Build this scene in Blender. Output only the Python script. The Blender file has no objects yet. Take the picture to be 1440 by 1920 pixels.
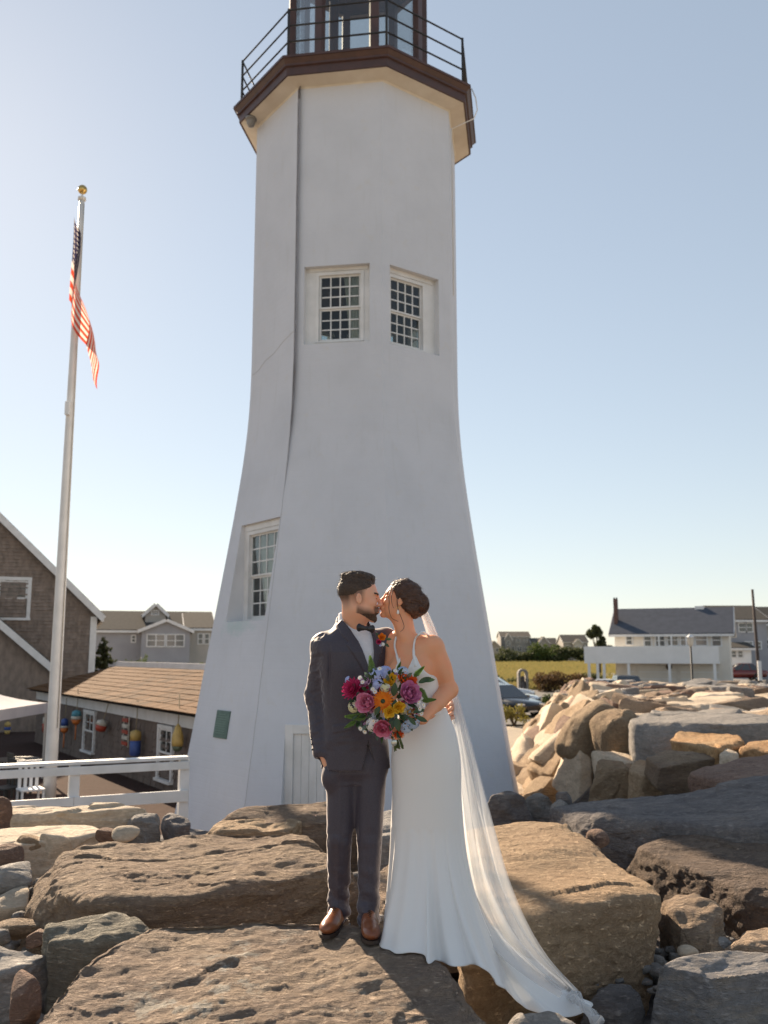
import bpy, math, random
import numpy as np
from math import radians, sin, cos, pi, tan
from mathutils import Vector, Matrix

scene = bpy.context.scene
COL = scene.collection
# ------------------------------------------------------------------ camera, sky, sun, exposure
FPX = 1700.0; PITCH = math.atan(265 / FPX); CZ = 2.45
cam = bpy.data.cameras.new('camera'); camo = bpy.data.objects.new('camera', cam); COL.objects.link(camo)
cam.sensor_fit = 'VERTICAL'; cam.sensor_height = 36.0; cam.sensor_width = 27.0
cam.lens = FPX / 1920 * 36; cam.clip_start = 0.05; cam.clip_end = 6000
camo.location = (0, 0, CZ); camo.rotation_euler = (pi / 2 + PITCH, 0, 0)
cam.dof.use_dof = True; cam.dof.focus_distance = 4.75; cam.dof.aperture_fstop = 3.2
scene.camera = camo

SUN_AZ = radians(29.0)    # left of the viewing direction, behind the lighthouse
SUN_EL = radians(28.0)
world = bpy.data.worlds.new('World'); scene.world = world; world.use_nodes = True
wn = world.node_tree; wn.nodes.clear()
sky = wn.nodes.new('ShaderNodeTexSky'); sky.sky_type = 'NISHITA'; sky.sun_disc = False
sky.sun_elevation = SUN_EL; sky.sun_rotation = -SUN_AZ
sky.air_density = 1.0; sky.dust_density = 0.14; sky.ozone_density = 1.0; sky.altitude = 0
hsv = wn.nodes.new('ShaderNodeHueSaturation'); hsv.inputs['Saturation'].default_value = 0.88
gam = wn.nodes.new('ShaderNodeGamma'); gam.inputs['Gamma'].default_value = 0.52      # gentler contrast between horizon and zenith
bg = wn.nodes.new('ShaderNodeBackground'); bg.inputs['Strength'].default_value = 0.115
wo = wn.nodes.new('ShaderNodeOutputWorld')
wn.links.new(sky.outputs[0], gam.inputs[0]); wn.links.new(gam.outputs[0], hsv.inputs['Color']); wn.links.new(hsv.outputs[0], bg.inputs[0]); wn.links.new(bg.outputs[0], wo.inputs[0])
sl = bpy.data.lights.new('sun', 'SUN'); sl.energy = 4.5; sl.angle = radians(0.6); sl.color = (1.0, 0.80, 0.58)
so = bpy.data.objects.new('sun', sl); COL.objects.link(so)
SUNV = Vector((-sin(SUN_AZ) * cos(SUN_EL), cos(SUN_AZ) * cos(SUN_EL), sin(SUN_EL)))
so.rotation_euler = SUNV.to_track_quat('Z', 'Y').to_euler(); so.location = (0, 0, 40)
scene.view_settings.view_transform = 'Standard'; scene.view_settings.look = 'None'
scene.view_settings.gamma = 1.0; scene.view_settings.exposure = 1.45
scene.view_settings.use_curve_mapping = False
scene.render.engine = 'CYCLES'
scene.cycles.max_bounces = 6; scene.cycles.transparent_max_bounces = 24
scene.cycles.use_denoising = True

# ------------------------------------------------------------------ picture <-> place
_c, _s = cos(PITCH), sin(PITCH)
def ray(px, py):
    x = (px - 720) / FPX; u = (960 - py) / FPX
    return Vector((x, _c - _s * u, _s + _c * u))
def W(px, py, Y):
    "place at distance Y whose picture position is px, py"
    d = ray(px, py); return d * (Y / d.y) + Vector((0, 0, CZ))
def G(px, py, z):
    "place at height z"
    d = ray(px, py); return d * ((z - CZ) / d.z) + Vector((0, 0, CZ))

# ------------------------------------------------------------------ objects
def link(o, parent=None):
    COL.objects.link(o)
    if parent is not None: o.parent = parent
    return o
def tag(o, label=None, cat=None, group=None, kind=None):
    if label: o['label'] = label
    if cat: o['category'] = cat
    if group: o['group'] = group
    if kind: o['kind'] = kind
    return o
def thing(name, label, cat, loc=(0, 0, 0), rz=0, group=None):
    o = bpy.data.objects.new(name, None); link(o)
    o.location = loc; o.rotation_euler = (0, 0, rz); o.empty_display_size = .2
    return tag(o, label, cat, group)
def mesh_np(name, V, F, mat, parent=None, smooth=True):
    me = bpy.data.meshes.new(name)
    V = np.asarray(V, dtype=np.float32)
    if isinstance(F, np.ndarray):
        k = F.shape[1]; n = len(F)
        me.vertices.add(len(V)); me.vertices.foreach_set('co', V.ravel())
        me.loops.add(n * k); me.loops.foreach_set('vertex_index', F.ravel().astype(np.int32))
        me.polygons.add(n); me.polygons.foreach_set('loop_start', (np.arange(n) * k).astype(np.int32))
        me.update(calc_edges=True)
    else:
        me.from_pydata(V.tolist(), [], F)
    if smooth: me.polygons.foreach_set('use_smooth', np.ones(len(me.polygons), dtype=bool))
    me.materials.append(mat)
    return link(bpy.data.objects.new(name, me), parent)
def copy_tree(o, parent=None):
    c = o.copy(); COL.objects.link(c); c.parent = parent
    for ch in o.children: copy_tree(ch, c)
    return c
class MB:
    "collects boxes, bars, tubes and sheets; build() links them as one mesh"
    def __init__(s): s.v = []; s.f = []
    def add(s, vs, fs):
        b = len(s.v); s.v += [tuple(v) for v in vs]; s.f += [tuple(b + i for i in f) for f in fs]; return s
    def box(s, lo, hi, M=None):
        x0, y0, z0 = lo; x1, y1, z1 = hi
        vs = [Vector(p) for p in ((x0,y0,z0),(x1,y0,z0),(x1,y1,z0),(x0,y1,z0),(x0,y0,z1),(x1,y0,z1),(x1,y1,z1),(x0,y1,z1))]
        if M is not None: vs = [M @ v for v in vs]
        return s.add(vs, [(0,3,2,1),(4,5,6,7),(0,1,5,4),(1,2,6,5),(2,3,7,6),(3,0,4,7)])
    def bar(s, a, b, w, h, up=(0, 0, 1)):
        a = Vector(a); b = Vector(b); d = (b - a).normalized(); up = Vector(up)
        r = d.cross(up)
        if r.length < 1e-4: r = d.cross(Vector((0, 1, 0)))
        r.normalize(); u = r.cross(d)
        vs = [p + r * (i * w / 2) + u * (j * h / 2) for p in (a, b) for i, j in ((-1,-1),(1,-1),(1,1),(-1,1))]
        return s.add(vs, [(0,1,2,3),(7,6,5,4),(0,4,5,1),(1,5,6,2),(2,6,7,3),(3,7,4,0)])
    def tube(s, pts, rad, n=8, caps=True):
        pts = [Vector(p) for p in pts]
        if not hasattr(rad, '__len__'): rad = [rad] * len(pts)
        ref = None; b = len(s.v); m = len(pts)
        for i, p in enumerate(pts):
            d = (pts[min(i + 1, m - 1)] - pts[max(i - 1, 0)]).normalized()
            if ref is None:
                ref = d.cross(Vector((0, 0, 1)))
                if ref.length < .05: ref = d.cross(Vector((1, 0, 0)))
            r = (ref - d * ref.dot(d)).normalized(); ref = r; q = d.cross(r)
            for k in range(n):
                a = 2 * pi * k / n; s.v.append(tuple(p + (r * cos(a) + q * sin(a)) * rad[i]))
        for i in range(m - 1):
            for k in range(n):
                k2 = (k + 1) % n
                s.f.append((b + i*n + k, b + i*n + k2, b + (i+1)*n + k2, b + (i+1)*n + k))
        if caps:
            s.f.append(tuple(b + k for k in range(n))[::-1]); s.f.append(tuple(b + (m-1)*n + k for k in range(n)))
        return s
    def lathe(s, prof, n=16, M=None, caps=True):
        b = len(s.v); m = len(prof)
        for r, z in prof:
            for k in range(n):
                a = 2 * pi * k / n; v = Vector((r * cos(a), r * sin(a), z)); s.v.append(tuple(M @ v if M is not None else v))
        for i in range(m - 1):
            for k in range(n):
                k2 = (k + 1) % n; s.f.append((b + i*n + k, b + i*n + k2, b + (i+1)*n + k2, b + (i+1)*n + k))
        if caps:
            s.f.append(tuple(b + k for k in range(n))[::-1]); s.f.append(tuple(b + (m-1)*n + k for k in range(n)))
        return s
    def prism(s, poly, h, M=None):
        "poly in local xy, extruded along local z from 0 to h"
        n = len(poly); vs = [Vector((p[0], p[1], 0)) for p in poly] + [Vector((p[0], p[1], h)) for p in poly]
        if M is not None: vs = [M @ v for v in vs]
        return s.add(vs, [tuple(range(n))[::-1], tuple(range(n, 2*n))] + [(i, (i+1) % n, n + (i+1) % n, n + i) for i in range(n)])
    def build(s, name, mat, parent=None, smooth=False, bevel=0):
        me = bpy.data.meshes.new(name); me.from_pydata(s.v, [], s.f)
        if smooth: me.polygons.foreach_set('use_smooth', [True] * len(me.polygons))
        me.materials.append(mat)
        o = link(bpy.data.objects.new(name, me), parent)
        if bevel:
            m = o.modifiers.new('bevel', 'BEVEL'); m.width = bevel; m.segments = 2; m.limit_method = 'ANGLE'
        return o
def frame(o, x, y, z=None):
    x = Vector(x).normalized(); y = Vector(y).normalized(); z = x.cross(y).normalized() if z is None else Vector(z).normalized()
    return Matrix(((x.x, y.x, z.x, o[0]), (x.y, y.y, z.y, o[1]), (x.z, y.z, z.z, o[2]), (0, 0, 0, 1)))

# ------------------------------------------------------------------ noise
def _hash(ix, iy, iz, seed):
    h = (ix.astype(np.int64) * 374761393 + iy.astype(np.int64) * 668265263 + iz.astype(np.int64) * 2147483647 + seed * 1274126177) & 0xffffffff
    h = ((h ^ (h >> 13)) * 1274126177) & 0xffffffff
    h = ((h ^ (h >> 16)) * 2246822519) & 0xffffffff
    return ((h ^ (h >> 15)) & 0xffff).astype(np.float32) / 65535.0
def vnoise(P, seed=0):
    P = np.asarray(P, dtype=np.float32); i = np.floor(P).astype(np.int64); f = P - i; f = f * f * f * (f * (f * 6 - 15) + 10)
    r = 0
    for dx in (0, 1):
        for dy in (0, 1):
            for dz in (0, 1):
                w = (f[:, 0] if dx else 1 - f[:, 0]) * (f[:, 1] if dy else 1 - f[:, 1]) * (f[:, 2] if dz else 1 - f[:, 2])
                r = r + w * _hash(i[:, 0] + dx, i[:, 1] + dy, i[:, 2] + dz, seed)
    return r * 2 - 1
def fbm(P, oct=4, seed=0, gain=.5):
    r = 0; a = 1.0; P = np.asarray(P, dtype=np.float32)
    for o in range(oct):
        r = r + a * vnoise(P * (2.03 ** o) + o * 17.3, seed + o); a *= gain
    return r
def vnormals(V, F):
    a = V[F[:, 2]] - V[F[:, 0]]; b = V[F[:, 3]] - V[F[:, 1]] if F.shape[1] == 4 else V[F[:, 1]] - V[F[:, 0]]
    n = np.cross(a, b) if F.shape[1] == 4 else -np.cross(a, b)
    N = np.zeros_like(V)
    for k in range(F.shape[1]):
        for j in range(3): N[:, j] += np.bincount(F[:, k], n[:, j], len(V))
    return N / np.maximum(np.linalg.norm(N, axis=1, keepdims=True), 1e-9)

# ------------------------------------------------------------------ materials
def _nodes(name):
    m = bpy.data.materials.new(name); m.use_nodes = True; nt = m.node_tree
    return m, nt, nt.nodes['Principled BSDF']
def _n(nt, t, **kw):
    n = nt.nodes.new(t)
    for k, v in kw.items():
        if k in n.inputs: n.inputs[k].default_value = v
        else: setattr(n, k, v)
    return n
def rgba(c): return (c[0], c[1], c[2], 1)
def mix(nt, fac, a, b, mode='MIX'):
    n = nt.nodes.new('ShaderNodeMix'); n.data_type = 'RGBA'; n.blend_type = mode
    for sock, v in ((n.inputs[0], fac), (n.inputs[6], a), (n.inputs[7], b)):
        if hasattr(v, 'is_output'): nt.links.new(v, sock)
        else: sock.default_value = v if isinstance(v, (int, float)) else rgba(v)
    return n.outputs[2]
def noise(nt, vec, scale, detail=4, rough=.55, dist=0):
    n = _n(nt, 'ShaderNodeTexNoise', Scale=scale, Detail=detail, Roughness=rough, Distortion=dist)
    nt.links.new(vec, n.inputs['Vector']); return n.outputs['Fac']
def ramp(nt, fac, p0, p1, c0=0., c1=1.):
    n = nt.nodes.new('ShaderNodeMapRange'); n.clamp = True
    n.inputs[1].default_value = p0; n.inputs[2].default_value = p1; n.inputs[3].default_value = c0; n.inputs[4].default_value = c1
    nt.links.new(fac, n.inputs[0]); return n.outputs[0]
def coords(nt, world=True, stretch=None, rot=None):
    if world: out = nt.nodes.new('ShaderNodeNewGeometry').outputs['Position']
    else: out = nt.nodes.new('ShaderNodeTexCoord').outputs['Object']
    if stretch or rot:
        mp = nt.nodes.new('ShaderNodeMapping'); mp.inputs['Scale'].default_value = stretch or (1, 1, 1)
        mp.inputs['Rotation'].default_value = rot or (0, 0, 0)
        nt.links.new(out, mp.inputs['Vector']); out = mp.outputs[0]
    return out
def bump(nt, b, h, strength, dist=.02, prev=None):
    n = _n(nt, 'ShaderNodeBump', Strength=strength, Distance=dist); nt.links.new(h, n.inputs['Height'])
    if prev is not None: nt.links.new(prev, n.inputs['Normal'])
    return n.outputs[0]
def mk(name, col, rough=.6, col2=None, ns=0, lo=.35, hi=.65, bs=0, bstr=.3, bdist=.01, metal=0, spec=.5, world=False, stretch=None, rot=None, sheen=0, sss=0, trans=0, coat=0, rnd=0):
    m, nt, b = _nodes(name)
    vec = coords(nt, world, stretch, rot)
    c = rgba(col)
    b.inputs['Base Color'].default_value = c; out = None
    if ns and col2 is not None:
        out = mix(nt, ramp(nt, noise(nt, vec, ns), lo, hi), col, col2)
    if rnd:
        oi = nt.nodes.new('ShaderNodeObjectInfo'); hs = nt.nodes.new('ShaderNodeHueSaturation')
        nt.links.new(ramp(nt, oi.outputs['Random'], 0, 1, 1 - rnd, 1 + rnd), hs.inputs['Value'])
        if out is None: hs.inputs['Color'].default_value = c
        else: nt.links.new(out, hs.inputs['Color'])
        out = hs.outputs[0]
    if out is not None: nt.links.new(out, b.inputs['Base Color'])
    b.inputs['Roughness'].default_value = rough; b.inputs['Metallic'].default_value = metal
    b.inputs['Specular IOR Level'].default_value = spec
    if sheen: b.inputs['Sheen Weight'].default_value = sheen; b.inputs['Sheen Roughness'].default_value = .5
    if sss: b.inputs['Subsurface Weight'].default_value = sss; b.inputs['Subsurface Radius'].default_value = (.02, .008, .004); b.inputs['Subsurface Scale'].default_value = .5
    if coat: b.inputs['Coat Weight'].default_value = coat
    if bs: nt.links.new(bump(nt, b, noise(nt, vec, bs, 5, .6), bstr, bdist), b.inputs['Normal'])
    if trans:
        t = nt.nodes.new('ShaderNodeBsdfTranslucent'); ms = nt.nodes.new('ShaderNodeMixShader'); ms.inputs[0].default_value = trans
        if out is not None: nt.links.new(out, t.inputs[0])
        else: t.inputs[0].default_value = c
        nt.links.new(b.outputs[0], ms.inputs[1]); nt.links.new(t.outputs[0], ms.inputs[2])
        nt.links.new(ms.outputs[0], nt.nodes['Material Output'].inputs[0])
    return m
def glass_mat(name, tint=(.75, .8, .8), refl=.12, rough=.03):
    m, nt, b = _nodes(name); nt.nodes.remove(b)
    t = nt.nodes.new('ShaderNodeBsdfTransparent'); t.inputs[0].default_value = rgba(tint)
    g = nt.nodes.new('ShaderNodeBsdfGlossy'); g.inputs['Roughness'].default_value = rough
    lw = nt.nodes.new('ShaderNodeLayerWeight'); lw.inputs[0].default_value = .5; fr = nt.nodes.new('ShaderNodeMath'); fr.operation = 'POWER'; fr.inputs[1].default_value = 3.0; nt.links.new(lw.outputs['Facing'], fr.inputs[0])
    ms = nt.nodes.new('ShaderNodeMixShader')
    nt.links.new(ramp(nt, fr.outputs[0], 0, 1, refl * .3, .7), ms.inputs[0])
    nt.links.new(t.outputs[0], ms.inputs[1]); nt.links.new(g.outputs[0], ms.inputs[2])
    nt.links.new(ms.outputs[0], nt.nodes['Material Output'].inputs[0]); return m
def rock_mat(name, a, b_, c_, lichen=0, strata=(1, 1, 5), srot=(0, 0, 0), bstr=.9, dark=.5, rough=.85):
    "a, b_, c_: three stone colours; strata: stretch of the grain"
    m, nt, b = _nodes(name)
    vec = coords(nt, True); sv = coords(nt, True, strata, srot)
    n1 = noise(nt, vec, 1.6, 6, .6, .4); n2 = noise(nt, sv, 5, 6, .65, .3); n3 = noise(nt, vec, 28, 5, .7); n4 = noise(nt, sv, 14, 6, .7, .2)
    col = mix(nt, ramp(nt, n1, .35, .65), a, b_)
    col = mix(nt, ramp(nt, n2, .48, .7, 0, .8), col, c_)
    col = mix(nt, ramp(nt, n3, .3, .75, .55, 0), col, (a[0]*dark, a[1]*dark, a[2]*dark))
    col = mix(nt, ramp(nt, n4, .52, .7, 0, .45), col, (b_[0]*1.25, b_[1]*1.25, b_[2]*1.25))
    vor = _n(nt, 'ShaderNodeTexVoronoi', Scale=1.0, feature='DISTANCE_TO_EDGE')
    wv = nt.nodes.new('ShaderNodeVectorMath'); wv.operation = 'ADD'
    nz = _n(nt, 'ShaderNodeTexNoise', Scale=2.2, Detail=4.); nt.links.new(sv, nz.inputs['Vector'])
    nt.links.new(sv, wv.inputs[0]); nt.links.new(nz.outputs['Color'], wv.inputs[1]); nt.links.new(wv.outputs[0], vor.inputs['Vector'])
    crack = ramp(nt, vor.outputs['Distance'], 0, .03, 0, 1)
    if lichen:
        n5 = noise(nt, vec, 7, 6, .7); n6 = noise(nt, vec, .9, 2)
        ma = nt.nodes.new('ShaderNodeMath'); ma.operation = 'MULTIPLY'
        nt.links.new(ramp(nt, n5, .52, .6), ma.inputs[0]); nt.links.new(ramp(nt, n6, .5, .62, 0, lichen), ma.inputs[1])
        col = mix(nt, ma.outputs[0], col, (.42, .40, .35))
    oi = nt.nodes.new('ShaderNodeObjectInfo'); hs = nt.nodes.new('ShaderNodeHueSaturation')
    nt.links.new(ramp(nt, oi.outputs['Random'], 0, 1, .8, 1.2), hs.inputs['Value']); nt.links.new(col, hs.inputs['Color'])
    nt.links.new(hs.outputs[0], b.inputs['Base Color'])
    b.inputs['Roughness'].default_value = rough; b.inputs['Specular IOR Level'].default_value = .25
    bn = bump(nt, b, ramp(nt, n4, .36, .60), bstr * .95, .026); bn = bump(nt, b, n2, bstr * .5, .03, bn); bn = bump(nt, b, n3, bstr * .8, .012, bn); bn = bump(nt, b, crack, bstr * .12, .01, bn)
    nt.links.new(bn, b.inputs['Normal']); return m

# ------------------------------------------------------------------ shared materials
M_PAINT = mk('white_masonry_paint', (.68, .685, .70), .75, (.60, .605, .62), ns=1.6, lo=.42, hi=.75, bs=3.2, bstr=.25, bdist=.05)
def tower_paint():
    m, nt, b = _nodes('tower_paint'); vec = coords(nt, False)
    big = noise(nt, vec, .8, 5, .6); mid = noise(nt, vec, 5, 6, .65); fine = noise(nt, vec, 40, 4, .7)
    col = mix(nt, ramp(nt, big, .4, .7), (.625, .64, .685), (.57, .585, .625))
    col = mix(nt, ramp(nt, mid, .58, .75, 0, .35), col, (.60, .57, .52))
    st = noise(nt, coords(nt, False, (3, 3, .25)), 3.0, 5, .6)
    col = mix(nt, ramp(nt, st, .58, .8, 0, .4), col, (.52, .53, .53))
    nn_, tt_ = face_frame(-1); sc_ = Vector((TX, TY, 0)) + nn_*(tR(2.9)*A225) + tt_*(-.1) + Vector((0, 0, fl_z))
    sub = nt.nodes.new('ShaderNodeVectorMath'); sub.operation = 'SUBTRACT'; sub.inputs[1].default_value = sc_; nt.links.new(vec, sub.inputs[0]); ln = nt.nodes.new('ShaderNodeVectorMath'); ln.operation = 'MULTIPLY'; ln.inputs[1].default_value = (1.6, 1.6, 5); nt.links.new(sub.outputs[0], ln.inputs[0]); l2 = nt.nodes.new('ShaderNodeVectorMath'); l2.operation = 'LENGTH'; nt.links.new(ln.outputs[0], l2.inputs[0])
    ad = nt.nodes.new('ShaderNodeMath'); ad.operation = 'ADD'; nt.links.new(l2.outputs['Value'], ad.inputs[0]); nt.links.new(ramp(nt, mid, .3, .7, -.4, .4), ad.inputs[1]); col = mix(nt, ramp(nt, ad.outputs[0], .3, 1.0, .45, 0), col, (.34, .50, .48))
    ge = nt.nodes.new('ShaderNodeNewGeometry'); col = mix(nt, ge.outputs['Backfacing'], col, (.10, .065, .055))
    nt.links.new(col, b.inputs['Base Color']); b.inputs['Roughness'].default_value = .7; b.inputs['Specular IOR Level'].default_value = .25
    sep = nt.nodes.new('ShaderNodeSeparateXYZ'); nt.links.new(vec, sep.inputs[0])
    wz = nt.nodes.new('ShaderNodeMath'); wz.operation = 'MULTIPLY_ADD'; wz.inputs[1].default_value = 1.0
    nt.links.new(sep.outputs[2], wz.inputs[0]); nt.links.new(ramp(nt, mid, 0, 1, -.02, .02), wz.inputs[2])
    wv = nt.nodes.new('ShaderNodeMath'); wv.operation = 'PINGPONG'; wv.inputs[1].default_value = .055; nt.links.new(wz.outputs[0], wv.inputs[0])
    cou = ramp(nt, wv.outputs[0], 0, .014)
    bn = bump(nt, b, cou, .10, .01); bn = bump(nt, b, mid, .22, .02, bn); bn = bump(nt, b, big, .2, .08, bn); bn = bump(nt, b, fine, .15, .006, bn)
    nt.links.new(bn, b.inputs['Normal']); return m
M_WHITE = mk('white_trim_paint', (.74, .735, .73), .5, (.64, .635, .62), ns=3, bs=25, bstr=.1)
M_CREAM = mk('cream_soffit_paint', (.72, .66, .56), .6, (.62, .55, .45), ns=2)
M_BROWN = mk('brown_gallery_paint', (.085, .042, .034), .45, (.06, .032, .028), ns=4, bs=14, bstr=.15)
M_BLACK = mk('black_iron_paint', (.016, .016, .019), .65, (.03, .028, .027), ns=8)
M_GLASS = glass_mat('window_glass')
M_LGLASS = glass_mat('lantern_glass', (.86, .88, .88), .2)
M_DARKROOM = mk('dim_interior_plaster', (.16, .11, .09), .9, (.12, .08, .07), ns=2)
M_CURTAIN = mk('curtain_cloth', (.72, .66, .56), .9, (.62, .56, .46), ns=5, trans=.35)
M_BRONZE = mk('verdigris_bronze', (.085, .14, .12), .6, (.12, .19, .165), ns=9, metal=.3, bs=40, bstr=.3)

def win(name, parent, M, w, h, cols=4, rows=3, t=.05, bar=.02, casing=.09, curtain=None, depth=.08, mat=None, sill=True, label=None):
    """double-hung sash window. M: local frame at the sash's bottom centre, x right, y into the wall, z up"""
    mat = mat or M_WHITE
    c = casing; m = MB()
    for lo, hi in (((-w/2-c, -depth/2, -c*.4), (-w/2, depth, h+c)), ((w/2, -depth/2, -c*.4), (w/2+c, depth, h+c)), ((-w/2, -depth/2+.002, h), (w/2, depth, h+c))): m.box(lo, hi, M)
    if sill: m.box((-w/2-c*1.15, -depth/2-.05, -c*.75), (w/2+c*1.15, depth, -.002), M)
    else: m.box((-w/2, -depth/2+.002, -c*.4), (w/2, depth, 0), M)
    fr = m.build(name, mat, parent)
    if label: fr['label'] = label
    hs = h / 2; pane_me = None
    for i in (0, 1):
        y0 = .01 + (0 if i else .03); z0 = i * hs; s = MB()
        s.box((-w/2+.002, y0, z0+.001), (-w/2+t, y0+.03, z0+hs), M); s.box((w/2-t, y0, z0+.001), (w/2-.002, y0+.03, z0+hs), M)
        s.box((-w/2+t, y0+.001, z0+.001), (w/2-t, y0+.03, z0+t*(1.5 if i == 0 else .9)), M); s.box((-w/2+t, y0+.001, z0+hs-t*.9), (w/2-t, y0+.03, z0+hs), M)
        zb, zt = z0+t*(1.5 if i == 0 else .9), z0+hs-t*.9; gw = w-2*t; gh = zt-zb
        for k in range(1, cols): x = -w/2+t+gw*k/cols; s.box((x-bar/2, y0+.004, zb), (x+bar/2, y0+.026, zt), M)
        for k in range(1, rows):
            z = zb+gh*k/rows
            for j in range(cols): s.box((-w/2+t+gw*j/cols+bar/2, y0+.006, z-bar/2), (-w/2+t+gw*(j+1)/cols-bar/2, y0+.024, z+bar/2), M)
        s.build('sash', mat, fr)
        pw, ph = gw/cols, gh/rows; pme = None
        for a in range(cols):
            for b in range(rows):
                if pme is None:
                    pme = MB().box((0, 0, 0), (pw, .004, ph)); po = pme.build('pane', M_GLASS, fr); pme = po.data
                else: po = link(bpy.data.objects.new('pane', pme), fr)
                po.matrix_local = M @ Matrix.Translation((-w/2+t+a*pw, y0+.013, zb+b*ph))
    if curtain:
        x0, x1, x0b, x1b = curtain; s = MB(); n = 26; V = []; F = []
        for j in range(9):
            v = j/8; a = x0+(x0b-x0)*v; b = x1+(x1b-x1)*v
            for i in range(n): u = i/(n-1); V.append(M @ Vector((a+(b-a)*u, .066+.012*sin(u*38+v*2), h*(1-v)+.01)))
        for j in range(8):
            for i in range(n-1): F.append((j*n+i, j*n+i+1, (j+1)*n+i+1, (j+1)*n+i))
        s.add(V, F); s.build('curtain', M_CURTAIN, fr, True)
    return fr

# ------------------------------------------------------------------ lighthouse
TX, TY = -.517, 17.0; PH0 = radians(-31.2)
TWZ = [-1.2, -.6, .5, 1.5, 2.5, 3.5, 4.5, 5.4, 6.2, 6.8, 7.4, 12.8]
TWR = [3.36, 3.25, 3.03, 2.86, 2.70, 2.53, 2.365, 2.225, 2.12, 2.07, 2.045, 2.045]
def TR(z): return float(np.interp(z, TWZ, TWR))
def tR(z): return (TR(z-.25)+TR(z)+TR(z+.25)+TR(z-.5)+TR(z+.5))/5
A225 = cos(radians(22.5)); S225 = sin(radians(22.5))
def face_frame(k):
    psi = PH0 + radians(45*k+22.5)
    return Vector((sin(psi), -cos(psi), 0)), Vector((cos(psi), sin(psi), 0))
def on_face(k, px, py, apo):
    n, t = face_frame(k); d = ray(px, py); o = Vector((0, 0, CZ)); ax = Vector((TX, TY, 0))
    u = (apo - (o-ax).dot(n)) / d.dot(n); p = o + d*u
    return (p-ax).dot(t), p.z
def corner(phi, R, z): return Vector((TX+R*sin(phi), TY-R*cos(phi), z))
light_house = thing('lighthouse', 'tall white octagonal lighthouse with flared base and brown gallery', 'lighthouse', (0, 0, 0))

apU = TR(9)*A225
wf = [on_face(0, x, y, apU) for x, y in ((594, 636), (674, 507))]
wr = [on_face(1, x, y, apU) for x, y in ((740, 640), (800, 530))]
f0 = dict(s0=on_face(0, 570, 560, apU)[0], s1=on_face(0, 693, 560, apU)[0], z0=on_face(0, 630, 643, apU)[1], z1=on_face(0, 630, 497, apU)[1])
f1 = dict(s0=on_face(1, 731, 560, apU)[0], s1=on_face(1, 823, 570, apU)[0], z0=f0['z0']-.02, z1=f0['z1'])
zt = 4.0
apL = tR(4.2)*A225
l0 = on_face(-1, 446, 985, apL); l1 = on_face(-1, 518, 968, apL); lb = on_face(-1, 470, 1165, apL)
fl = dict(s0=l0[0], s1=l1[0], z0=lb[1], z1=(l0[1]+l1[1])/2)
d0 = on_face(0, 536, 1358, tR(1.5)*A225); d1 = on_face(0, 640, 1358, tR(1.5)*A225)
fd = dict(s0=d0[0], s1=d1[0], z0=-.35, z1=d0[1])
back = dict(s0=-.5, s1=.5, z0=f0['z0'], z1=f0['z1'])
OPEN = {0: [f0, fd], 1: [f1], -1: [fl], -4: [dict(back)], -3: [dict(back)], -5: [dict(back)]}
for k in OPEN:
    for o in OPEN[k]: o['apo'] = tR(o['z1'])*A225 - (.16 if o is not fd else -.02) if o is not fl else tR(o['z1'])*A225-.10
def build_wall():
    m = MB(); rv = MB()
    for k in range(-5, 3):
        n, t = face_frame(k); ax = Vector((TX, TY, 0)); ops = OPEN.get(k, [])
        zs = sorted(set([round(z, 3) for z in np.arange(-1.2, 12.75, .35)] + [12.75] + [o[q] for o in ops for q in ('z0', 'z1')]))
        inner = sorted(set(o[q] for o in ops for q in ('s0', 's1')))
        def colsat(z):
            hw = tR(z)*S225
            return [-hw] + inner + [hw] if inner else [-hw, -hw/3, hw/3, hw]
        nc = len(colsat(1)); b = len(m.v)
        for z in zs:
            for s in colsat(z): m.v.append(tuple(ax + n*(tR(z)*A225) + t*s + Vector((0, 0, z))))
        for i in range(len(zs)-1):
            for j in range(nc-1):
                hole = False
                if inner and 0 < j < nc-2 or (inner and j >= 1 and j <= len(inner)-1):
                    sc = (inner[j-1]+inner[j])/2 if 1 <= j <= len(inner)-1 else None
                    if sc is not None:
                        for o in ops:
                            if o['s0']-1e-6 < sc < o['s1']+1e-6 and o['z0']-1e-6 <= zs[i] and zs[i+1] <= o['z1']+1e-6: hole = True
                if not hole: m.f.append((b+i*nc+j, b+i*nc+j+1, b+(i+1)*nc+j+1, b+(i+1)*nc+j))
        for o in ops:   # reveals
            rv = MB()
            rows = [z for z in zs if o['z0']-1e-6 <= z <= o['z1']+1e-6]
            P = lambda s, z, a: ax + n*a + t*s + Vector((0, 0, z))
            for za, zb in zip(rows, rows[1:]):
                for s in (o['s0'], o['s1']):
                    q = [P(s, za, tR(za)*A225), P(s, zb, tR(zb)*A225), P(s, zb, o['apo']-.05), P(s, za, o['apo']-.05)]
                    rv.add(q, [(0, 1, 2, 3) if s == o['s0'] else (3, 2, 1, 0)])
            for z, fl_ in ((o['z0'], 0), (o['z1'], 1)):
                q = [P(o['s0'], z, tR(z)*A225), P(o['s1'], z, tR(z)*A225), P(o['s1'], z, o['apo']-.05), P(o['s0'], z, o['apo']-.05)]
                rv.add(q, [(0, 1, 2, 3) if fl_ == 0 else (3, 2, 1, 0)])
            rv.build('reveal', M_PAINT, light_house)
    return m.build('wall', M_TOWER, light_house)
fl_z = fl['z0'] - .08
M_TOWER = tower_paint()
build_wall()
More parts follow.
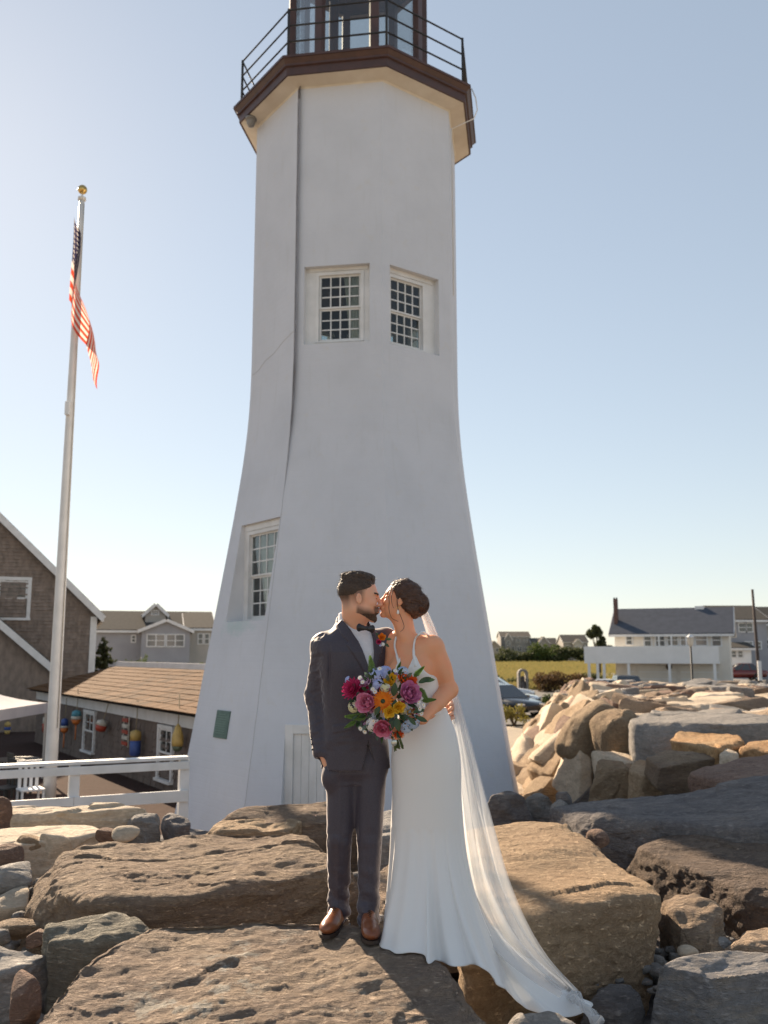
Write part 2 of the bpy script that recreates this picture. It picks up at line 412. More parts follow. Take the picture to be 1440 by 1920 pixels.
# room behind the windows
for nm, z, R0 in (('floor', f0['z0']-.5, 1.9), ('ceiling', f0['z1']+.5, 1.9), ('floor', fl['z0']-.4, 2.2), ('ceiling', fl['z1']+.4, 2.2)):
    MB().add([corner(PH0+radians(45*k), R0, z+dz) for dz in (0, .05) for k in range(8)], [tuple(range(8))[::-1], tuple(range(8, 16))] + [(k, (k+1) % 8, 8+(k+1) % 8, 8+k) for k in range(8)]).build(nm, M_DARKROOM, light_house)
def face_M(k, s, z, apo):
    n, t = face_frame(k); p = Vector((TX, TY, 0)) + n*apo + t*s + Vector((0, 0, z)); return frame(p, t, -n, (0, 0, 1))
def tower_window(k, o, w, h, sc, zb, curtain=None):
    # flat white surround that fills the recess, then the sash window
    n, t = face_frame(k); M = face_M(k, sc, zb, o['apo']+.01)
    fr = win('window', light_house, M, w, h, 4, 3, .035, .022, .06, curtain, sill=False)
    m = MB(); L = o['s0']-sc; R = o['s1']-sc; B = o['z0']-zb; T = o['z1']-zb; e = .004
    m.box((L, -.02, B), (-w/2-.06, .06, T), M); m.box((w/2+.06, -.02, B), (R, .06, T), M)
    m.box((-w/2-.06, -.018, h+.06), (w/2+.06, .06, T), M); m.box((-w/2-.06, -.018, B), (w/2+.06, .06, -.024), M)
    m.box((L+.05, -.035, h+.075), (R-.05, -.021, h+.16), M)
    m.build('surround', M_WHITE, fr); return fr
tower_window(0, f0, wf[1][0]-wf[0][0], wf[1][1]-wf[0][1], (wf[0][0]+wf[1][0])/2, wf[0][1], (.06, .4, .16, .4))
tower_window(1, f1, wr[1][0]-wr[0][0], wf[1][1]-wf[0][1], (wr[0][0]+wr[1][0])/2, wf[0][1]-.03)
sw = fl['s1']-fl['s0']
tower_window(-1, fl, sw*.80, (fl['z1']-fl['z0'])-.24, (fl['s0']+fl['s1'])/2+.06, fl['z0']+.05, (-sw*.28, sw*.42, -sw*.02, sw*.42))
for k in (-3, -4, -5):
    n, t = face_frame(k); o = OPEN[k][0]
    win('window', light_house, frame(Vector((TX, TY, 0)) + n*o['apo'] + Vector((0, 0, o['z0']+.03)), t, -n, (0, 0, 1)), .98, o['z1']-o['z0']-.06, 4, 3, .035, .022, .05, sill=False)
# dark seam running down the corner, a raised bead of old sealant
rs = random.Random(3); m = MB()
m.tube([corner(PH0, tR(z)+.001, z)+Vector((rs.uniform(-.003, .003), 0, 0)) for z in np.arange(-.4, 12.6, .2)], .004, 5)
n_, t_ = face_frame(-1); hwc = lambda z: tR(z)*S225
M_CRK = mk('hairline_crack', (.44, .43, .43), .9)
MB().tube([Vector((TX, TY, 0)) + n_*(tR(z)*A225+.001) + t_*(hwc(z)*u) + Vector((0, 0, z)) for u, z in ((-.98, 7.62), (-.6, 7.66), (-.3, 7.78), (.1, 7.83), (.5, 7.96), (.97, 8.05))], .004, 5).build('crack', M_CRK, light_house)
m.build('corner_seam', mk('old_sealant', (.42, .42, .42), .8), light_house)
# door
M = face_M(0, (fd['s0']+fd['s1'])/2, fd['z0'], fd['apo']-.02); w = fd['s1']-fd['s0']; h = fd['z1']-fd['z0']
m = MB(); m.box((-w/2, -.03, 0), (-w/2+.13, .06, h), M); m.box((w/2-.13, -.03, 0), (w/2, .06, h), M); m.box((-w/2+.13, -.028, h-.14), (w/2-.13, .06, h), M)
df = m.build('door', M_WHITE, light_house, bevel=.006)
dw = w-.26
for i in range(5):
    x0 = -dw/2+dw*i/5; MB().box((x0+.0015, .012, .01), (x0+dw/5-.0015, .045, h-.145), M).build('plank', M_WHITE, df, bevel=.004)
MB().lathe([(.001, -.02), (.03, -.02), (.032, 0), (.02, .02), (.015, .04)], 12, frame(M @ Vector((dw/2-.1, .0, 1.0)), M.to_3x3() @ Vector((1, 0, 0)), (0, 0, 1))).build('handle', M_BLACK, df)
# gallery, railing
def oct_lathe(prof): 
    m = MB(); b = 0
    for r, z in prof:
        for k in range(8): m.v.append(tuple(corner(PH0+radians(45*k), r, z)))
    for i in range(len(prof)-1):
        for k in range(8): k2 = (k+1) % 8; m.f.append((i*8+k, i*8+k2, (i+1)*8+k2, (i+1)*8+k))
    return m
oct_lathe([(2.03, 12.66), (2.07, 12.70), (2.36, 12.755), (2.36, 12.80), (1.9, 12.80)]).build('soffit', M_CREAM, light_house)
gd = oct_lathe([(2.33, 12.80), (2.362, 12.752), (2.40, 12.752), (2.40, 12.90), (2.44, 12.915), (2.44, 12.955), (2.50, 13.03), (2.52, 13.03), (2.52, 13.075), (2.49, 13.09), (1.0, 13.11)]).build('gallery_deck', M_BROWN, light_house)
rl = MB()
for zz in (.34, .66, .98):
    for k in range(8): rl.tube([corner(PH0+radians(45*k), 2.36, 13.1+zz), corner(PH0+radians(45*k+45), 2.36, 13.1+zz)], .017, 6)
rail = rl.build('railing', M_BLACK, light_house, True)
for k in range(8): MB().tube([corner(PH0+radians(45*k), 2.36, 13.08), corner(PH0+radians(45*k), 2.36, 14.1)], [.026, .026], 6).build('post', M_BLACK, rail, True)
# lantern room
RL = 1.38
lan = oct_lathe([(RL+.06, 13.10), (RL+.06, 13.24), (RL-.05, 13.26), (RL-.05, 13.10)]).build('lantern', M_BROWN, light_house)
for k in range(8):
    p = corner(PH0+radians(45*k), RL, 13.25); q = Vector((p.x, p.y, 16.6)); rad = Vector((p.x-TX, p.y-TY, 0))
    MB().bar(p, q, .17, .13, rad).build('mullion', M_BROWN, lan, bevel=.012)
    a = corner(PH0+radians(45*k), RL-.03, 13.26); b = corner(PH0+radians(45*k+45), RL-.03, 13.26)
    MB().bar((a+b)/2, (a+b)/2+Vector((0, 0, 3.3)), .008, (b-a).length-.1, (b-a)).build('pane', M_LGLASS, lan)
oct_lathe([(RL+.06, 16.58), (RL+.2, 16.6), (RL+.2, 16.72), (.9, 17.4), (.35, 17.85), (.1, 18.0), (.001, 18.05)]).build('roof', M_BROWN, lan)
lp = MB().lathe([(.34, 13.11), (.34, 13.5), (.2, 13.55), (.2, 13.75), (.26, 13.78), (.26, 13.84)], 16, Matrix.Translation((TX+.2, TY, 0))).build('lamp_pedestal', mk('varnished_wood', (.22, .09, .04), .4), lan, True)
MB().lathe([(.24, 13.84), (.27, 13.95), (.25, 14.2), (.16, 14.36), (.02, 14.42)], 16, Matrix.Translation((TX+.2, TY, 0))).build('lens', mk('milk_glass', (.8, .79, .75), .15, trans=.3), lan, True)
MB().lathe([(.10, 13.11), (.10, 16.5)], 12, Matrix.Translation((TX-.55, TY+.5, 0))).build('vent_pipe', M_BROWN, lan, True)
# plaque, dome lamp, cable
q0 = on_face(-1, 419, 1358, tR(1.4)*A225)
n, t = face_frame(-1); z0 = q0[1]; up = Vector((0, 0, 1)) + n*((tR(z0+.2)-tR(z0-.2))*A225/.4); up.normalize()
P0 = Vector((TX, TY, 0)) + n*(tR(z0)*A225+.012) + t*q0[0] + Vector((0, 0, z0)); M = frame(P0, t, up, t.cross(up))
pq = MB().box((-.235, -.225, -.03), (.235, .225, .014), M).build('plaque', M_BRONZE, light_house, bevel=.008); pq['label'] = 'green bronze plaque with raised lettering'
m = MB(); M_BR2 = mk('rubbed_bronze', (.14, .22, .19), .5, metal=.3)
rs = random.Random(8)
for r in range(9):
    x = -.18; wd = .36 if r else .24; x = -wd/2
    while x < wd/2-.01:
        l = rs.uniform(.012, .04); m.box((x, .16-r*.038-.009, .0141), (min(x+l, wd/2), .16-r*.038+.009, .019), M); x += l+.008
m.build('lettering', M_BR2, pq)
c0 = corner(PH0-radians(45)+radians(6), 2.2, 12.70)
MB().lathe([(.001, -.16), (.06, -.13), (.085, -.06), (.085, 0), (.11, .0), (.11, .05)], 14, Matrix.Translation(c0)).build('camera_dome', mk('grey_plastic', (.22, .21, .2), .4), light_house, True)
c1 = corner(PH0+radians(92), 2.5, 13.05)
MB().tube([c1, c1+Vector((.07, -.02, -.2)), c1+Vector((.1, -.02, -.45)), c1+Vector((.03, 0, -.62)), corner(PH0+radians(92), 2.07, 12.35), corner(PH0+radians(92), 2.07, 9)], .012, 5).build('cable', M_WHITE, light_house, True)

# ------------------------------------------------------------------ ground
GZ = -.65
def ground_mat():
    m, nt, b = _nodes('sandy_gravel_ground'); vec = coords(nt, True)
    col = mix(nt, ramp(nt, noise(nt, vec, .35, 5), .4, .6), (.34, .28, .21), (.26, .22, .17))
    col = mix(nt, ramp(nt, noise(nt, vec, 12, 6, .7), .45, .7), col, (.42, .36, .28))
    nt.links.new(col, b.inputs['Base Color']); b.inputs['Roughness'].default_value = .95
    nt.links.new(bump(nt, b, noise(nt, vec, 18, 6, .7), .8, .03), b.inputs['Normal']); return m
xs = np.unique(np.concatenate([np.linspace(-900, -60, 15), np.linspace(-60, 60, 41), np.linspace(60, 900, 15)]))
ys = np.unique(np.concatenate([np.linspace(-60, 0, 5), np.linspace(0, 100, 41), np.linspace(100, 2400, 24)]))
XX, YY = np.meshgrid(xs, ys); n_ = len(xs)
V = np.stack([XX.ravel(), YY.ravel(), GZ + .03*vnoise(np.stack([XX.ravel()*.2, YY.ravel()*.2, 0*XX.ravel()], 1))], 1)
I = np.arange((len(ys)-1)*(n_-1)); r_, c_ = I // (n_-1), I % (n_-1); a_ = r_*n_+c_
gr = mesh_np('ground', V, np.stack([a_, a_+1, a_+n_+1, a_+n_], 1), ground_mat()); tag(gr, kind='structure')

# ------------------------------------------------------------------ rocks
def relax(V, F, n=2, lam=.5):
    E = np.concatenate([F[:, [i, (i+1) % 4]] for i in range(4)]); E = np.concatenate([E, E[:, ::-1]])
    deg = np.bincount(E[:, 0], minlength=len(V)).astype(float)
    for i in range(n):
        S = np.stack([np.bincount(E[:, 0], V[E[:, 1], j], len(V)) for j in range(3)], 1) / np.maximum(deg, 1)[:, None]
        V = V + lam * (S - V)
    return V
_grid = {}
def box_grid(nx, ny, nz, bottom=False):
    "points of a box surface (open below unless asked), welded, with quads"
    key = (nx, ny, nz, bottom)
    if key in _grid: return _grid[key]
    P = []; Q = []; base = 0
    def patch(fun, na, nb):
        nonlocal base
        A, B = np.meshgrid(np.arange(na+1), np.arange(nb+1), indexing='ij')
        P.append(np.stack(fun(A.ravel(), B.ravel()), 1)); I = np.arange(na*nb); a = base + (I//nb)*(nb+1) + I % nb
        Q.append(np.stack([a, a+nb+1, a+nb+2, a+1], 1)); base += (na+1)*(nb+1)
    o = lambda a: np.zeros_like(a)
    patch(lambda a, b: (a, b, o(a)+nz), nx, ny)
    if bottom: patch(lambda a, b: (b, a, o(a)), ny, nx)
    patch(lambda a, b: (a, o(a), b), nx, nz)
    patch(lambda a, b: (nx-a, o(a)+ny, b), nx, nz)
    patch(lambda a, b: (o(a), ny-a, b), ny, nz)
    patch(lambda a, b: (o(a)+nx, a, b), ny, nz)
    P = np.concatenate(P); Q = np.concatenate(Q)
    U, inv = np.unique(P, axis=0, return_inverse=True); inv = inv.ravel()
    D = U / np.array([nx, ny, nz]) * 2 - 1
    _grid[key] = (D.astype(np.float32), inv[Q]); return _grid[key]
def chips(P, seed, tilt=1.0):
    "cellular facets: every cell is a small tilted plane"
    i = np.floor(P).astype(np.int64); best = np.full(len(P), 1e9, np.float32); out = np.zeros(len(P), np.float32)
    for dx in (-1, 0, 1):
        for dy in (-1, 0, 1):
            for dz in (-1, 0, 1):
                c = i + np.array([dx, dy, dz]); h = [_hash(c[:, 0], c[:, 1], c[:, 2], seed + k) for k in range(3)]
                v = P - (c + np.stack(h, 1)); dd = (v*v).sum(1); m = dd < best
                if m.any():
                    g = [_hash(c[m, 0], c[m, 1], c[m, 2], seed + 7 + k) - .5 for k in range(4)]
                    out[m] = g[3] + tilt*(g[0]*v[m, 0] + g[1]*v[m, 1] + g[2]*v[m, 2]); best[m] = dd[m]
    return out
def poly_rock(planes, center, S, res, p, seed, rough, grain, ledge, gdir=(1, .35, 0), world_off=None, crop=None):
    """planes: list of (unit normal, distance from center). returns V, F"""
    D, F = box_grid(*res)
    U = D * S
    acc = np.zeros(len(U), np.float32)
    for nrm, h in planes: acc += np.maximum(U @ np.asarray(nrm, np.float32) / max(h, 1e-3), 0) ** p
    r = acc ** (-1.0 / p)
    V = U * r[:, None]
    size = float(np.cbrt(np.prod(S)))
    Wp = V + np.asarray(center, np.float32)
    N = vnormals(V, F)
    g = np.asarray(gdir, np.float32); g /= np.linalg.norm(g)
    b1 = np.cross(g, (0, 0, 1)); b1 /= np.linalg.norm(b1); b2 = np.cross(b1, g)
    L = np.stack([Wp @ g, Wp @ b1, Wp @ b2], 1)
    ledge = min(ledge, .16 * float(min(S))) if ledge else 0
    d = rough * .45 * fbm(Wp * 1.3 / max(size, .25), 2, seed)
    up = np.abs(N[:, 2]) ** 1.5
    if ledge:
        # chiselled breaks: tilted planar chips drawn out along the grain, then finer flakes
        d += ledge * .50 * chips(L * np.array([.75, 1.5, 2.2]), seed + 31, .9)
        d += ledge * .26 * chips(L * np.array([2.2, 5.2, 7.0]) + .3*fbm(L*3, 2, seed + 3)[:, None], seed + 37, .9)
        if len(V) > 8000: d += ledge * .10 * chips(L * np.array([6., 15., 19.]), seed + 39, .9)
        # bedding planes showing on the sides
        q = (L[:, 2] + .05 * fbm(Wp * 1.6, 3, seed + 2)) / (ledge * 1.6); d += ledge * .05 * np.sin(2*pi*q) * (1 - up)
    d += grain * .30 * fbm(L * np.array([6., 18., 24.]), 4, seed + 5) + grain * .12 * fbm(Wp * 34, 2, seed + 21)
    return relax(V + N * d[:, None], F, 1, .35), F
def slab(name, label, pts, thick, mat, seed=1, res=(60, 45, 24), p=28, rough=.07, grain=.02, ledge=.06, flare=.12, gdir=(1, .35, 0), chamfer=3, cat='boulder', group=None, zc=None):
    "boulder whose upper outline runs through picture points at given heights (px, py, z)"
    T = [G(a, b, c) for a, b, c in pts]; A = np.array([[v.x, v.y, v.z] for v in T])
    c = A.mean(0); M_ = np.c_[A[:, :2], np.ones(len(A))]; co = np.linalg.lstsq(M_, A[:, 2], rcond=None)[0]
    nt = np.array([-co[0], -co[1], 1.0]); nt /= np.linalg.norm(nt)
    ctr = np.array([c[0], c[1], co @ np.array([c[0], c[1], 1]) - thick * .5])
    rs = random.Random(seed); planes = [(nt, float((np.array([c[0], c[1], ctr[2] + thick * .5]) - ctr) @ nt)), (np.array([0, 0, -1.]), thick * .5)]
    n = len(A); area = sum(A[i, 0] * A[(i+1) % n, 1] - A[(i+1) % n, 0] * A[i, 1] for i in range(n)); sg = 1 if area > 0 else -1
    for i in range(n):
        e = A[(i+1) % n] - A[i]; nn = np.array([e[1], -e[0], 0]) * sg; l = np.linalg.norm(nn)
        if l < 1e-4: continue
        nn = nn / l + np.array([0, 0, flare * rs.uniform(-.4, 1.2)]); nn /= np.linalg.norm(nn)
        planes.append((nn, float((A[i] - ctr) @ nn)))
    ext = np.array([np.ptp(A[:, 0]) / 2, np.ptp(A[:, 1]) / 2, thick * .5])
    for k in range(chamfer):
        a = rs.uniform(0, 2 * pi); nn = np.array([cos(a), sin(a), rs.uniform(.5, 1.1)]); nn /= np.linalg.norm(nn)
        planes.append((nn, float(np.sqrt(((ext * nn) ** 2).sum()) * rs.uniform(1.0, 1.2))))
    planes = [(a, max(b, .02)) for a, b in planes]
    V, F = poly_rock(planes, ctr, ext, res, p, seed, rough, grain, ledge, gdir)
    base = np.array([ctr[0], ctr[1], ctr[2] - thick * .5])
    o = mesh_np(name, V + ctr - base, F, mat); o.location = base
    o.data.set_sharp_from_angle(angle=radians(38))
    return tag(o, label, cat, group)
def free_rock(name, label, loc, dims, mat, seed, rot=(0, 0, 0), res=(14, 12, 9), p=20, rough=.06, grain=.012, ledge=.03, cat='boulder', group=None, facets=7, gdir=(1, .3, .2)):
    rs = random.Random(seed); ext = np.array(dims) / 2
    planes = [(np.array(v, float), ext[i // 2]) for i, v in enumerate(((1, 0, 0), (-1, 0, 0), (0, 1, 0), (0, -1, 0), (0, 0, 1), (0, 0, -1)))]
    planes = [((lambda q: q / np.linalg.norm(q))(a + np.array([rs.uniform(-.22, .22) for _ in range(3)])), h) for a, h in planes]
    for k in range(facets):
        v = np.array([rs.gauss(0, 1) for _ in range(3)]) / ext; v /= np.linalg.norm(v)
        planes.append((v, float(np.sqrt(((ext * v) ** 2).sum()) * rs.uniform(.72, .95))))
    V, F = poly_rock(planes, np.array(loc, float), ext, res + (True,), p, seed, rough * min(dims), grain, ledge, gdir)
    R = np.array(Matrix.Rotation(rot[2], 3, 'Z') @ Matrix.Rotation(rot[1], 3, 'Y') @ Matrix.Rotation(rot[0], 3, 'X'))
    V = V @ R.T
    o = mesh_np(name, V, F, mat); o.location = loc
    if ledge: o.data.set_sharp_from_angle(angle=radians(24))
    return tag(o, label, cat, group)

RK_BROWN = rock_mat('brown_schist', (0.372, 0.264, 0.191), (0.509, 0.382, 0.264), (0.255, 0.201, 0.169), strata=(1.2, 3, 6), srot=(0, 0, .35), lichen=0)
RK_FRONT = rock_mat('weathered_schist', (0.325, 0.239, 0.182), (0.452, 0.346, 0.251), (0.201, 0.163, 0.144), strata=(1.2, 3, 6), srot=(0, 0, .35), lichen=.75)
RK_TAN = rock_mat('tan_granite', (0.435, 0.304, 0.189), (0.536, 0.399, 0.261), (0.319, 0.217, 0.138), strata=(1, 2, 3), srot=(0, 0, .2))
RK_GREY = rock_mat('grey_stone', (0.271, 0.255, 0.239), (0.383, 0.351, 0.319), (0.191, 0.184, 0.176), strata=(1, 2, 3), bstr=.6)
RK_PALE = rock_mat('pale_slab_stone', (0.526, 0.431, 0.319), (0.638, 0.526, 0.398), (0.415, 0.334, 0.255), strata=(1, 2, 4), bstr=.35)
RK_DARK = rock_mat('dark_basalt', (0.166, 0.153, 0.153), (0.255, 0.225, 0.205), (0.108, 0.0979, 0.102), strata=(1, 2, 4), srot=(0, .2, .4), bstr=.7)
RK_RED = rock_mat('reddish_stone', (0.275, 0.174, 0.131), (0.377, 0.254, 0.189), (0.189, 0.131, 0.109), strata=(1, 2, 4), srot=(0, 0, -.2))
RK_ORANGE = rock_mat('rusty_stone', (0.493, 0.275, 0.123), (0.58, 0.392, 0.217), (0.348, 0.189, 0.102), strata=(3, 1, 1))

HERO = (150, 110, 40); BIG = (110, 80, 36); MED = (56, 44, 24); SML = (26, 22, 14)
ROCK1 = slab('boulder', 'broad brown slab in the foreground that the couple stands on', [(140, 1810, .98), (285, 1716, 1.10), (480, 1699, 1.13), (700, 1712, 1.12), (850, 1775, 1.06), (950, 1860, .98), (1010, 1990, .9), (600, 2250, .86), (60, 2150, .82), (20, 1950, .9)], .9, RK_FRONT, 11, (230, 175, 44), p=36, rough=.09, grain=.030, ledge=.12)
slab('boulder', 'long rough brown slab behind the groom, left of his legs', [(45, 1612, 1.0), (190, 1577, 1.06), (395, 1546, 1.12), (560, 1556, 1.08), (690, 1570, 1.06), (690, 1630, 1.0), (560, 1640, 1.02), (395, 1672, 1.0), (160, 1690, .96), (65, 1660, .96)], .8, RK_BROWN, 12, (180, 130, 40), p=32, rough=.09, grain=.028, ledge=.12)
slab('boulder', 'greenish grey block wedged between the two brown slabs at left', [(85, 1732, .90), (130, 1706, .95), (285, 1706, .96), (330, 1720, .95), (225, 1765, .88), (90, 1768, .86)], .55, rock_mat('greenish_stone', (0.235, 0.215, 0.172), (0.322, 0.29, 0.23), (0.165, 0.15, 0.125), strata=(1, 3, 6), srot=(0, .1, .5)), 13, MED, ledge=.07, rough=.06)
slab('boulder', 'flat grey slab at the lower left edge of the picture', [(-90, 1768, .78), (60, 1772, .80), (92, 1785, .78), (45, 1822, .72), (-90, 1850, .70)], .5, RK_GREY, 14, MED, ledge=.05)
slab('boulder', 'smooth pale slab at left edge in front of the white fence', [(-160, 1555, .94), (30, 1543, .98), (165, 1541, 1.0), (200, 1553, 1.0), (130, 1572, .96), (-60, 1592, .92), (-160, 1595, .9)], .6, RK_PALE, 15, BIG, p=22, rough=.03, grain=.008, ledge=.05)
slab('boulder', 'wide pale slab nearest the white fence, cracked along its top', [(-160, 1515, 1.0), (60, 1506, 1.06), (225, 1501, 1.10), (325, 1515, 1.08), (240, 1531, 1.02), (60, 1535, .98), (-160, 1542, .96)], .7, RK_PALE, 16, BIG, p=22, rough=.03, grain=.008, ledge=.07)
slab('boulder', 'dark boulder with a bright flat top beside the lighthouse base', [(365, 1538, 1.0), (450, 1506, 1.12), (560, 1499, 1.14), (680, 1500, 1.12), (700, 1535, 1.02), (520, 1545, 1.0)], .8, RK_BROWN, 17, MED, ledge=.06)
slab('boulder', 'low tan boulder in front of the dark one at the lighthouse base', [(378, 1546, .98), (440, 1527, 1.04), (520, 1527, 1.05), (566, 1542, 1.0), (540, 1556, .98), (400, 1556, .97)], .4, RK_TAN, 18, MED, rough=.06)
slab('boulder', 'big tan boulder at right with a rust brown front face', [(860, 1530, 1.00), (930, 1516, 1.05), (1010, 1528, 1.05), (1090, 1560, 1.05), (1150, 1592, 1.07), (1225, 1640, 1.04), (1262, 1690, .98), (1180, 1700, .98), (1070, 1706, 1.02), (960, 1738, .98), (870, 1735, .98)], 1.0, rock_mat('tan_boulder_stone', (0.41, 0.285, 0.18), (0.50, 0.365, 0.235), (0.32, 0.215, 0.132), strata=(1.5, 3, 3), srot=(0, 0, -.2)), 19, (190, 150, 60), p=24, rough=.10, grain=.018, ledge=.05, flare=-.25, gdir=(1, -.25, 0))
slab('boulder', 'long dark boulder lying in the lighthouse shadow at right', [(1020, 1508, 1.0), (1120, 1488, 1.08), (1220, 1470, 1.16), (1330, 1462, 1.20), (1600, 1450, 1.26), (1600, 1560, 1.12), (1320, 1560, 1.0), (1120, 1552, .96)], .9, RK_DARK, 20, (150, 100, 44), p=20, rough=.12, grain=.018, ledge=.07, gdir=(1, -.1, 0))
slab('boulder', 'broad reddish grey boulder behind the long dark one at right edge', [(1285, 1448, 1.15), (1400, 1412, 1.24), (1640, 1400, 1.30), (1640, 1500, 1.16), (1400, 1478, 1.14)], .9, RK_RED, 21, BIG, p=24, rough=.08)
slab('boulder', 'dark brown wedge boulder at right with a sunlit upper edge', [(1150, 1566, .92), (1230, 1552, .98), (1330, 1556, .98), (1620, 1585, .98), (1620, 1690, .88), (1400, 1668, .86), (1260, 1622, .86)], .85, rock_mat('dark_brown_stone', (0.174, 0.128, 0.102), (0.261, 0.196, 0.145), (0.102, 0.087, 0.0798), strata=(1, 3, 4), srot=(0, 0, -.25)), 22, (150, 100, 44), p=24, rough=.10, grain=.018, ledge=.07, gdir=(1, -.3, 0))
slab('boulder', 'bluish grey slab with a broken front at the lower right corner', [(1135, 1858, .72), (1185, 1812, .80), (1270, 1782, .84), (1420, 1768, .84), (1640, 1760, .84), (1640, 1900, .70), (1480, 1880, .70), (1310, 1838, .74)], .6, rock_mat('slate_stone', (0.196, 0.189, 0.189), (0.261, 0.246, 0.239), (0.348, 0.29, 0.225), strata=(1, 3, 4), srot=(0, 0, -.2), bstr=.6), 23, (150, 110, 40), p=36, rough=.06, grain=.012, ledge=.06)
slab('boulder', 'grey tan boulder leaning on the right end of the tan one', [(1245, 1676, .86), (1290, 1658, .90), (1325, 1672, .88), (1352, 1712, .82), (1330, 1752, .76), (1270, 1730, .80)], .5, RK_BROWN, 24, MED, p=20, rough=.08)
slab('boulder', 'pale stone cut by the right edge above the slate slab', [(1360, 1772, .70), (1400, 1738, .76), (1520, 1722, .78), (1520, 1800, .68)], .4, RK_BROWN, 25, MED, p=18)
slab('boulder', 'dark stone under the tip of the bridal train', [(1085, 1868, .62), (1110, 1838, .68), (1200, 1828, .68), (1215, 1860, .62), (1150, 1890, .58)], .45, RK_DARK, 26, MED, p=8)
slab('boulder', 'shaded grey rock below the train at the bottom of the picture', [(930, 1905, .72), (1000, 1870, .78), (1080, 1890, .74), (1110, 1990, .6), (960, 2020, .6)], .5, RK_GREY, 27, MED, p=8)
slab('boulder', 'dark upright stone against the right foot of the lighthouse', [(905, 1482, 1.10), (960, 1474, 1.12), (985, 1476, 1.10), (990, 1490, 1.04), (915, 1494, 1.04)], .5, RK_DARK, 28, MED, p=9)
slab('boulder', 'squarish grey stone right of the dark one at the lighthouse foot', [(978, 1488, 1.02), (1000, 1480, 1.05), (1036, 1482, 1.05), (1044, 1492, 1.0), (985, 1498, .98)], .42, RK_GREY, 29, MED, p=9)
slab('boulder', 'dark grey split stone at left between pale slabs and fence', [(240, 1532, 1.0), (275, 1516, 1.05), (300, 1518, 1.05), (306, 1536, 1.0), (270, 1545, .96)], .45, RK_GREY, 30, MED, p=24)
slab('boulder', 'dark wedge stone left of the lighthouse base beside the split one', [(305, 1536, 1.0), (318, 1520, 1.06), (345, 1522, 1.05), (358, 1545, .98), (330, 1552, .96)], .45, RK_DARK, 31, MED, p=24)
slab('boulder', 'dark rock seen between the groom and the bridal gown', [(690, 1528, 1.05), (735, 1512, 1.10), (800, 1508, 1.1), (860, 1520, 1.08), (860, 1560, 1.0), (700, 1565, 1.0)], .7, RK_GREY, 32, MED)
slab('boulder', 'low brown rock behind the gown between slab and tan boulder', [(690, 1640, .86), (740, 1600, .92), (860, 1600, .9), (860, 1700, .8), (700, 1700, .82)], .5, RK_BROWN, 33, MED)
slab('boulder', 'rounded reddish stone at the lower left beside the big slab', [(-30, 1905, .62), (20, 1880, .66), (62, 1890, .64), (80, 1930, .58), (-30, 1990, .5)], .4, RK_RED, 34, SML, p=7)
slab('boulder', 'brown rock peeking up at the far left under the fence', [(-60, 1492, 1.2), (0, 1480, 1.24), (22, 1492, 1.2), (20, 1506, 1.1), (-60, 1512, 1.1)], .5, RK_RED, 35, SML, p=8)
def stone(label, px, py, z, dims, mat, seed, p=5, rough=.05, rz=.4, cat='stone', group=None, res=(22, 20, 16)):
    p = p if p <= 3 else 16; led = 0 if p <= 3 else .03
    q = G(px, py, z); return free_rock('stone', label, (q.x, q.y, z), dims, mat, seed, (0, 0, rz), res, p, rough, .004, led, cat, group, 5 if led == 0 else 9)
stone('smooth tan cobble resting between the pale slab and brown slab', 237, 1563, 1.03, (.23, .16, .13), RK_PALE, 41, 3)
stone('small brownish cobble left of the smooth tan one', 197, 1566, 1.0, (.15, .13, .14), RK_RED, 42, 4)
stone('pale angular stone at the left picture edge', 18, 1655, .84, (.26, .24, .27), RK_GREY, 43, 6)
stone('tan stone wedged behind the pale angular one at left', 60, 1590, .88, (.25, .22, .22), RK_TAN, 44, 6)
stone('rust spotted rock at left edge below the smooth pale slab', 12, 1612, .86, (.25, .24, .24), RK_RED, 45, 6)
stone('tan stone second from left edge under the smooth pale slab', 105, 1585, .90, (.26, .2, .2), RK_PALE, 46, 6)
stone('whitish chipped stone at left edge above the gravel gap', 14, 1702, .74, (.26, .25, .2), RK_PALE, 47, 6)
stone('flat brown stone in the gap at left edge', 30, 1742, .72, (.32, .2, .13), RK_BROWN, 48, 6)
stone('small reddish stone touching the greenish block', 76, 1760, .70, (.2, .15, .1), RK_RED, 49, 5)
stone('purple grey rock at bottom left between two slabs', 48, 1880, .66, (.16, .2, .26), RK_RED, 50, 5)
stone('round reddish stone at the upper corner of the tan boulder', 1128, 1574, .95, (.20, .18, .17), RK_RED, 51, 3)
stone('pale cobble lodged under the dark wedge boulder', 1318, 1560, .98, (.18, .12, .1), RK_PALE, 52, 4)
stone('light round cobble in front of the tan boulder', 1285, 1786, .66, (.13, .11, .09), RK_PALE, 53, 3)
stone('grey cobble among gravel at right', 1352, 1768, .66, (.16, .14, .11), RK_GREY, 54, 3)
stone('bluish pebble near the long dark boulder', 1052, 1512, .98, (.2, .14, .14), RK_GREY, 55, 4)
stone('dark cobble right of the squarish grey stone', 1060, 1500, 1.03, (.16, .14, .16), RK_DARK, 56, 4)
stone('small grey cobble by the gravel left of the slate slab', 1322, 1735, .68, (.12, .1, .08), RK_GREY, 57, 3)
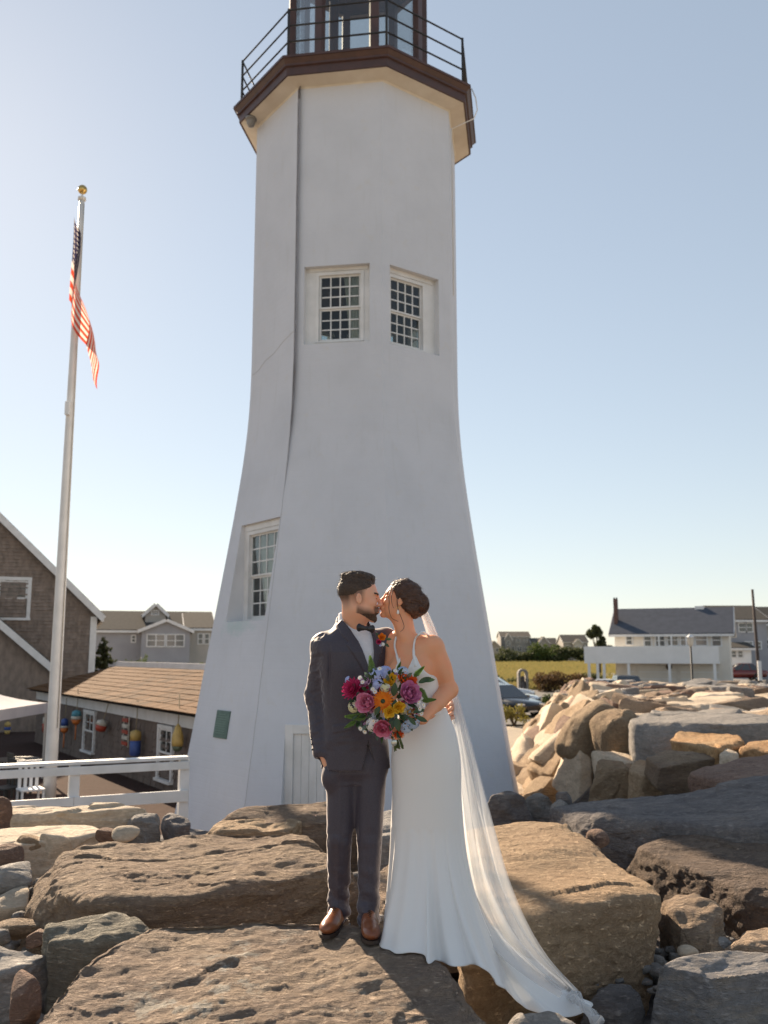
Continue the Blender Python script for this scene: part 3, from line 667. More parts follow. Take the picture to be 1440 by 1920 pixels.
# broken gravel in the gaps
def gravel():
    rs = random.Random(5); V = []; F = []
    D, Q = box_grid(3, 3, 3, True)
    regions = [((-120, 130), (1560, 1780), .52, .75, 260), ((1040, 1440), (1660, 1860), .42, .62, 320), ((0, 240), (1780, 1920), .4, .55, 120), ((650, 900), (1560, 1760), .6, .8, 120)]
    b = 0
    for xr, yr, za, zb, n in regions:
        for _ in range(n):
            q = G(rs.uniform(*xr), rs.uniform(*yr), rs.uniform(za, zb)); s = rs.choice((.02, .025, .03, .04, .06))
            U = D / np.linalg.norm(D, axis=1, keepdims=True) ** .8 * np.array([s*rs.uniform(.6, 1.2), s*rs.uniform(.6, 1.2), s*rs.uniform(.4, .9)])
            U = U * (1 + .25*vnoise(D*1.3 + rs.uniform(0, 99)))[:, None]
            a = rs.uniform(0, 6.28); R = np.array([[cos(a), -sin(a), 0], [sin(a), cos(a), 0], [0, 0, 1]])
            V.append(U @ R.T + np.array([q.x, q.y, q.z])); F.append(Q + b); b += len(D)
    o = mesh_np('gravel', np.concatenate(V), np.concatenate(F), RK_GREY); tag(o, 'loose grey gravel filling gaps between the boulders', 'gravel', kind='stuff')
gravel()
def rubble_bed():
    "packed earth and rubble core that the boulders rest on"
    xs = np.linspace(-9, 9, 60); ys = np.linspace(1.5, 12.5, 50); X, Y = np.meshgrid(xs, ys)
    Z = .38 + .16*fbm(np.stack([X.ravel(), Y.ravel(), 0*X.ravel()], 1)*1.3, 4, 3)
    edge = np.clip((12.2 - Y.ravel())/2.0, 0, 1); Z = GZ - .1 + (Z - GZ + .1)*np.clip(edge*1.5, 0, 1)
    n = 60; I = np.arange(49*59); a = (I//59)*n + I % 59
    o = mesh_np('rubble_bed', np.stack([X.ravel(), Y.ravel(), Z], 1), np.stack([a, a+1, a+n+1, a+n], 1), RK_DARK); tag(o, kind='structure')
rubble_bed()

# ------------------------------------------------------------------ solid modelling for figures
class Field:
    def __init__(s, lo, hi, h):
        s.lo = np.array(lo, np.float32); s.h = h
        s.n = np.ceil((np.array(hi) - s.lo) / h).astype(int) + 1
        s.a = np.full(s.n, .5, np.float32)
    def block(s, lo, hi, m):
        i0 = np.clip(np.floor((np.array(lo) - m - s.lo) / s.h).astype(int), 0, s.n - 1); i1 = np.clip(np.ceil((np.array(hi) + m - s.lo) / s.h).astype(int) + 1, 1, s.n)
        if (i1 <= i0).any(): return None
        sl = tuple(slice(a, b) for a, b in zip(i0, i1))
        g = [s.lo[k] + s.h * np.arange(i0[k], i1[k], dtype=np.float32) for k in range(3)]
        return sl, np.stack(np.meshgrid(*g, indexing='ij'), -1)
    def add(s, prim, k=.01):
        fn, lo, hi = prim; b = s.block(lo, hi, k + 4 * s.h)
        if b is None: return s
        sl, P = b; d = fn(P); a = s.a[sl]
        if k > 0: h = np.maximum(k - np.abs(a - d), 0) / k; s.a[sl] = np.minimum(a, d) - h * h * k * .25
        else: s.a[sl] = np.minimum(a, d)
        return s
    def cut(s, prim, k=.004):
        fn, lo, hi = prim; b = s.block(lo, hi, k + 3 * s.h)
        if b is None: return s
        sl, P = b; d = -fn(P); a = s.a[sl]
        h = np.maximum(k - np.abs(a - d), 0) / k; s.a[sl] = np.maximum(a, d) + h * h * k * .25
        return s
    def keep(s, fn):
        g = [s.lo[k] + s.h * np.arange(s.n[k], dtype=np.float32) for k in range(3)]
        s.a = np.maximum(s.a, fn(np.stack(np.meshgrid(*g, indexing='ij'), -1))); return s
    def mesh(s):
        a = s.a; ins = a < 0; nx, ny, nz = a.shape
        c = np.zeros((nx-1, ny-1, nz-1), np.uint8)
        for dx in (0, 1):
            for dy in (0, 1):
                for dz in (0, 1): c += ins[dx:nx-1+dx, dy:ny-1+dy, dz:nz-1+dz]
        act = (c > 0) & (c < 8); idx = np.full(act.shape, -1, np.int64); cells = np.argwhere(act); idx[act] = np.arange(len(cells))
        acc = np.zeros((len(cells), 3)); cnt = np.zeros(len(cells))
        cor = [(dx, dy, dz) for dx in (0, 1) for dy in (0, 1) for dz in (0, 1)]
        val = {q: a[cells[:, 0]+q[0], cells[:, 1]+q[1], cells[:, 2]+q[2]] for q in cor}
        for q in cor:
            for ax in range(3):
                if q[ax] == 0:
                    r = list(q); r[ax] = 1; r = tuple(r); v0, v1 = val[q], val[r]; m = (v0 < 0) != (v1 < 0)
                    t = np.where(m, v0 / np.where(m, v0 - v1, 1), 0)
                    p = np.array(q, float)[None, :].repeat(len(cells), 0); p[:, ax] = t
                    acc[m] += p[m]; cnt[m] += 1
        V = (cells + acc / np.maximum(cnt, 1)[:, None]) * s.h + s.lo
        F = []
        for ax in range(3):
            u, w = [(1, 2), (2, 0), (0, 1)][ax]
            i0 = ins; sl0 = [slice(None)]*3; sl1 = [slice(None)]*3; sl0[ax] = slice(0, -1); sl1[ax] = slice(1, None)
            e = np.argwhere(ins[tuple(sl0)] != ins[tuple(sl1)]); 
            ok = (e[:, u] > 0) & (e[:, w] > 0) & (e[:, u] < a.shape[u]-1) & (e[:, w] < a.shape[w]-1); e = e[ok]
            fl = ins[e[:, 0], e[:, 1], e[:, 2]]
            def at(du, dw):
                q = e.copy(); q[:, u] += du; q[:, w] += dw; return idx[q[:, 0], q[:, 1], q[:, 2]]
            Q = np.stack([at(-1, -1), at(0, -1), at(0, 0), at(-1, 0)], 1)
            Q[~fl] = Q[~fl][:, ::-1]; F.append(Q)
        F = np.concatenate(F); F = F[(F >= 0).all(1)]
        return V, F
def A3(v): return np.array([v[0], v[1], v[2]], np.float32)
def cone(a, b, r1, r2=None, sq=1.0):
    "tapered limb with round ends"
    a = A3(a); b = A3(b); r2 = r1 if r2 is None else r2; ba = b - a; L2 = float(ba @ ba)
    def fn(P):
        pa = P - a; t = np.clip((pa @ ba) / L2, 0, 1)
        return np.linalg.norm(pa - t[..., None] * ba, axis=-1) - (r1 + (r2 - r1) * t)
    m = max(r1, r2); return fn, np.minimum(a, b) - m, np.maximum(a, b) + m
def ell(c, r, R=None):
    c = A3(c); r = A3(r); R_ = np.eye(3, dtype=np.float32) if R is None else np.array(R, np.float32)
    def fn(P):
        q = (P - c) @ R_; k0 = np.linalg.norm(q / r, axis=-1); k1 = np.linalg.norm(q / (r * r), axis=-1)
        return k0 * (k0 - 1) / np.maximum(k1, 1e-6)
    m = float(r.max()) if R is not None else r; return fn, c - m, c + m
def xform(prim, R, t, s=1.0):
    "prim given in local coordinates, placed by world = R (s local) + t"
    fn, lo, hi = prim; R = np.array(R, np.float32); t = A3(t)
    c = [(R @ (s * np.array([x, y, z]))) + t for x in (lo[0], hi[0]) for y in (lo[1], hi[1]) for z in (lo[2], hi[2])]
    return (lambda P: fn(((P - t) @ R) / s) * s), np.min(c, 0), np.max(c, 0)
def stack(levels, R, t, pw=2.3):
    """levels: (z, cx, cy, a, b) cross-sections in local coordinates"""
    L = np.array(levels, np.float32); L = L[np.argsort(L[:, 0])]; R = np.array(R, np.float32); t = A3(t)
    def fn(P):
        q = (P - t) @ R; z = q[..., 2]
        v = [np.interp(z, L[:, 0], L[:, k]) for k in (1, 2, 3, 4)]
        x = (q[..., 0] - v[0]) / v[2]; y = (q[..., 1] - v[1]) / v[3]
        k = (np.abs(x) ** pw + np.abs(y) ** pw) ** (1 / pw)
        d = (k - 1) * np.minimum(v[2], v[3])
        return np.maximum(d, np.maximum(L[0, 0] - z, z - L[-1, 0])).astype(np.float32)
    m = float(max(L[:, 3].max(), L[:, 4].max()) + abs(L[:, 1]).max() + abs(L[:, 2]).max())
    lo = t + np.array([-m, -m, L[0, 0]]); hi = t + np.array([m, m, L[-1, 0]]); return fn, lo, hi
def polydist(poly):
    Pg = np.array(poly, np.float32)
    def fn(x, z):
        d = np.full(x.shape, 1e9, np.float32); inside = np.zeros(x.shape, bool); n = len(Pg)
        for i in range(n):
            a = Pg[i]; b = Pg[(i+1) % n]; e = b - a; wx = x - a[0]; wz = z - a[1]
            t = np.clip((wx*e[0] + wz*e[1]) / float(e @ e), 0, 1)
            d = np.minimum(d, (wx - e[0]*t)**2 + (wz - e[1]*t)**2)
            c = (a[1] > z) != (b[1] > z); inside ^= c & (x < (b[0]-a[0]) * (z-a[1]) / (b[1]-a[1] + 1e-12) + a[0])
        d = np.sqrt(d); return np.where(inside, -d, d)
    return fn
def Rz(a): return np.array(Matrix.Rotation(a, 3, 'Z'), np.float32)
def Rx(a): return np.array(Matrix.Rotation(a, 3, 'X'), np.float32)
def Ry(a): return np.array(Matrix.Rotation(a, 3, 'Y'), np.float32)

def head_prims(male=True):
    "list of (op, prim, k) in head coordinates: x forward, y left, z up, origin between the ears"
    p = []; A = lambda q, k=.02: p.append(('+', q, k)); C = lambda q, k=.008: p.append(('-', q, k))
    w = 1.0 if male else .95
    A(ell((-.014, 0, .036), (.099, .076*w, .087)), .01)
    A(ell((.028, 0, -.020), (.062, .061*w, .080)), .03)
    A(ell((.030, 0, -.072), (.056 if male else .050, .054 if male else .047, .038)), .025)
    A(ell((.005, 0, -.060), (.045, .060*w, .04)), .03)
    A(ell((.078, 0, -.104 if male else -.098), (.018, .022 if male else .016, .018)), .022)
    A(ell((.076, 0, .022 if male else .026), (.017 if male else .011, .048, .012)), .02)
    for s in (-1, 1):
        A(ell((.066, .037*s, -.026), (.022, .022, .020)), .02)           # cheek
        C(ell((.098, .031*s, .002), (.018, .017, .013)), .014)           # socket
        A(ell((.0745, .031*s, -.001), (.0145, .0155, .0125)), .004)      # closed lid
        A(ell((-.006, .078*s*w, -.012), (.0165, .007, .027), Rz(.35*s) @ Ry(-.2)), .006)
        C(ell((.000, .087*s*w, -.008), (.008, .006, .014), Rz(.35*s) @ Ry(-.2)), .004)
        A(ell((.000, .077*s*w, -.033), (.007, .006, .008)), .006)
    nl = .004 if male else -.004
    A(cone((.086, 0, .018), (.112+nl, 0, -.026), .008, .0105), .012)
    A(ell((.104+nl, 0, -.031), (.013, .016 if male else .014, .009)), .008)
    for s in (-1, 1): A(ell((.098+nl, .0125*s, -.032), (.009, .006, .007)), .006)
    A(ell((.090, 0, -.062), (.016, .028, .020)), .012)
    A(ell((.103, 0, -.055), (.0075, .021, .0052)), .004)
    A(ell((.101, 0, -.066), (.0078, .019, .0062)), .004)
    C(ell((.112, 0, -.0605), (.010, .022, .0016)), .003)
    C(ell((.100, 0, -.082), (.007, .016, .006)), .008)
    return p
def put_head(f, R, t, s, male):
    for op, q, k in head_prims(male):
        q = xform(q, R, t, s)
        if op == '+': f.add(q, k*s)
        else: f.cut(q, k*s)
def patch(V, F, mask_v, off, name, mat, parent, base, seed=0, jitter=.0):
    "thin shell over part of a surface (beard, brows)"
    fm = mask_v[F].min(1) > .5; Fs = F[fm]
    if len(Fs) == 0: return None
    N = vnormals(V, F); u, inv = np.unique(Fs, return_inverse=True); inv = inv.reshape(Fs.shape)
    d = off * (1 + jitter * vnoise(V[u] * 260, seed))
    top = V[u] + N[u] * d[:, None]
    return mesh_np(name, top - base, inv, mat, parent)
def strands(V, F, flow, n, L, wd, lift, mat, parent, seed, seg=4):
    "fine hairs combed over a surface"
    rg = np.random.default_rng(seed); N = vnormals(V, F); k = rg.integers(0, len(V), n); p = V[k].astype(float); nn = N[k]; rows = []
    LL = L*rg.uniform(.6, 1.3, n)[:, None]
    for j in range(seg+1):
        d = flow(p); d = d - nn*(d*nn).sum(1, keepdims=True); d += rg.normal(0, .12, d.shape); d /= np.linalg.norm(d, axis=1, keepdims=True) + 1e-9
        s = np.cross(d, nn); w_ = wd*(1 - .8*j/seg); q = p + nn*(lift*rg.uniform(.2, 1, (n, 1))*math.sin(pi*min(1, .15+.6*j/seg)))
        rows += [q - s*w_, q + s*w_]; p = p + d*LL/seg
    P = np.stack(rows, 1).reshape(-1, 3); c = 2*(seg+1); b = np.arange(n)*c; Fq = np.concatenate([np.stack([b+2*j, b+2*j+1, b+2*j+3, b+2*j+2], 1) for j in range(seg)])
    o = mesh_np('hair_strands', P, Fq, mat, parent); o['kind'] = 'stuff'; return o
def attr(o, name, vals):
    at = o.data.attributes.new(name, 'FLOAT', 'POINT'); at.data.foreach_set('value', np.asarray(vals, np.float32))

def skin_mat(name, base, lip, hair):
    m, nt, b = _nodes(name); vec = coords(nt, False)
    n1 = noise(nt, vec, 9, 4); n2 = noise(nt, vec, 240, 2)
    col = mix(nt, ramp(nt, n1, .35, .7), base, (base[0]*1.08, base[1]*.93, base[2]*.88))
    for nm, c in (('lip', lip), ('stubble', hair)):
        at = nt.nodes.new('ShaderNodeAttribute'); at.attribute_name = nm; col = mix(nt, at.outputs['Fac'], col, c)
    nt.links.new(col, b.inputs['Base Color']); b.inputs['Roughness'].default_value = .48; b.inputs['Specular IOR Level'].default_value = .4
    b.inputs['Subsurface Weight'].default_value = .25; b.inputs['Subsurface Radius'].default_value = (1, .35, .2); b.inputs['Subsurface Scale'].default_value = .008
    nt.links.new(bump(nt, b, n2, .08, .001), b.inputs['Normal']); return m
def hair_mat(name, c1, c2, stretch=(1, 1, 1), sc=60):
    m, nt, b = _nodes(name); vec = coords(nt, False, stretch)
    n1 = noise(nt, vec, sc, 6, .7, .6); nt.links.new(mix(nt, ramp(nt, n1, .35, .65), c1, c2), b.inputs['Base Color'])
    b.inputs['Roughness'].default_value = .42; b.inputs['Specular IOR Level'].default_value = .4
    nt.links.new(bump(nt, b, n1, .9, .006), b.inputs['Normal']); return m
def suit_mat(name, c1, c2):
    m, nt, b = _nodes(name); vec = coords(nt, False)
    n1 = noise(nt, vec, 3, 4); n2 = noise(nt, coords(nt, False, (1, 1, .3)), 420, 3)
    nt.links.new(mix(nt, ramp(nt, n2, .35, .65, 0, 1), c1, c2), b.inputs['Base Color'])
    b.inputs['Roughness'].default_value = .55; b.inputs['Sheen Weight'].default_value = .9; b.inputs['Sheen Roughness'].default_value = .3; b.inputs['Sheen Tint'].default_value = (1, .95, .95, 1); b.inputs['Specular IOR Level'].default_value = .4
    nt.links.new(bump(nt, b, n2, .15, .001), b.inputs['Normal']); return m
M_SKIN1 = skin_mat('skin_of_groom', (.74, .42, .28), (.40, .19, .15), (.05, .032, .026))
M_SKIN2 = skin_mat('skin_of_bride', (.76, .37, .21), (.40, .14, .12), (.05, .032, .026))
M_BEARD = hair_mat('trimmed_beard', (.05, .031, .022), (.10, .062, .042), (1, 1, 1), 160)
M_HAIR1 = hair_mat('short_dark_hair', (.042, .025, .017), (.085, .052, .034), (1, 3, 1), 90)
M_HAIR2 = hair_mat('pinned_brown_hair', (.050, .024, .016), (.12, .060, .038), (1, 1, 2.2), 55)
M_SUIT = suit_mat('plum_grey_wool', (.048, .041, .056), (.066, .057, .074))
M_SHIRT = mk('white_shirt_cotton', (.72, .73, .78), .8, (.66, .67, .72), ns=60)
M_TIE = mk('black_satin', (.014, .013, .016), .35, (.03, .028, .032), ns=40)
M_SHOE = mk('tan_shoe_leather', (.27, .095, .038), .28, (.19, .06, .025), ns=9, bs=60, bstr=.12, bdist=.004)
M_SOLE = mk('dark_shoe_sole', (.035, .022, .016), .6)
def gown_mat(name, trans):
    m, nt, b = _nodes(name); vec = coords(nt, False); n1 = noise(nt, vec, 2.5, 4); n2 = noise(nt, vec, 500, 2)
    col = mix(nt, ramp(nt, n1, .3, .7), (.90, .89, .88), (.87, .87, .86)); nt.links.new(col, b.inputs['Base Color'])
    b.inputs['Roughness'].default_value = .5; b.inputs['Sheen Weight'].default_value = .3; b.inputs['Specular IOR Level'].default_value = .35
    nt.links.new(bump(nt, b, n2, .05, .001), b.inputs['Normal'])
    t = nt.nodes.new('ShaderNodeBsdfTranslucent'); t.inputs[0].default_value = (.80, .82, .85, 1); ms = nt.nodes.new('ShaderNodeMixShader'); ms.inputs[0].default_value = trans
    nt.links.new(b.outputs[0], ms.inputs[1]); nt.links.new(t.outputs[0], ms.inputs[2]); nt.links.new(ms.outputs[0], nt.nodes['Material Output'].inputs[0]); return m
M_GOWN = gown_mat('white_crepe_gown', .18)
def veil_mat():
    m, nt, b = _nodes('sheer_tulle'); nt.nodes.remove(b)
    d = nt.nodes.new('ShaderNodeBsdfDiffuse'); d.inputs[0].default_value = (.86, .85, .83, 1)
    t = nt.nodes.new('ShaderNodeBsdfTranslucent'); t.inputs[0].default_value = (.80, .83, .87, 1)
    tr = nt.nodes.new('ShaderNodeBsdfTransparent'); m1 = nt.nodes.new('ShaderNodeMixShader'); m1.inputs[0].default_value = .5
    nt.links.new(d.outputs[0], m1.inputs[1]); nt.links.new(t.outputs[0], m1.inputs[2])
    lw = nt.nodes.new('ShaderNodeLayerWeight'); lw.inputs[0].default_value = .35
    m2 = nt.nodes.new('ShaderNodeMixShader'); nt.links.new(ramp(nt, lw.outputs['Facing'], 0, 1, .36, .8), m2.inputs[0])
    nt.links.new(tr.outputs[0], m2.inputs[1]); nt.links.new(m1.outputs[0], m2.inputs[2]); nt.links.new(m2.outputs[0], nt.nodes['Material Output'].inputs[0]); return m
M_VEIL = veil_mat()

# where the picture rays meet the boulder under the couple
from mathutils.bvhtree import BVHTree
def bvh_of(o):
    me = o.data; mw = Matrix.Translation(o.location)
    return BVHTree.FromPolygons([mw @ v.co for v in me.vertices], [tuple(p.vertices) for p in me.polygons])
BV1 = bvh_of(ROCK1)
def hit(px, py, default_z=1.0):
    d = ray(px, py); r = BV1.ray_cast(Vector((0, 0, CZ)), d)
    return r[0] if r[0] is not None else G(px, py, default_z)
def rock_z(x, y, dflt):
    r = BV1.ray_cast(Vector((x, y, 6)), Vector((0, 0, -1))); return r[0].z if r[0] is not None else dflt

# ------------------------------------------------------------------ groom
def swirl(V, N, seed, amp, fr):
    return amp * fbm(V * np.array(fr), 3, seed)
def build_groom():
    fR = hit(630, 1742); fL = hit(692, 1752)
    Y = (fR.y + fL.y) / 2 + .10
    base = Vector(((fR.x + fL.x) / 2, Y, min(fR.z, fL.z)))
    root = thing('person', 'man in a dark plum suit and bow tie kissing the bride', 'person', base, 0); B = A3(base)
    kY = Y / 4.72
    w = lambda px, py, dy=0.0: A3(W(px, py, Y + dy))
    yaw = radians(14); RT = Rz(yaw)                     # torso turned a little towards her
    # --- head, neck, hands: one body
    hR = Rz(radians(4)) @ Rx(radians(-4)) @ Ry(radians(4)); ht = w(674, 1121, -.05); hs = 1.0 * kY
    f = Field(w(560, 1440, .3) - np.array([.05, .45, .05]), w(905, 1050, .3) + np.array([.05, .1, .05]), .0028)
    put_head(f, hR, ht, hs, True)
    nb = w(662, 1185, .02)
    f.add(cone(ht + hR @ np.array([-.030, 0, -.05])*hs, nb, .056*hs, .062*hs), .03)
    f.add(cone(ht + hR @ np.array([.012, 0, -.07])*hs, nb + np.array([.015, -.03, .02]), .040*hs, .045*hs), .03)
    f.add(ell(nb - np.array([0, 0, .05]), (.15, .08, .08)), .03)
    # forearm and hand into the trouser pocket
    wr = w(603, 1406, -.06); f.add(cone(w(597, 1380, -.04), wr, .022, .024), .01)
    f.add(cone(wr, w(616, 1436, -.055), .023, .026), .012)
    f.add(cone(nb - np.array([0, 0, .05]), w(606, 1215, .02), .05, .035), .01); f.add(cone(w(606, 1215, .02), w(594, 1303, .05), .03, .024), .01); f.add(cone(w(594, 1303, .05), w(597, 1385, -.035), .024, .022), .01)
    f.add(cone(nb - np.array([0, 0, .05]), w(722, 1205, .05), .05, .035), .01); f.add(cone(w(722, 1205, .05), w(768, 1292, .24), .035, .032), .01); f.add(cone(w(768, 1292, .24), w(826, 1318, .21), .032, .028), .01)
    # hand round her back
    hb = w(843, 1324, .10)
    f.add(cone(w(826, 1318, .20), hb, .026, .028), .01); f.add(ell(hb + np.array([-.015, 0, -.01]), (.036, .020, .042)), .012)
    for k, (x0, y0, x1, y1) in enumerate(((846, 1316, 842, 1322), (847, 1325, 842, 1331), (848, 1334, 843, 1340), (849, 1343, 846, 1348))):
        f.add(cone(w(x0, y0, .09), w((x0+x1)/2+2, (y0+y1)/2, .03), .0105, .0095), .005); f.add(cone(w((x0+x1)/2+2, (y0+y1)/2, .03), w(x1, y1, -.02), .0095, .0078), .004)
    V, F = f.mesh(); V = relax(V, F, 1)
    body = mesh_np('body', V - B, F, M_SKIN1, root)
    q = ((V - ht) @ hR) / hs; x, y, z = q[:, 0], q[:, 1], q[:, 2]; ay = np.abs(y)
    near = (np.linalg.norm(q, axis=1) < .16)
    sm = lambda e0, e1, v: np.clip((v - e0) / (e1 - e0), 0, 1)
    lip = near * sm(.09, .098, x) * sm(.024, .017, ay) * sm(-.074, -.070, z) * sm(-.049, -.053, z)
    jawline = -.050 - .30 * np.clip(x - .0, 0, .06) * 0
    beardm = near * sm(-.018, -.006, x + 0 * z) * np.maximum(sm(-.050, -.078, z + .2 * np.clip(x - .05, 0, 1) + .35*np.clip(.03 - x, 0, .05)*-1), sm(.070, .082, x) * sm(-.040, -.046, z)) * (1 - lip) * sm(-.150, -.135, z)
    side = near * sm(.004, -.006, x - .3*z) * sm(-.075, -.03, z) * sm(.09, .075, -x + 0*z + .0) * sm(.055, .065, ay + 0)  
    fade = near * sm(-.055, .02, z) * sm(.03, .005, x) * sm(.045, .06, ay + .0 * x)
    back = near * sm(-.03, -.06, x) * sm(-.075, -.01, z)
    stub = np.clip(np.maximum(beardm * .82, np.maximum(fade * .55, back * .7)), 0, .9) * (1 - (ay > .079))
    jawb = z > -.086 - .40*np.clip(x, 0, .1)
    beardm = beardm * jawb
    stub = np.clip(np.maximum(beardm * .8, np.maximum(fade * .75, back * .88)), 0, .92) * (1 - (ay > .079))
    core = near * (beardm > .75) * (ay < .08) * ((z < -.082 - .10*np.clip(.05-x,0,1) + .30*np.clip(x-.07,0,.03)) | ((z > -.052) & (x > .09)))
    attr(body, 'lip', lip * .7); attr(body, 'stubble', stub)
    patch(V, F, core.astype(float), .0022*hs, 'beard', M_BEARD, root, B, 3, .5)
    brow = near * (z > .017 + .12*(ay-.03)*0) * (z < .027) * (ay > .012) * (ay < .053) * (x > .05)
    patch(V, F, brow.astype(float), .0028, 'eyebrows', M_HAIR1, root, B, 4, .4)
    m = MB()
    for s in (-1, 1):
        pts = [ht + hR @ (np.array([.0885 - 5.5*(u*.014)**2*4, s*(.031 + u*.014), -.0045 + .004*u*u])*hs) for u in np.linspace(-1, 1, 7)]
        m.tube([p - B for p in pts], .0013, 5)
    m.build('eyelashes', M_HAIR1, root)
    # --- hair
    g = Field(ht - .15, ht + .17, .0025)
    cap = xform(ell((-.0155, 0, .039), (.1000, .0772, .0862)), hR, ht, hs); g.add(cap, 0)
    g.add(xform(ell((.010, 0, .105), (.062, .056, .023), Ry(-.05)), hR, ht, hs), .03); g.add(xform(ell((-.03, 0, .108), (.07, .056, .02)), hR, ht, hs), .03)
    def line(P):
        q = ((P - ht) @ hR) / hs; zm = np.interp(q[..., 0], [-.13, -.06, -.028, -.015, .02, .045, .066, .08, .092, .12], [.000, .000, .006, .024, .034, .044, .070, .086, .093, .10])
        return (zm - q[..., 2]) * hs * .7
    g.keep(line); Vh, Fh = g.mesh(); Vh = relax(Vh, Fh, 1); Nh = vnormals(Vh, Fh)
    qh = (Vh - ht) @ hR; Vh = Vh + Nh * (.004*fbm(qh*np.array([25, 90, 40]), 3, 5) * np.clip((qh[:, 2]-.05)/.05, .1, 1))[:, None]
    hair = mesh_np('hair', Vh - B, Fh, M_HAIR1, root)
    strands(Vh - B, Fh, lambda p: np.stack([-np.ones(len(p)), 0*p[:, 0], np.clip((ht[2]-B[2]+.08-p[:, 2])*-6, -1.2, .3)], 1) @ hR.T, 1500, .022, .0009, .0035, M_HAIR1, hair, 3)
    # --- jacket
    zN = w(664, 1172)[2]
    c0 = w(664, 1200); hem = w(666, 1437)[2]; t0 = np.array([c0[0], Y, 0], np.float32)
    zz = lambda py: float(w(664, py)[2])
    off = lambda px, py: float(w(px, py)[0] - c0[0])
    lv = [(zz(1440), off(668, 1440), 0, .185, .125), (zz(1400), off(666, 1400), 0, .180, .122), (zz(1345), off(663, 1345), 0, .165, .112), (zz(1300), off(662, 1300), 0, .170, .115),
          (zz(1255), off(662, 1255), 0, .187, .125), (zz(1222), off(662, 1222), 0, .196, .122), (zz(1203), off(662, 1203), .01, .192, .112), (zz(1190), off(662, 1190), .015, .155, .10), (zz(1178), off(662, 1178), .02, .112, .094), (zz(1167), off(662, 1167), .018, .092, .088), (zz(1156), off(662, 1156), .016, .087, .084), (zz(1146), off(662, 1146), .014, .085, .083)]
    tor = stack(lv, RT, t0, 2.4)
    f = Field(w(545, 1470, 0) - np.array([.03, .32, .03]), w(900, 1130, 0) + np.array([0, .35, .02]), .0042)
    f.add(tor, 0)
    shR = w(606, 1208, 0.0); elR = w(592, 1303, .05); wrR = w(602, 1410, -.045)
    f.add(ell(shR + np.array([.015, .0, -.012]), (.060, .068, .056)), .05)
    f.add(cone(shR, elR, .058, .056), .045); f.add(cone(elR, wrR, .056, .044), .03)
    shL = w(722, 1200, .04); elL = w(768, 1292, .24); wrL = w(824, 1318, .22)
    f.add(ell(shL, (.058, .066, .054)), .05); f.add(cone(shL, elL, .064, .055), .035); f.add(cone(elL, wrL, .055, .045), .02)
    # armpit crease and sleeve mouth
    f.cut(cone(wrR + (wrR - elR)*.16, wrR + (wrR-elR)*.6, .034, .036), .006)
    f.cut((lambda P: np.linalg.norm((P - w(617, 1275, -.135)) * np.array([2.6, 1, .16]), axis=-1) - .025, w(590, 1390, -.25), w(640, 1215, 0)), .02)
    # front opening over the shirt
    lx = lambda px, py: float(((w(px, py, -.1) - t0) @ RT)[0])
    vp = [(lx(640, 1150), zz(1150)), (lx(668, 1195), zz(1195)), (lx(695, 1268), zz(1268)), (lx(703, 1262), zz(1262)), (lx(702, 1200), zz(1200)), (lx(698, 1150), zz(1150))]
    pd = polydist(vp)
    def vfn(P):
        q = (P - t0) @ RT; return np.maximum(pd(q[..., 0], q[..., 2]), q[..., 1] + .02).astype(np.float32)
    f.cut((vfn, w(630, 1285, -.3), w(720, 1140, .1)), .004)
    # neck hole
    f.cut(cone(nb + np.array([0, .0, -.06]), nb + np.array([.004, -.004, .2]), .0775, .0765), .004)
    f.keep(lambda P: (P[..., 2] - zz(1153) - .55*(P[..., 1]-Y-.06)) * .87)
    # vent between the front edges below the button
    pd2 = polydist([(lx(690, 1385), zz(1385)), (lx(676, 1450), zz(1450)), (lx(712, 1450), zz(1450))])
    f.cut((lambda P: (lambda q: np.maximum(pd2(q[..., 0], q[..., 2]), q[..., 1] + .02).astype(np.float32))((P - t0) @ RT), w(660, 1460, -.3), w(725, 1380, .1)), .004)
    # lapels, flap, pocket square edge: raised layers
    tf = tor[0]
    def layer(poly, th):
        pp = polydist(poly)
        def fn(P):
            q = (P - t0) @ RT; return np.maximum(np.maximum(tf(P) - th, -(tf(P) + .012)), np.maximum(pp(q[..., 0], q[..., 2]), q[..., 1] + .0)).astype(np.float32)
        zs = [p[1] for p in poly]; return fn, t0 + np.array([-.3, -.35, min(zs)]), t0 + np.array([.3, .2, max(zs)])
    q_ = lambda px, py: (lx(px, py), zz(py))
    f.add(layer([q_(643, 1162), q_(634, 1172), q_(640, 1190), q_(654, 1204), q_(648, 1209), q_(664, 1232), q_(690, 1272), q_(697, 1264), q_(672, 1202), q_(652, 1172)], .0085), .002)
    f.add(layer([q_(700, 1178), q_(712, 1185), q_(722, 1200), q_(714, 1206), q_(722, 1214), q_(712, 1240), q_(700, 1270), q_(698, 1262), q_(703, 1220), q_(702, 1190)], .0085), .002)
    f.add(layer([q_(622, 1358), q_(660, 1352), q_(660, 1364), q_(623, 1371)], .004), .002)
    V, F = f.mesh(); V = relax(V, F, 1); N = vnormals(V, F)
    # cloth wrinkles: strong on the sleeve, light on the chest, drawn towards the elbow
    L = V - elR; dist = np.linalg.norm((V - (shR + elR)/2) * np.array([1, 1, .55]), axis=1)
    sleeve = np.clip((w(617, 1250)[0] - V[:, 0]) / .03, 0, 1)
    ph = L[:, 2]*55 + L[:, 0]*40 + 2.5*vnoise(V*np.array([9, 9, 7]), 3)
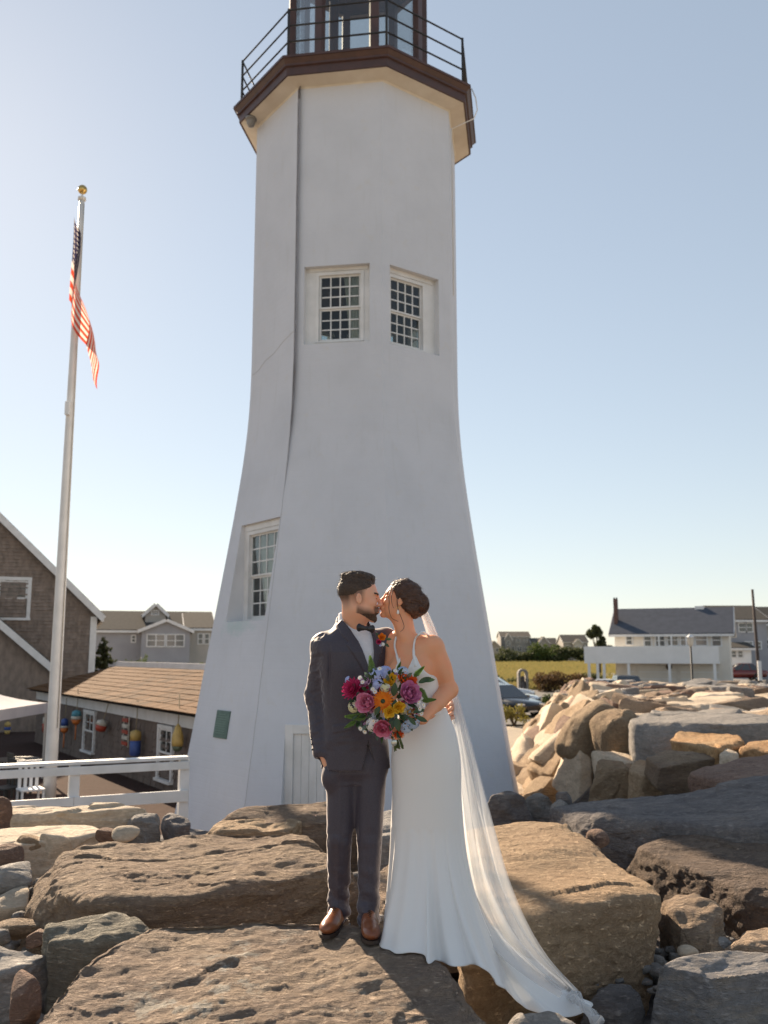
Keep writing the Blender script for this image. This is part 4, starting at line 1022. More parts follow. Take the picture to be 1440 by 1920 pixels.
    d = sleeve * (0.0014*np.sin(ph)*(.4+.8*vnoise(V*6, 2)) - .0045*np.abs(fbm(np.stack([V[:,0]*14+V[:,2]*9, V[:,1]*14, V[:,2]*22-V[:,0]*10], 1), 3, 8)) + .002) + (1-sleeve) * .0022*fbm(V*np.array([12, 12, 7]), 3, 12)
    d += .004*np.exp(-((V[:, 2] - zz(1385))/.05)**2) * fbm((V)*np.array([14, 14, 30]), 2, 4)
    jk = mesh_np('jacket', V + N*d[:, None] - B, F, M_SUIT, root)
    m = MB()
    for k in range(3):
        p = wrR + (elR - wrR) * (.05 + .09*k) + np.array([-.044, -.02, 0]); m = MB().lathe([(.001, -.003), (.006, -.003), (.006, .003), (.001, .003)], 10, Matrix.Translation(Vector(p - B)) @ Matrix.Rotation(pi/2, 4, 'Y')); m.build('cuff_button', M_TIE, jk, True)
    # --- shirt with collar
    f = Field(w(615, 1300, 0) - np.array([0, .25, 0]), w(735, 1145, 0) + np.array([0, .2, .02]), .0032)
    f.add((lambda P: tf(P) + .010, tor[1], tor[2]), 0)
    f.add(cone(nb + np.array([0, .0, -.02]), nb + np.array([.006, -.010, .10]), .082, .076), .004)
    f.cut(cone(nb + np.array([.002, -.004, .0]), nb + np.array([.008, -.014, .16]), .0705, .0715), .003)
    f.keep(lambda P: (P[..., 2] - nb[2] - .072 + .53*(P[..., 0]-nb[0])) * .88)
    pdc = polydist([(lx(684, 1140), zz(1140)), (lx(684, 1172), zz(1172)), (lx(676, 1192), zz(1192)), (lx(698, 1190), zz(1190)), (lx(690, 1172), zz(1172)), (lx(691, 1140), zz(1140))])
    f.cut((lambda P: (lambda q: np.maximum(np.maximum(pdc(q[..., 0], q[..., 2]), q[..., 1] + .03), zz(1176) - q[..., 2]).astype(np.float32))((P - t0) @ RT), w(660, 1195, -.3), w(710, 1130, .1)), .002)
    V, F = f.mesh(); keep = (V[F].mean(1)[:, 2] > zz(1290)); F = F[keep]; V = relax(V, F, 1)
    sh = mesh_np('shirt', V - B, F, M_SHIRT, root)
    # --- bow tie
    bc = w(686, 1178, -.14); bR = RT @ Rz(.12) @ Ry(.10)
    f = Field(bc - .09, bc + .09, .0022)
    for s in (-1, 1):
        f.add(xform(ell((.022*s, 0, .0), (.024, .010, .015)), bR, bc), .004); f.add(xform(ell((.037*s, .002, .0), (.016, .008, .022)), bR, bc), .006)
        f.add(xform(ell((.030*s, -.006, .004), (.020, .004, .008), Ry(.3*s)), bR, bc), .003)
    f.add(xform(ell((0, -.004, 0), (.009, .011, .012)), bR, bc), .002)
    V, F = f.mesh(); mesh_np('bow_tie', relax(V, F, 1) - B, F, M_TIE, root)
    # --- trousers
    f = Field(w(575, 1740, 0) - np.array([.05, .45, .12]), w(760, 1395, 0) + np.array([.05, .3, .05]), .0042)
    hipR, hipL = w(641, 1438), w(696, 1438, -.01)
    kR, kL = w(636, 1572, -.03), w(693, 1578, -.05)
    aR = np.array([w(634, 1690)[0], fR.y + .10, fR.z + .105]); aL = np.array([w(691, 1690)[0], fL.y + .10, fL.z + .100])
    f.add(stack([(zz(1462), off(668, 1462), 0, .10, .06), (zz(1448), off(668, 1448), 0, .150, .098), (zz(1425), off(668, 1425), 0, .162, .105), (zz(1395), off(666, 1395), 0, .155, .10)], RT, t0, 2.3), 0)
    f.add(ell(w(618, 1456, -.055), (.042, .05, .062)), .03)
    for h_, k_, a_, s in ((hipR, kR, aR, -1), (hipL, kL, aL, 1)):
        f.add(cone(h_, k_, .084, .066), .045); f.add(cone(k_, a_, .066, .052), .006)
        f.add(cone(a_ + np.array([0, -.01, 0]), a_ - np.array([0, .02, .045]), .054, .056), .012)
    V, F = f.mesh(); V = relax(V, F, 1); N = vnormals(V, F)
    low = np.clip((zz(1600) - V[:, 2]) / .25, 0, 1); mid = np.exp(-((V[:, 2]-zz(1572))/.08)**2)
    d = .0025*fbm(V*np.array([14, 14, 6]), 3, 31) + (.006*low + .003*mid) * fbm(V*np.array([16, 16, 26]), 3, 33) + .005*low*np.sin(V[:, 2]*70 + V[:, 0]*45 + 2*vnoise(V*8, 5))
    # pressed crease down the front of each leg
    for kx, h_, k_, a_ in ((0, hipR, kR, aR), (1, hipL, kL, aL)):
        xc = np.interp(-V[:, 2], [-h_[2], -k_[2], -a_[2]], [h_[0], k_[0], a_[0]]); d += .004*np.exp(-((V[:, 0]-xc)/.010)**2) * (N[:, 1] < -.3)
    mesh_np('trousers', V + N*d[:, None] - B, F, M_SUIT, root)
    # --- shoes
    for fp, ang, a_ in ((fR, radians(-14), aR), (fL, radians(6), aL)):
        R = Rz(pi + pi/2 + ang)            # local x points at the toe, towards the viewer
        R = Rz(-pi/2 + ang); t = np.array([a_[0] + .0, fp.y + .085, fp.z], np.float32)
        so_ = thing_part = None
        f = Field(t - np.array([.25, .30, .02]), t + np.array([.25, .25, .18]), .003)
        for q, k in ((ell((.155, 0, .035), (.085, .047, .036)), .0), (ell((.07, 0, .045), (.09, .041, .045)), .03), (ell((-.03, 0, .045), (.055, .037, .050)), .03), (cone((.0, 0, .06), (-.005, 0, .115), .041, .040), .02), (ell((.06, 0, .075), (.05, .030, .022), Ry(.45)), .02)): f.add(xform(q, R, t), k)
        f.keep(lambda P: (t[2] + .014) - P[..., 2])
        f.cut(xform(cone((-.004, 0, .085), (-.006, 0, .2), .034, .034), R, t), .004)
        V, F = f.mesh(); V = relax(V, F, 1); q = (V - t) @ R; N = vnormals(V, F)
        d = -.0022*np.exp(-((q[:, 0]-.125+.25*np.abs(q[:, 1]))/.003)**2) - .0015*np.exp(-((q[:, 0]-.112+.2*np.abs(q[:, 1]))/.004)**2)
        shoe = mesh_np('shoe', V + N*d[:, None] - B, F, M_SHOE, root)
        pts = [(.242, 0), (.232, .026), (.2, .044), (.15, .051), (.09, .045), (.02, .038), (-.05, .040), (-.082, .028), (-.092, 0)]; out = pts + [(x, -y) for x, y in pts[::-1][1:-1]]
        Mt = Matrix.Translation(Vector(t - B)) @ Matrix(R.tolist()).to_4x4()
        m = MB(); m.prism([(x, y) for x, y in out], .0165, Mt @ Matrix.Translation((0, 0, -.004))); m.box((-.09, -.036, -.012), (-.02, .036, .0), Mt @ Matrix.Translation((0, 0, -.003))); m.build('sole', M_SOLE, shoe)
        m = MB()
        for i in range(5):
            u = i/4; x = .098 - .058*u; zt_ = .083 + .024*u; m.tube([Mt @ Vector((x, -.022, zt_ - .008)), Mt @ Vector((x+.004, 0, zt_ + .006)), Mt @ Vector((x, .022, zt_ - .008))], .0028, 5)
        m.build('laces', M_SOLE, shoe, True)
    # --- flower in the lapel
    bt = w(716, 1199, -.155)
    return root, B, bt, Y
GROOM, GB, BOUT, GY = build_groom()

# ------------------------------------------------------------------ bride
def spline(P, n, closed=False):
    "smooth curve through points"
    P = np.array(P, float); m = len(P); out = []
    seg = m if closed else m - 1
    for i in range(seg):
        p1, p2 = P[i], P[(i+1) % m]; p0 = P[i-1] if (closed or i > 0) else p1; p3 = P[(i+2) % m] if (closed or i+2 < m) else p2
        for t in np.linspace(0, 1, 24, endpoint=False):
            out.append(.5*((2*p1) + (-p0+p2)*t + (2*p0-5*p1+4*p2-p3)*t*t + (-p0+3*p1-3*p2+p3)*t**3))
    if not closed: out.append(P[-1])
    out = np.array(out); q = np.concatenate([out, out[:1]]) if closed else out
    L = np.concatenate([[0], np.cumsum(np.linalg.norm(np.diff(q, axis=0), axis=1))]); u = np.linspace(0, L[-1], n, endpoint=not closed)
    return np.stack([np.interp(u, L, q[:, k]) for k in range(q.shape[1])], 1)
def sheet(name, P, mat, parent, base, closed=False, thick=0):
    "grid of points [rows, cols, 3] as one surface"
    r, c = P.shape[:2]; I = np.arange((r-1)*(c if closed else c-1)); cc = c if closed else c-1
    i, j = I // cc, I % cc; j2 = (j+1) % c
    F = np.stack([i*c+j, (i+1)*c+j, (i+1)*c+j2, i*c+j2], 1)
    o = mesh_np(name, P.reshape(-1, 3) - base, F, mat, parent)
    if thick: md = o.modifiers.new('thickness', 'SOLIDIFY'); md.thickness = thick; md.offset = 0
    return o
def build_bride():
    foot = hit(800, 1775); Y = GY - .10; base = Vector((foot.x, Y, foot.z)); B = A3(base)
    root = thing('person', 'woman in a long white gown and veil kissing the man in the suit', 'person', base)
    w = lambda px, py, dy=0.0: A3(W(px, py, Y + dy)); zz = lambda py: float(w(790, py)[2])
    # --- body
    hR = Rz(radians(178)) @ Rx(radians(5)) @ Ry(radians(-13)); ht = w(750, 1127, .075); hs = .94
    f = Field(w(690, 1430, .2) - np.array([.03, .55, .03]), w(875, 1060, .3) + np.array([.05, .12, .05]), .0028)
    put_head(f, hR, ht, hs, False)
    nb = w(764, 1195, .06)
    f.add(cone(ht + hR @ np.array([-.028, 0, -.055])*hs, nb, .046, .048), .03); f.add(cone(ht + hR @ np.array([.01, 0, -.07])*hs, nb + np.array([-.01, -.03, .0]), .034, .038), .03)
    yaw = radians(-28); RT = Rz(yaw); c0 = w(780, 1240); t0 = np.array([c0[0], Y + .05, 0], np.float32); off = lambda px, py: float(w(px, py)[0] - c0[0])
    lv = [(zz(1400), off(799, 1400), 0, .150, .135), (zz(1365), off(795, 1365), 0, .132, .115), (zz(1335), off(791, 1335), 0, .112, .096), (zz(1305), off(787, 1305), 0, .114, .100),
          (zz(1275), off(783, 1275), 0, .124, .110), (zz(1250), off(780, 1250), -.005, .132, .118), (zz(1228), off(778, 1228), 0, .138, .108), (zz(1210), off(776, 1210), .01, .140, .090), (zz(1199), off(773, 1199), .015, .115, .072), (zz(1190), off(769, 1190), .02, .075, .055)]
    tor = stack(lv, RT, t0, 2.2); tf = tor[0]; f.add(stack([(a, b, c, d*(.72 if a < zz(1345) else 1), e*(.72 if a < zz(1345) else 1)) for a, b, c, d, e in lv], RT, t0, 2.2), .03)
    bl = lambda x, y, z: t0 + RT @ np.array([x, y, 0]) + np.array([0, 0, z])
    for s in (-1, 1): f.add(ell(bl(.062*s + off(782, 1255), -.088, zz(1258)), (.056, .048, .056)), .035)
    # clavicles and the shadow line between the breasts
    shL = w(812, 1211, -.01); elL = w(843, 1293, .0); wrL = w(793, 1348, -.20)
    f.add(ell(shL + np.array([-.008, .0, .0]), (.056, .052, .052)), .05); f.add(cone(shL, elL, .0475, .040), .035); f.add(ell((shL+elL)/2 + np.array([.004, 0, .01]), (.046, .044, .09), Ry(-.3)), .03)
    f.add(cone(elL, wrL, .040, .026), .02); f.add(cone(elL, elL + (wrL-elL)*.5, .041, .036), .02)
    shR = w(739, 1205, .10); elR = w(729, 1302, .02); wrR = w(733, 1362, -.16)
    f.add(ell(shR, (.05, .05, .05)), .045); f.add(cone(shR, elR, .045, .037), .03); f.add(cone(elR, wrR, .037, .026), .02)
    # hands round the stems
    sc = w(741, 1372, -.235); ax = w(747, 1400, -.235) - w(733, 1345, -.235); ax /= np.linalg.norm(ax)
    e1 = np.array([1, 0, 0]) - ax*ax[0]; e1 /= np.linalg.norm(e1); e2 = np.cross(ax, e1); e2 = e2 if e2[1] < 0 else -e2
    P = lambda a, r, k: sc + ax*k + (e1*cos(a) + e2*sin(a))*r
    f.add(cone(wrR, P(radians(-95), .040, -.015), .026, .024), .01); f.add(ell(P(radians(-100), .036, .005), (.034, .018, .036)), .012)
    f.add(cone(wrL, P(radians(-25), .060, -.035), .025, .024), .01); f.add(ell(P(radians(-20), .050, -.03), (.022, .034, .038)), .012)
    for k in range(4):
        r0 = [.0098, .0102, .0098, .0085][k]; kk = -.028 + k*.0185; r = .033
        an = [radians(a) for a in (-60, -15, 35, 85, 125 - 8*k)]
        for a, b in zip(an, an[1:]): f.add(cone(P(a, r, kk), P(b, r, kk + .002), r0, r0*.95), .003)
    f.add(cone(P(radians(-150), .036, -.03), P(radians(175), .036, -.045), .0115, .0105), .005); f.add(cone(P(radians(175), .036, -.045), P(radians(120), .034, -.05), .0105, .009), .004)
    V, F = f.mesh(); V = relax(V, F, 1)
    body = mesh_np('body', V - B, F, M_SKIN2, root); Vbody, Fbody = V, F
    q = ((V - ht) @ hR) / hs; x, y, z = q.T; ay = np.abs(y); near = np.linalg.norm(q, axis=1) < .16
    sm = lambda e0, e1_, v: np.clip((v - e0) / (e1_ - e0), 0, 1)
    lip = near * sm(.09, .098, x) * sm(.024, .017, ay) * sm(-.074, -.070, z) * sm(-.049, -.053, z)
    attr(body, 'lip', lip * .9); attr(body, 'stubble', near * sm(-.02, -.05, x) * sm(-.05, -.02, z) * .8)
    brow = near * (z > .019) * (z < .0265) * (ay > .012) * (ay < .05) * (x > .05); patch(V, F, brow.astype(float), .002, 'eyebrows', M_HAIR2, root, B, 4, .3)
    m = MB()
    for s in (-1, 1): m.tube([ht + hR @ (np.array([.0885 - 5.5*(u*.014)**2*4, s*(.031 + u*.014), -.0045 + .004*u*u])*hs) - B for u in np.linspace(-1, 1, 7)], .0015, 5)
    m.build('eyelashes', M_HAIR2, root)
    # --- hair: swept back into a low rolled bun
    H = lambda *p: ht + hR @ (np.array(p)*hs)
    g = Field(ht - .19, ht + .19, .0027)
    g.add(xform(ell((-.016, 0, .043), (.1045, .0835, .092)), hR, ht, hs), 0)
    g.add(xform(ell((-.05, 0, .02), (.075, .082, .085)), hR, ht, hs), .02)
    def line(P_):
        q = ((P_ - ht) @ hR) / hs; zm = np.interp(q[..., 0], [-.13, -.07, -.035, -.012, .012, .035, .055, .075, .10], [-.085, -.08, -.055, -.03, -.004, .02, .055, .084, .11])
        return (zm - q[..., 2]) * hs * .7
    g.keep(line)
    for c, r in (((-.115, .0, .0), (.042, .060, .052)), ((-.105, .02, .035), (.045, .045, .035)), ((-.10, .0, -.045), (.040, .052, .034)), ((-.135, .01, .015), (.030, .040, .034)), ((-.07, .05, -.03), (.05, .028, .035)), ((-.07, -.05, -.03), (.05, .028, .035))): g.add(xform(ell(c, r), hR, ht, hs), .012)
    Vh, Fh = g.mesh(); Vh = relax(Vh, Fh, 1); Nh = vnormals(Vh, Fh); qh = (Vh - ht) @ hR
    ang = np.arctan2(qh[:, 2] - .0, qh[:, 0] + .11); lock = np.sin(np.linalg.norm(qh[:, [0, 2]] + np.array([.11, 0.]), axis=1)*150 + ang*3 + 2.0*vnoise(qh*30, 7))
    d = .0030*lock + .003*fbm(qh*np.array([40, 60, 90]), 3, 9); hair = mesh_np('hair', Vh + Nh*d[:, None] - B, Fh, M_HAIR2, root)
    bun = H(-.115, 0, 0) - B
    strands(Vh + Nh*d[:, None] - B, Fh, lambda p: (lambda v, r: np.where(r > .06, v/r, np.stack([-v[:, 2], 0*r[:, 0], v[:, 0]], 1)/r))(bun - p, np.linalg.norm(bun - p, axis=1, keepdims=True) + 1e-6), 1600, .035, .0009, .003, M_HAIR2, hair, 5)
    rs = random.Random(4)
    for k in range(26):                                   # rolled locks on the bun, wound round its centre
        a0 = rs.uniform(0, 6.28); R0 = rs.uniform(.022, .05); yo = rs.uniform(-.045, .055); pts = []
        c = np.array([-.115, 0, .0]); sw = rs.uniform(1.6, 3.0)
        for u in np.linspace(0, 1, 12):
            a = a0 + sw*u; rr = R0*(1 - .25*u); yy = yo*(1 - .5*u) ; out = math.sqrt(max(.0, 1 - (yy/.068)**2))
            pts.append(H(c[0] + cos(a)*rr*1.05*out*1.1, yy, c[2] + sin(a)*rr*1.25*out*1.1) - B)
        MB().tube(pts, [.0025 + .0055*sin(pi*min(1, u*1.05)) for u in np.linspace(0, 1, 12)], 7).build('curl', M_HAIR2, hair, True)
    for pts in ([(.060, .070, .052), (.066, .078, .01), (.055, .082, -.03), (.045, .080, -.075), (.02, .074, -.115), (-.02, .07, -.125)],
                [(.02, .082, .02), (.01, .090, -.02), (-.01, .086, -.07), (-.035, .074, -.105), (-.06, .07, -.15), (-.045, .075, -.18)],
                [(.05, .074, .05), (.048, .084, .0), (.035, .086, -.04), (.02, .083, -.06)]):
        MB().tube([Vector(p - B) for p in spline([H(*p) for p in pts], 18)], [.0026*(1 - .6*i/17) for i in range(18)], 6).build('loose_strand', M_HAIR2, hair, True)
    # --- earring
    ep = H(.0, .083, -.044); M_GOLD = mk('gold', (.75, .52, .22), .25, metal=1); M_PEARL = mk('pearl', (.82, .79, .74), .2, coat=.6)
    m = MB(); ring = [ep + np.array([cos(a)*.0085, -.004, sin(a)*.0085 - .006]) - B for a in np.linspace(0, 2*pi, 17)]; m.tube(ring, .0014, 6, False)
    er = m.build('earring', M_GOLD, root, True)
    MB().lathe([(.0005, .016), (.003, .012), (.0065, .002), (.0075, -.004), (.006, -.010), (.0005, -.0125)], 14, Matrix.Translation(Vector(ep - B + np.array([0, -.004, -.030])))).build('pearl_drop', M_PEARL, er, True)
    # --- bodice with straps
    f = Field(w(690, 1430, 0) - np.array([.02, .35, .02]), w(875, 1160, 0) + np.array([.05, .30, .03]), .0034)
    f.add((lambda P_: tf(P_) - .007, tor[1], tor[2]), 0)
    for s in (-1, 1): f.add(ell(bl(.062*s + off(782, 1255), -.088, zz(1258)), (.063, .055, .063)), .035)
    hips = [(a, b, c, d + .008, e + .008) for a, b, c, d, e in lv[:3]]
    f.add(ell(shL + np.array([-.035, .01, -.005]), (.04, .05, .052)), .03)
    lx = lambda px, py: float(((w(px, py, -.08) - t0) @ RT)[0])
    def opening(P_):      # neck line, armholes: what the gown leaves bare
        q = (P_ - t0) @ RT; xx, yy, zq = q[..., 0], q[..., 1], q[..., 2]
        mx = lx(757, 1230)
        zn = np.where(yy < .03, zz(1256) + np.minimum(2500*np.abs(xx - mx)**3.2, .12), zz(1235) + 0*xx)
        arm = np.where(zq > zz(1285), (xx - (lx(815, 1270) - .75*np.clip(zq - zz(1274), 0, .16)))*.8, -1)
        armr = np.where(zq > zz(1275), (lx(733, 1230) + .25*np.clip(zq - zz(1262), 0, .1) - xx)*.8, -1)
        return np.maximum(np.maximum(np.maximum((zq - zn)*.7, arm), armr), zz(1340) - zq).astype(np.float32)
    f.keep(opening)
    V, F = f.mesh(); V = relax(V, F, 1); N = vnormals(V, F); V = V + N*(.0012*fbm(V*np.array([20, 20, 8]), 2, 3))[:, None]
    mesh_np('bodice', V - B, F, M_GOWN, root)
    # shoulder straps laid over the body
    bv = BVHTree.FromPolygons([Vector(p) for p in Vbody], [tuple(int(i) for i in q) for q in Fbody])
    for path, tail, wd in (([(749, 1250), (744, 1230), (740, 1212), (742, 1198)], [(.012, .05, .012), (.02, .10, -.05)], .0065), ([(779, 1250), (776, 1230), (776, 1212), (779, 1198), (786, 1189)], [(.02, .035, .012), (.05, .07, -.005), (.075, .09, -.06), (.07, .095, -.13)], .0085)):
        pts = []
        for x_, y_ in path:
            h_ = bv.ray_cast(Vector((0, 0, CZ)), ray(x_, y_))[0]
            pts.append(A3(h_) + np.array([0, -.006, .002]) if h_ is not None else w(x_, y_, -.06))
        pts += [pts[-1] + np.array(q) for q in tail]
        MB().tube([Vector(q - B) for q in spline(pts, 26)], [.0075]*6 + [.0055]*20, 8).build('strap', M_GOWN, root, True)
    # --- skirt and train
    rings = [(1328, 750, 837, .098), (1350, 745, 846, .112), (1380, 738, 857, .135), (1430, 734, 865, .155), (1490, 736, 866, .155), (1550, 733, 870, .152)]
    n = 240; th = np.linspace(0, 2*pi, n, endpoint=False)         # theta: 0 = picture right, going towards the viewer, then left
    rows = []
    for py, l, r, b in rings:
        a = w(l, py); c = w(r, py); cx = (a[0]+c[0])/2; rx = (c[0]-a[0])/2
        rows.append(np.stack([cx + rx*np.cos(th), Y + .05 - b*np.sin(th), np.full(n, a[2])], 1))
    rows = np.array(rows)
    up = []
    for k in range(len(rows)-1):
        for t in np.linspace(0, 1, 9, endpoint=False):
            i0 = max(k-1, 0); p0, p1, p2, p3 = rows[i0], rows[k], rows[k+1], rows[min(k+2, len(rows)-1)]
            up.append(.5*((2*p1) + (-p0+p2)*t + (2*p0-5*p1+4*p2-p3)*t*t + (-p0+3*p1-3*p2+p3)*t**3))
    knee = rows[-1]
    front = [(930, 1838), (905, 1818), (886, 1808), (866, 1813), (845, 1816), (826, 1806), (802, 1811), (798, 1794), (775, 1791), (740, 1788), (714, 1780)]
    hem = []
    tip = [(1078, 1868, .64), (1112, 1886, .60), (1085, 1900, .60), (1030, 1906, .63), (985, 1890, .68)]
    backp = [(1040, 1832, .70), (1000, 1800, .78)]
    pts = [A3(G(a, b, c)) for a, b, c in backp + tip]
    pts += [A3(G(958, 1866, .78)), A3(G(935, 1845, .88))]
    for a, b in front[1:]:
        p = A3(hit(a, b, 1.0)); p[2] += .006; pts.append(p)
    lf = pts[-1]
    pts += [lf + np.array([.0, .12, .0]), lf + np.array([.05, .26, .01]), lf + np.array([.20, .36, .01]), lf + np.array([.40, .34, -.02]), A3(G(955, 1752, .86))]
    hem = spline(pts, n*4, True)
    # pair hem points with knee angles by direction from the knee centre, more hem length to the train
    kc = knee.mean(0); ha = np.arctan2(-(hem[:, 1]-kc[1]), hem[:, 0]-kc[0])
    i0 = np.argmin(np.abs(np.arctan2(np.sin(ha - radians(5)), np.cos(ha - radians(5))))); hem = np.roll(hem, -i0, 0)
    ha = np.unwrap(np.arctan2(-(hem[:, 1]-kc[1]), hem[:, 0]-kc[0])); ha = np.maximum.accumulate(ha) if ha[-1] > ha[0] else np.minimum.accumulate(ha)
    if ha[-1] < ha[0]: hem = hem[::-1]; ha = ha[::-1]
    Ls = np.concatenate([[0], np.cumsum(np.linalg.norm(np.diff(hem, axis=0), axis=1))]); Ls /= Ls[-1]
    ua = (ha - ha[0]) / (ha[-1]-ha[0] + 1e-9); u = .35*ua + .65*Ls; un = np.linspace(0, 1, n, endpoint=False)
    hemr = np.stack([np.interp(un, u, hem[:, k]) for k in range(3)], 1)
    angs = np.interp(un, u, ua)*2*pi + ha[0]
    kn = np.stack([kc[0] + (knee[:, 0].max()-kc[0])*np.cos(angs), Y + .05 - .152*np.sin(angs), np.full(n, kc[2])], 1)
    # rows above take the same angles so that the mesh runs through
    upr = []
    for R_ in up:
        c = R_.mean(0); rx = np.ptp(R_[:, 0])/2; ry = np.ptp(R_[:, 1])/2; upr.append(np.stack([c[0] + rx*np.cos(angs), c[1] - ry*np.sin(angs), np.full(n, c[2])], 1))
    rows = upr
    reach = np.linalg.norm((hemr - kn)[:, :2], axis=1); m = 54
    s_ = np.linspace(0, 1, n, endpoint=False)
    for i in range(m+1):
        t = i/m; pw = 1.25 + 1.1*np.clip(reach/.8, 0, 1); hx = t**pw; vz = 1 - (1-t)**(1.0 + .35*np.clip(reach/.8, 0, 1))
        P_ = kn + (hemr - kn)*np.stack([hx, hx, vz], 1)
        amp = (.004 + .020*t**1.3)*(1 - .45*np.clip(t-.85, 0, .15)/.15)
        fold = np.sin(s_*2*pi*17 + 1.1*np.sin(s_*2*pi*3) + .6*t) + .6*np.sin(s_*2*pi*29 + 2) + .5*np.sin(s_*2*pi*7 + 1)
        out = P_ - kc; out[:, 2] = 0; out /= np.linalg.norm(out, axis=1, keepdims=True) + 1e-9
        P_ = P_ + out*(amp*fold*.5*(t > 0))[:, None]; P_[:, 2] += .010*t*t*np.sin(s_*2*pi*13 + 4*t)*np.clip(reach/.5, 0, 1)
        zf = np.array([rock_z(float(p[0]), float(p[1]), -1) for p in P_]) if t > .6 else np.full(n, -1.)
        P_[:, 2] = np.maximum(P_[:, 2], zf + .006)
        rows.append(P_)
    P_ = np.array(rows)
    for _ in range(2): P_[:, 1:-1] = .5*P_[:, 1:-1] + .25*(P_[:, 2:] + P_[:, :-2])
    sheet('skirt', P_, M_GOWN, root, B, True, .003)
    # --- veil
    Lf = [(789, 1138, .12), (808, 1196, .15), (826, 1262, .16), (842, 1330, .16), (852, 1400, .17), (858, 1490, .18), (866, 1590, .16), (884, 1690, .12), (925, 1775, .02), (985, 1828, -.10), (1050, 1868, -.25)]
    Rt = [(798, 1138, .13), (818, 1182, .14), (838, 1242, .13), (862, 1318, .12), (884, 1395, .11), (906, 1478, .10), (930, 1566, .08), (954, 1648, .05), (986, 1725, .0), (1028, 1795, -.08), (1085, 1858, -.22)]
    nv = 110; nu = 46
    a = spline([w(x, y, d) for x, y, d in Lf], nv); b = spline([w(x, y, d) for x, y, d in Rt], nv)
    v = np.linspace(0, 1, nv)[:, None]; u = np.linspace(0, 1, nu)[None, :]
    P_ = a[:, None, :] + (b - a)[:, None, :]*u[..., None]
    gath = (.25 + .75*v); dep = .07*np.sin(pi*u)*np.clip(v*3, 0, 1) + .016*gath*np.sin(u*15 + 2*np.sin(v*5)) + .006*gath*np.sin(u*29 + 3*v + 1)
    P_[..., 1] += dep; P_[..., 0] += .006*np.sin(u*31 + v*4)*v
    P_[..., 0] += .012*np.sin(v*9)*(u > .9)*0
    sheet('veil', P_, M_VEIL, root, B)
    Q_ = P_.copy(); Q_[..., 1] += .03 + .03*np.sin(u*19 + v*3); Q_[..., 0] += -.012 + .01*np.sin(u*23 - v*5)
    sheet('veil_underlayer', Q_, M_VEIL, root, B)
    # end of the veil lying on the rocks
    k = np.linspace(0, 1, 30); A_ = np.array([A3(G(1068 + 55*t, 1868 + 55*t, .66 - .06*t)) for t in k]); S_ = np.linspace(-1, 1, 20)
    P_ = A_[:, None, :] + np.stack([S_*0+.0 , S_*.07, S_*0], 1)[None] * (.4 + .9*k)[:, None, None]
    P_[..., 2] += .02 + .018*np.sin(S_[None]*7 + k[:, None]*6) + .015*np.sin(k[:, None]*17 + S_[None]*3); P_[..., 0] += .02*np.sin(S_[None]*9)
    sheet('veil_end', P_, M_VEIL, root, B)
    return root, B, sc, ax, e1, e2
BRIDE, BB, SC, SAX, SE1, SE2 = build_bride()

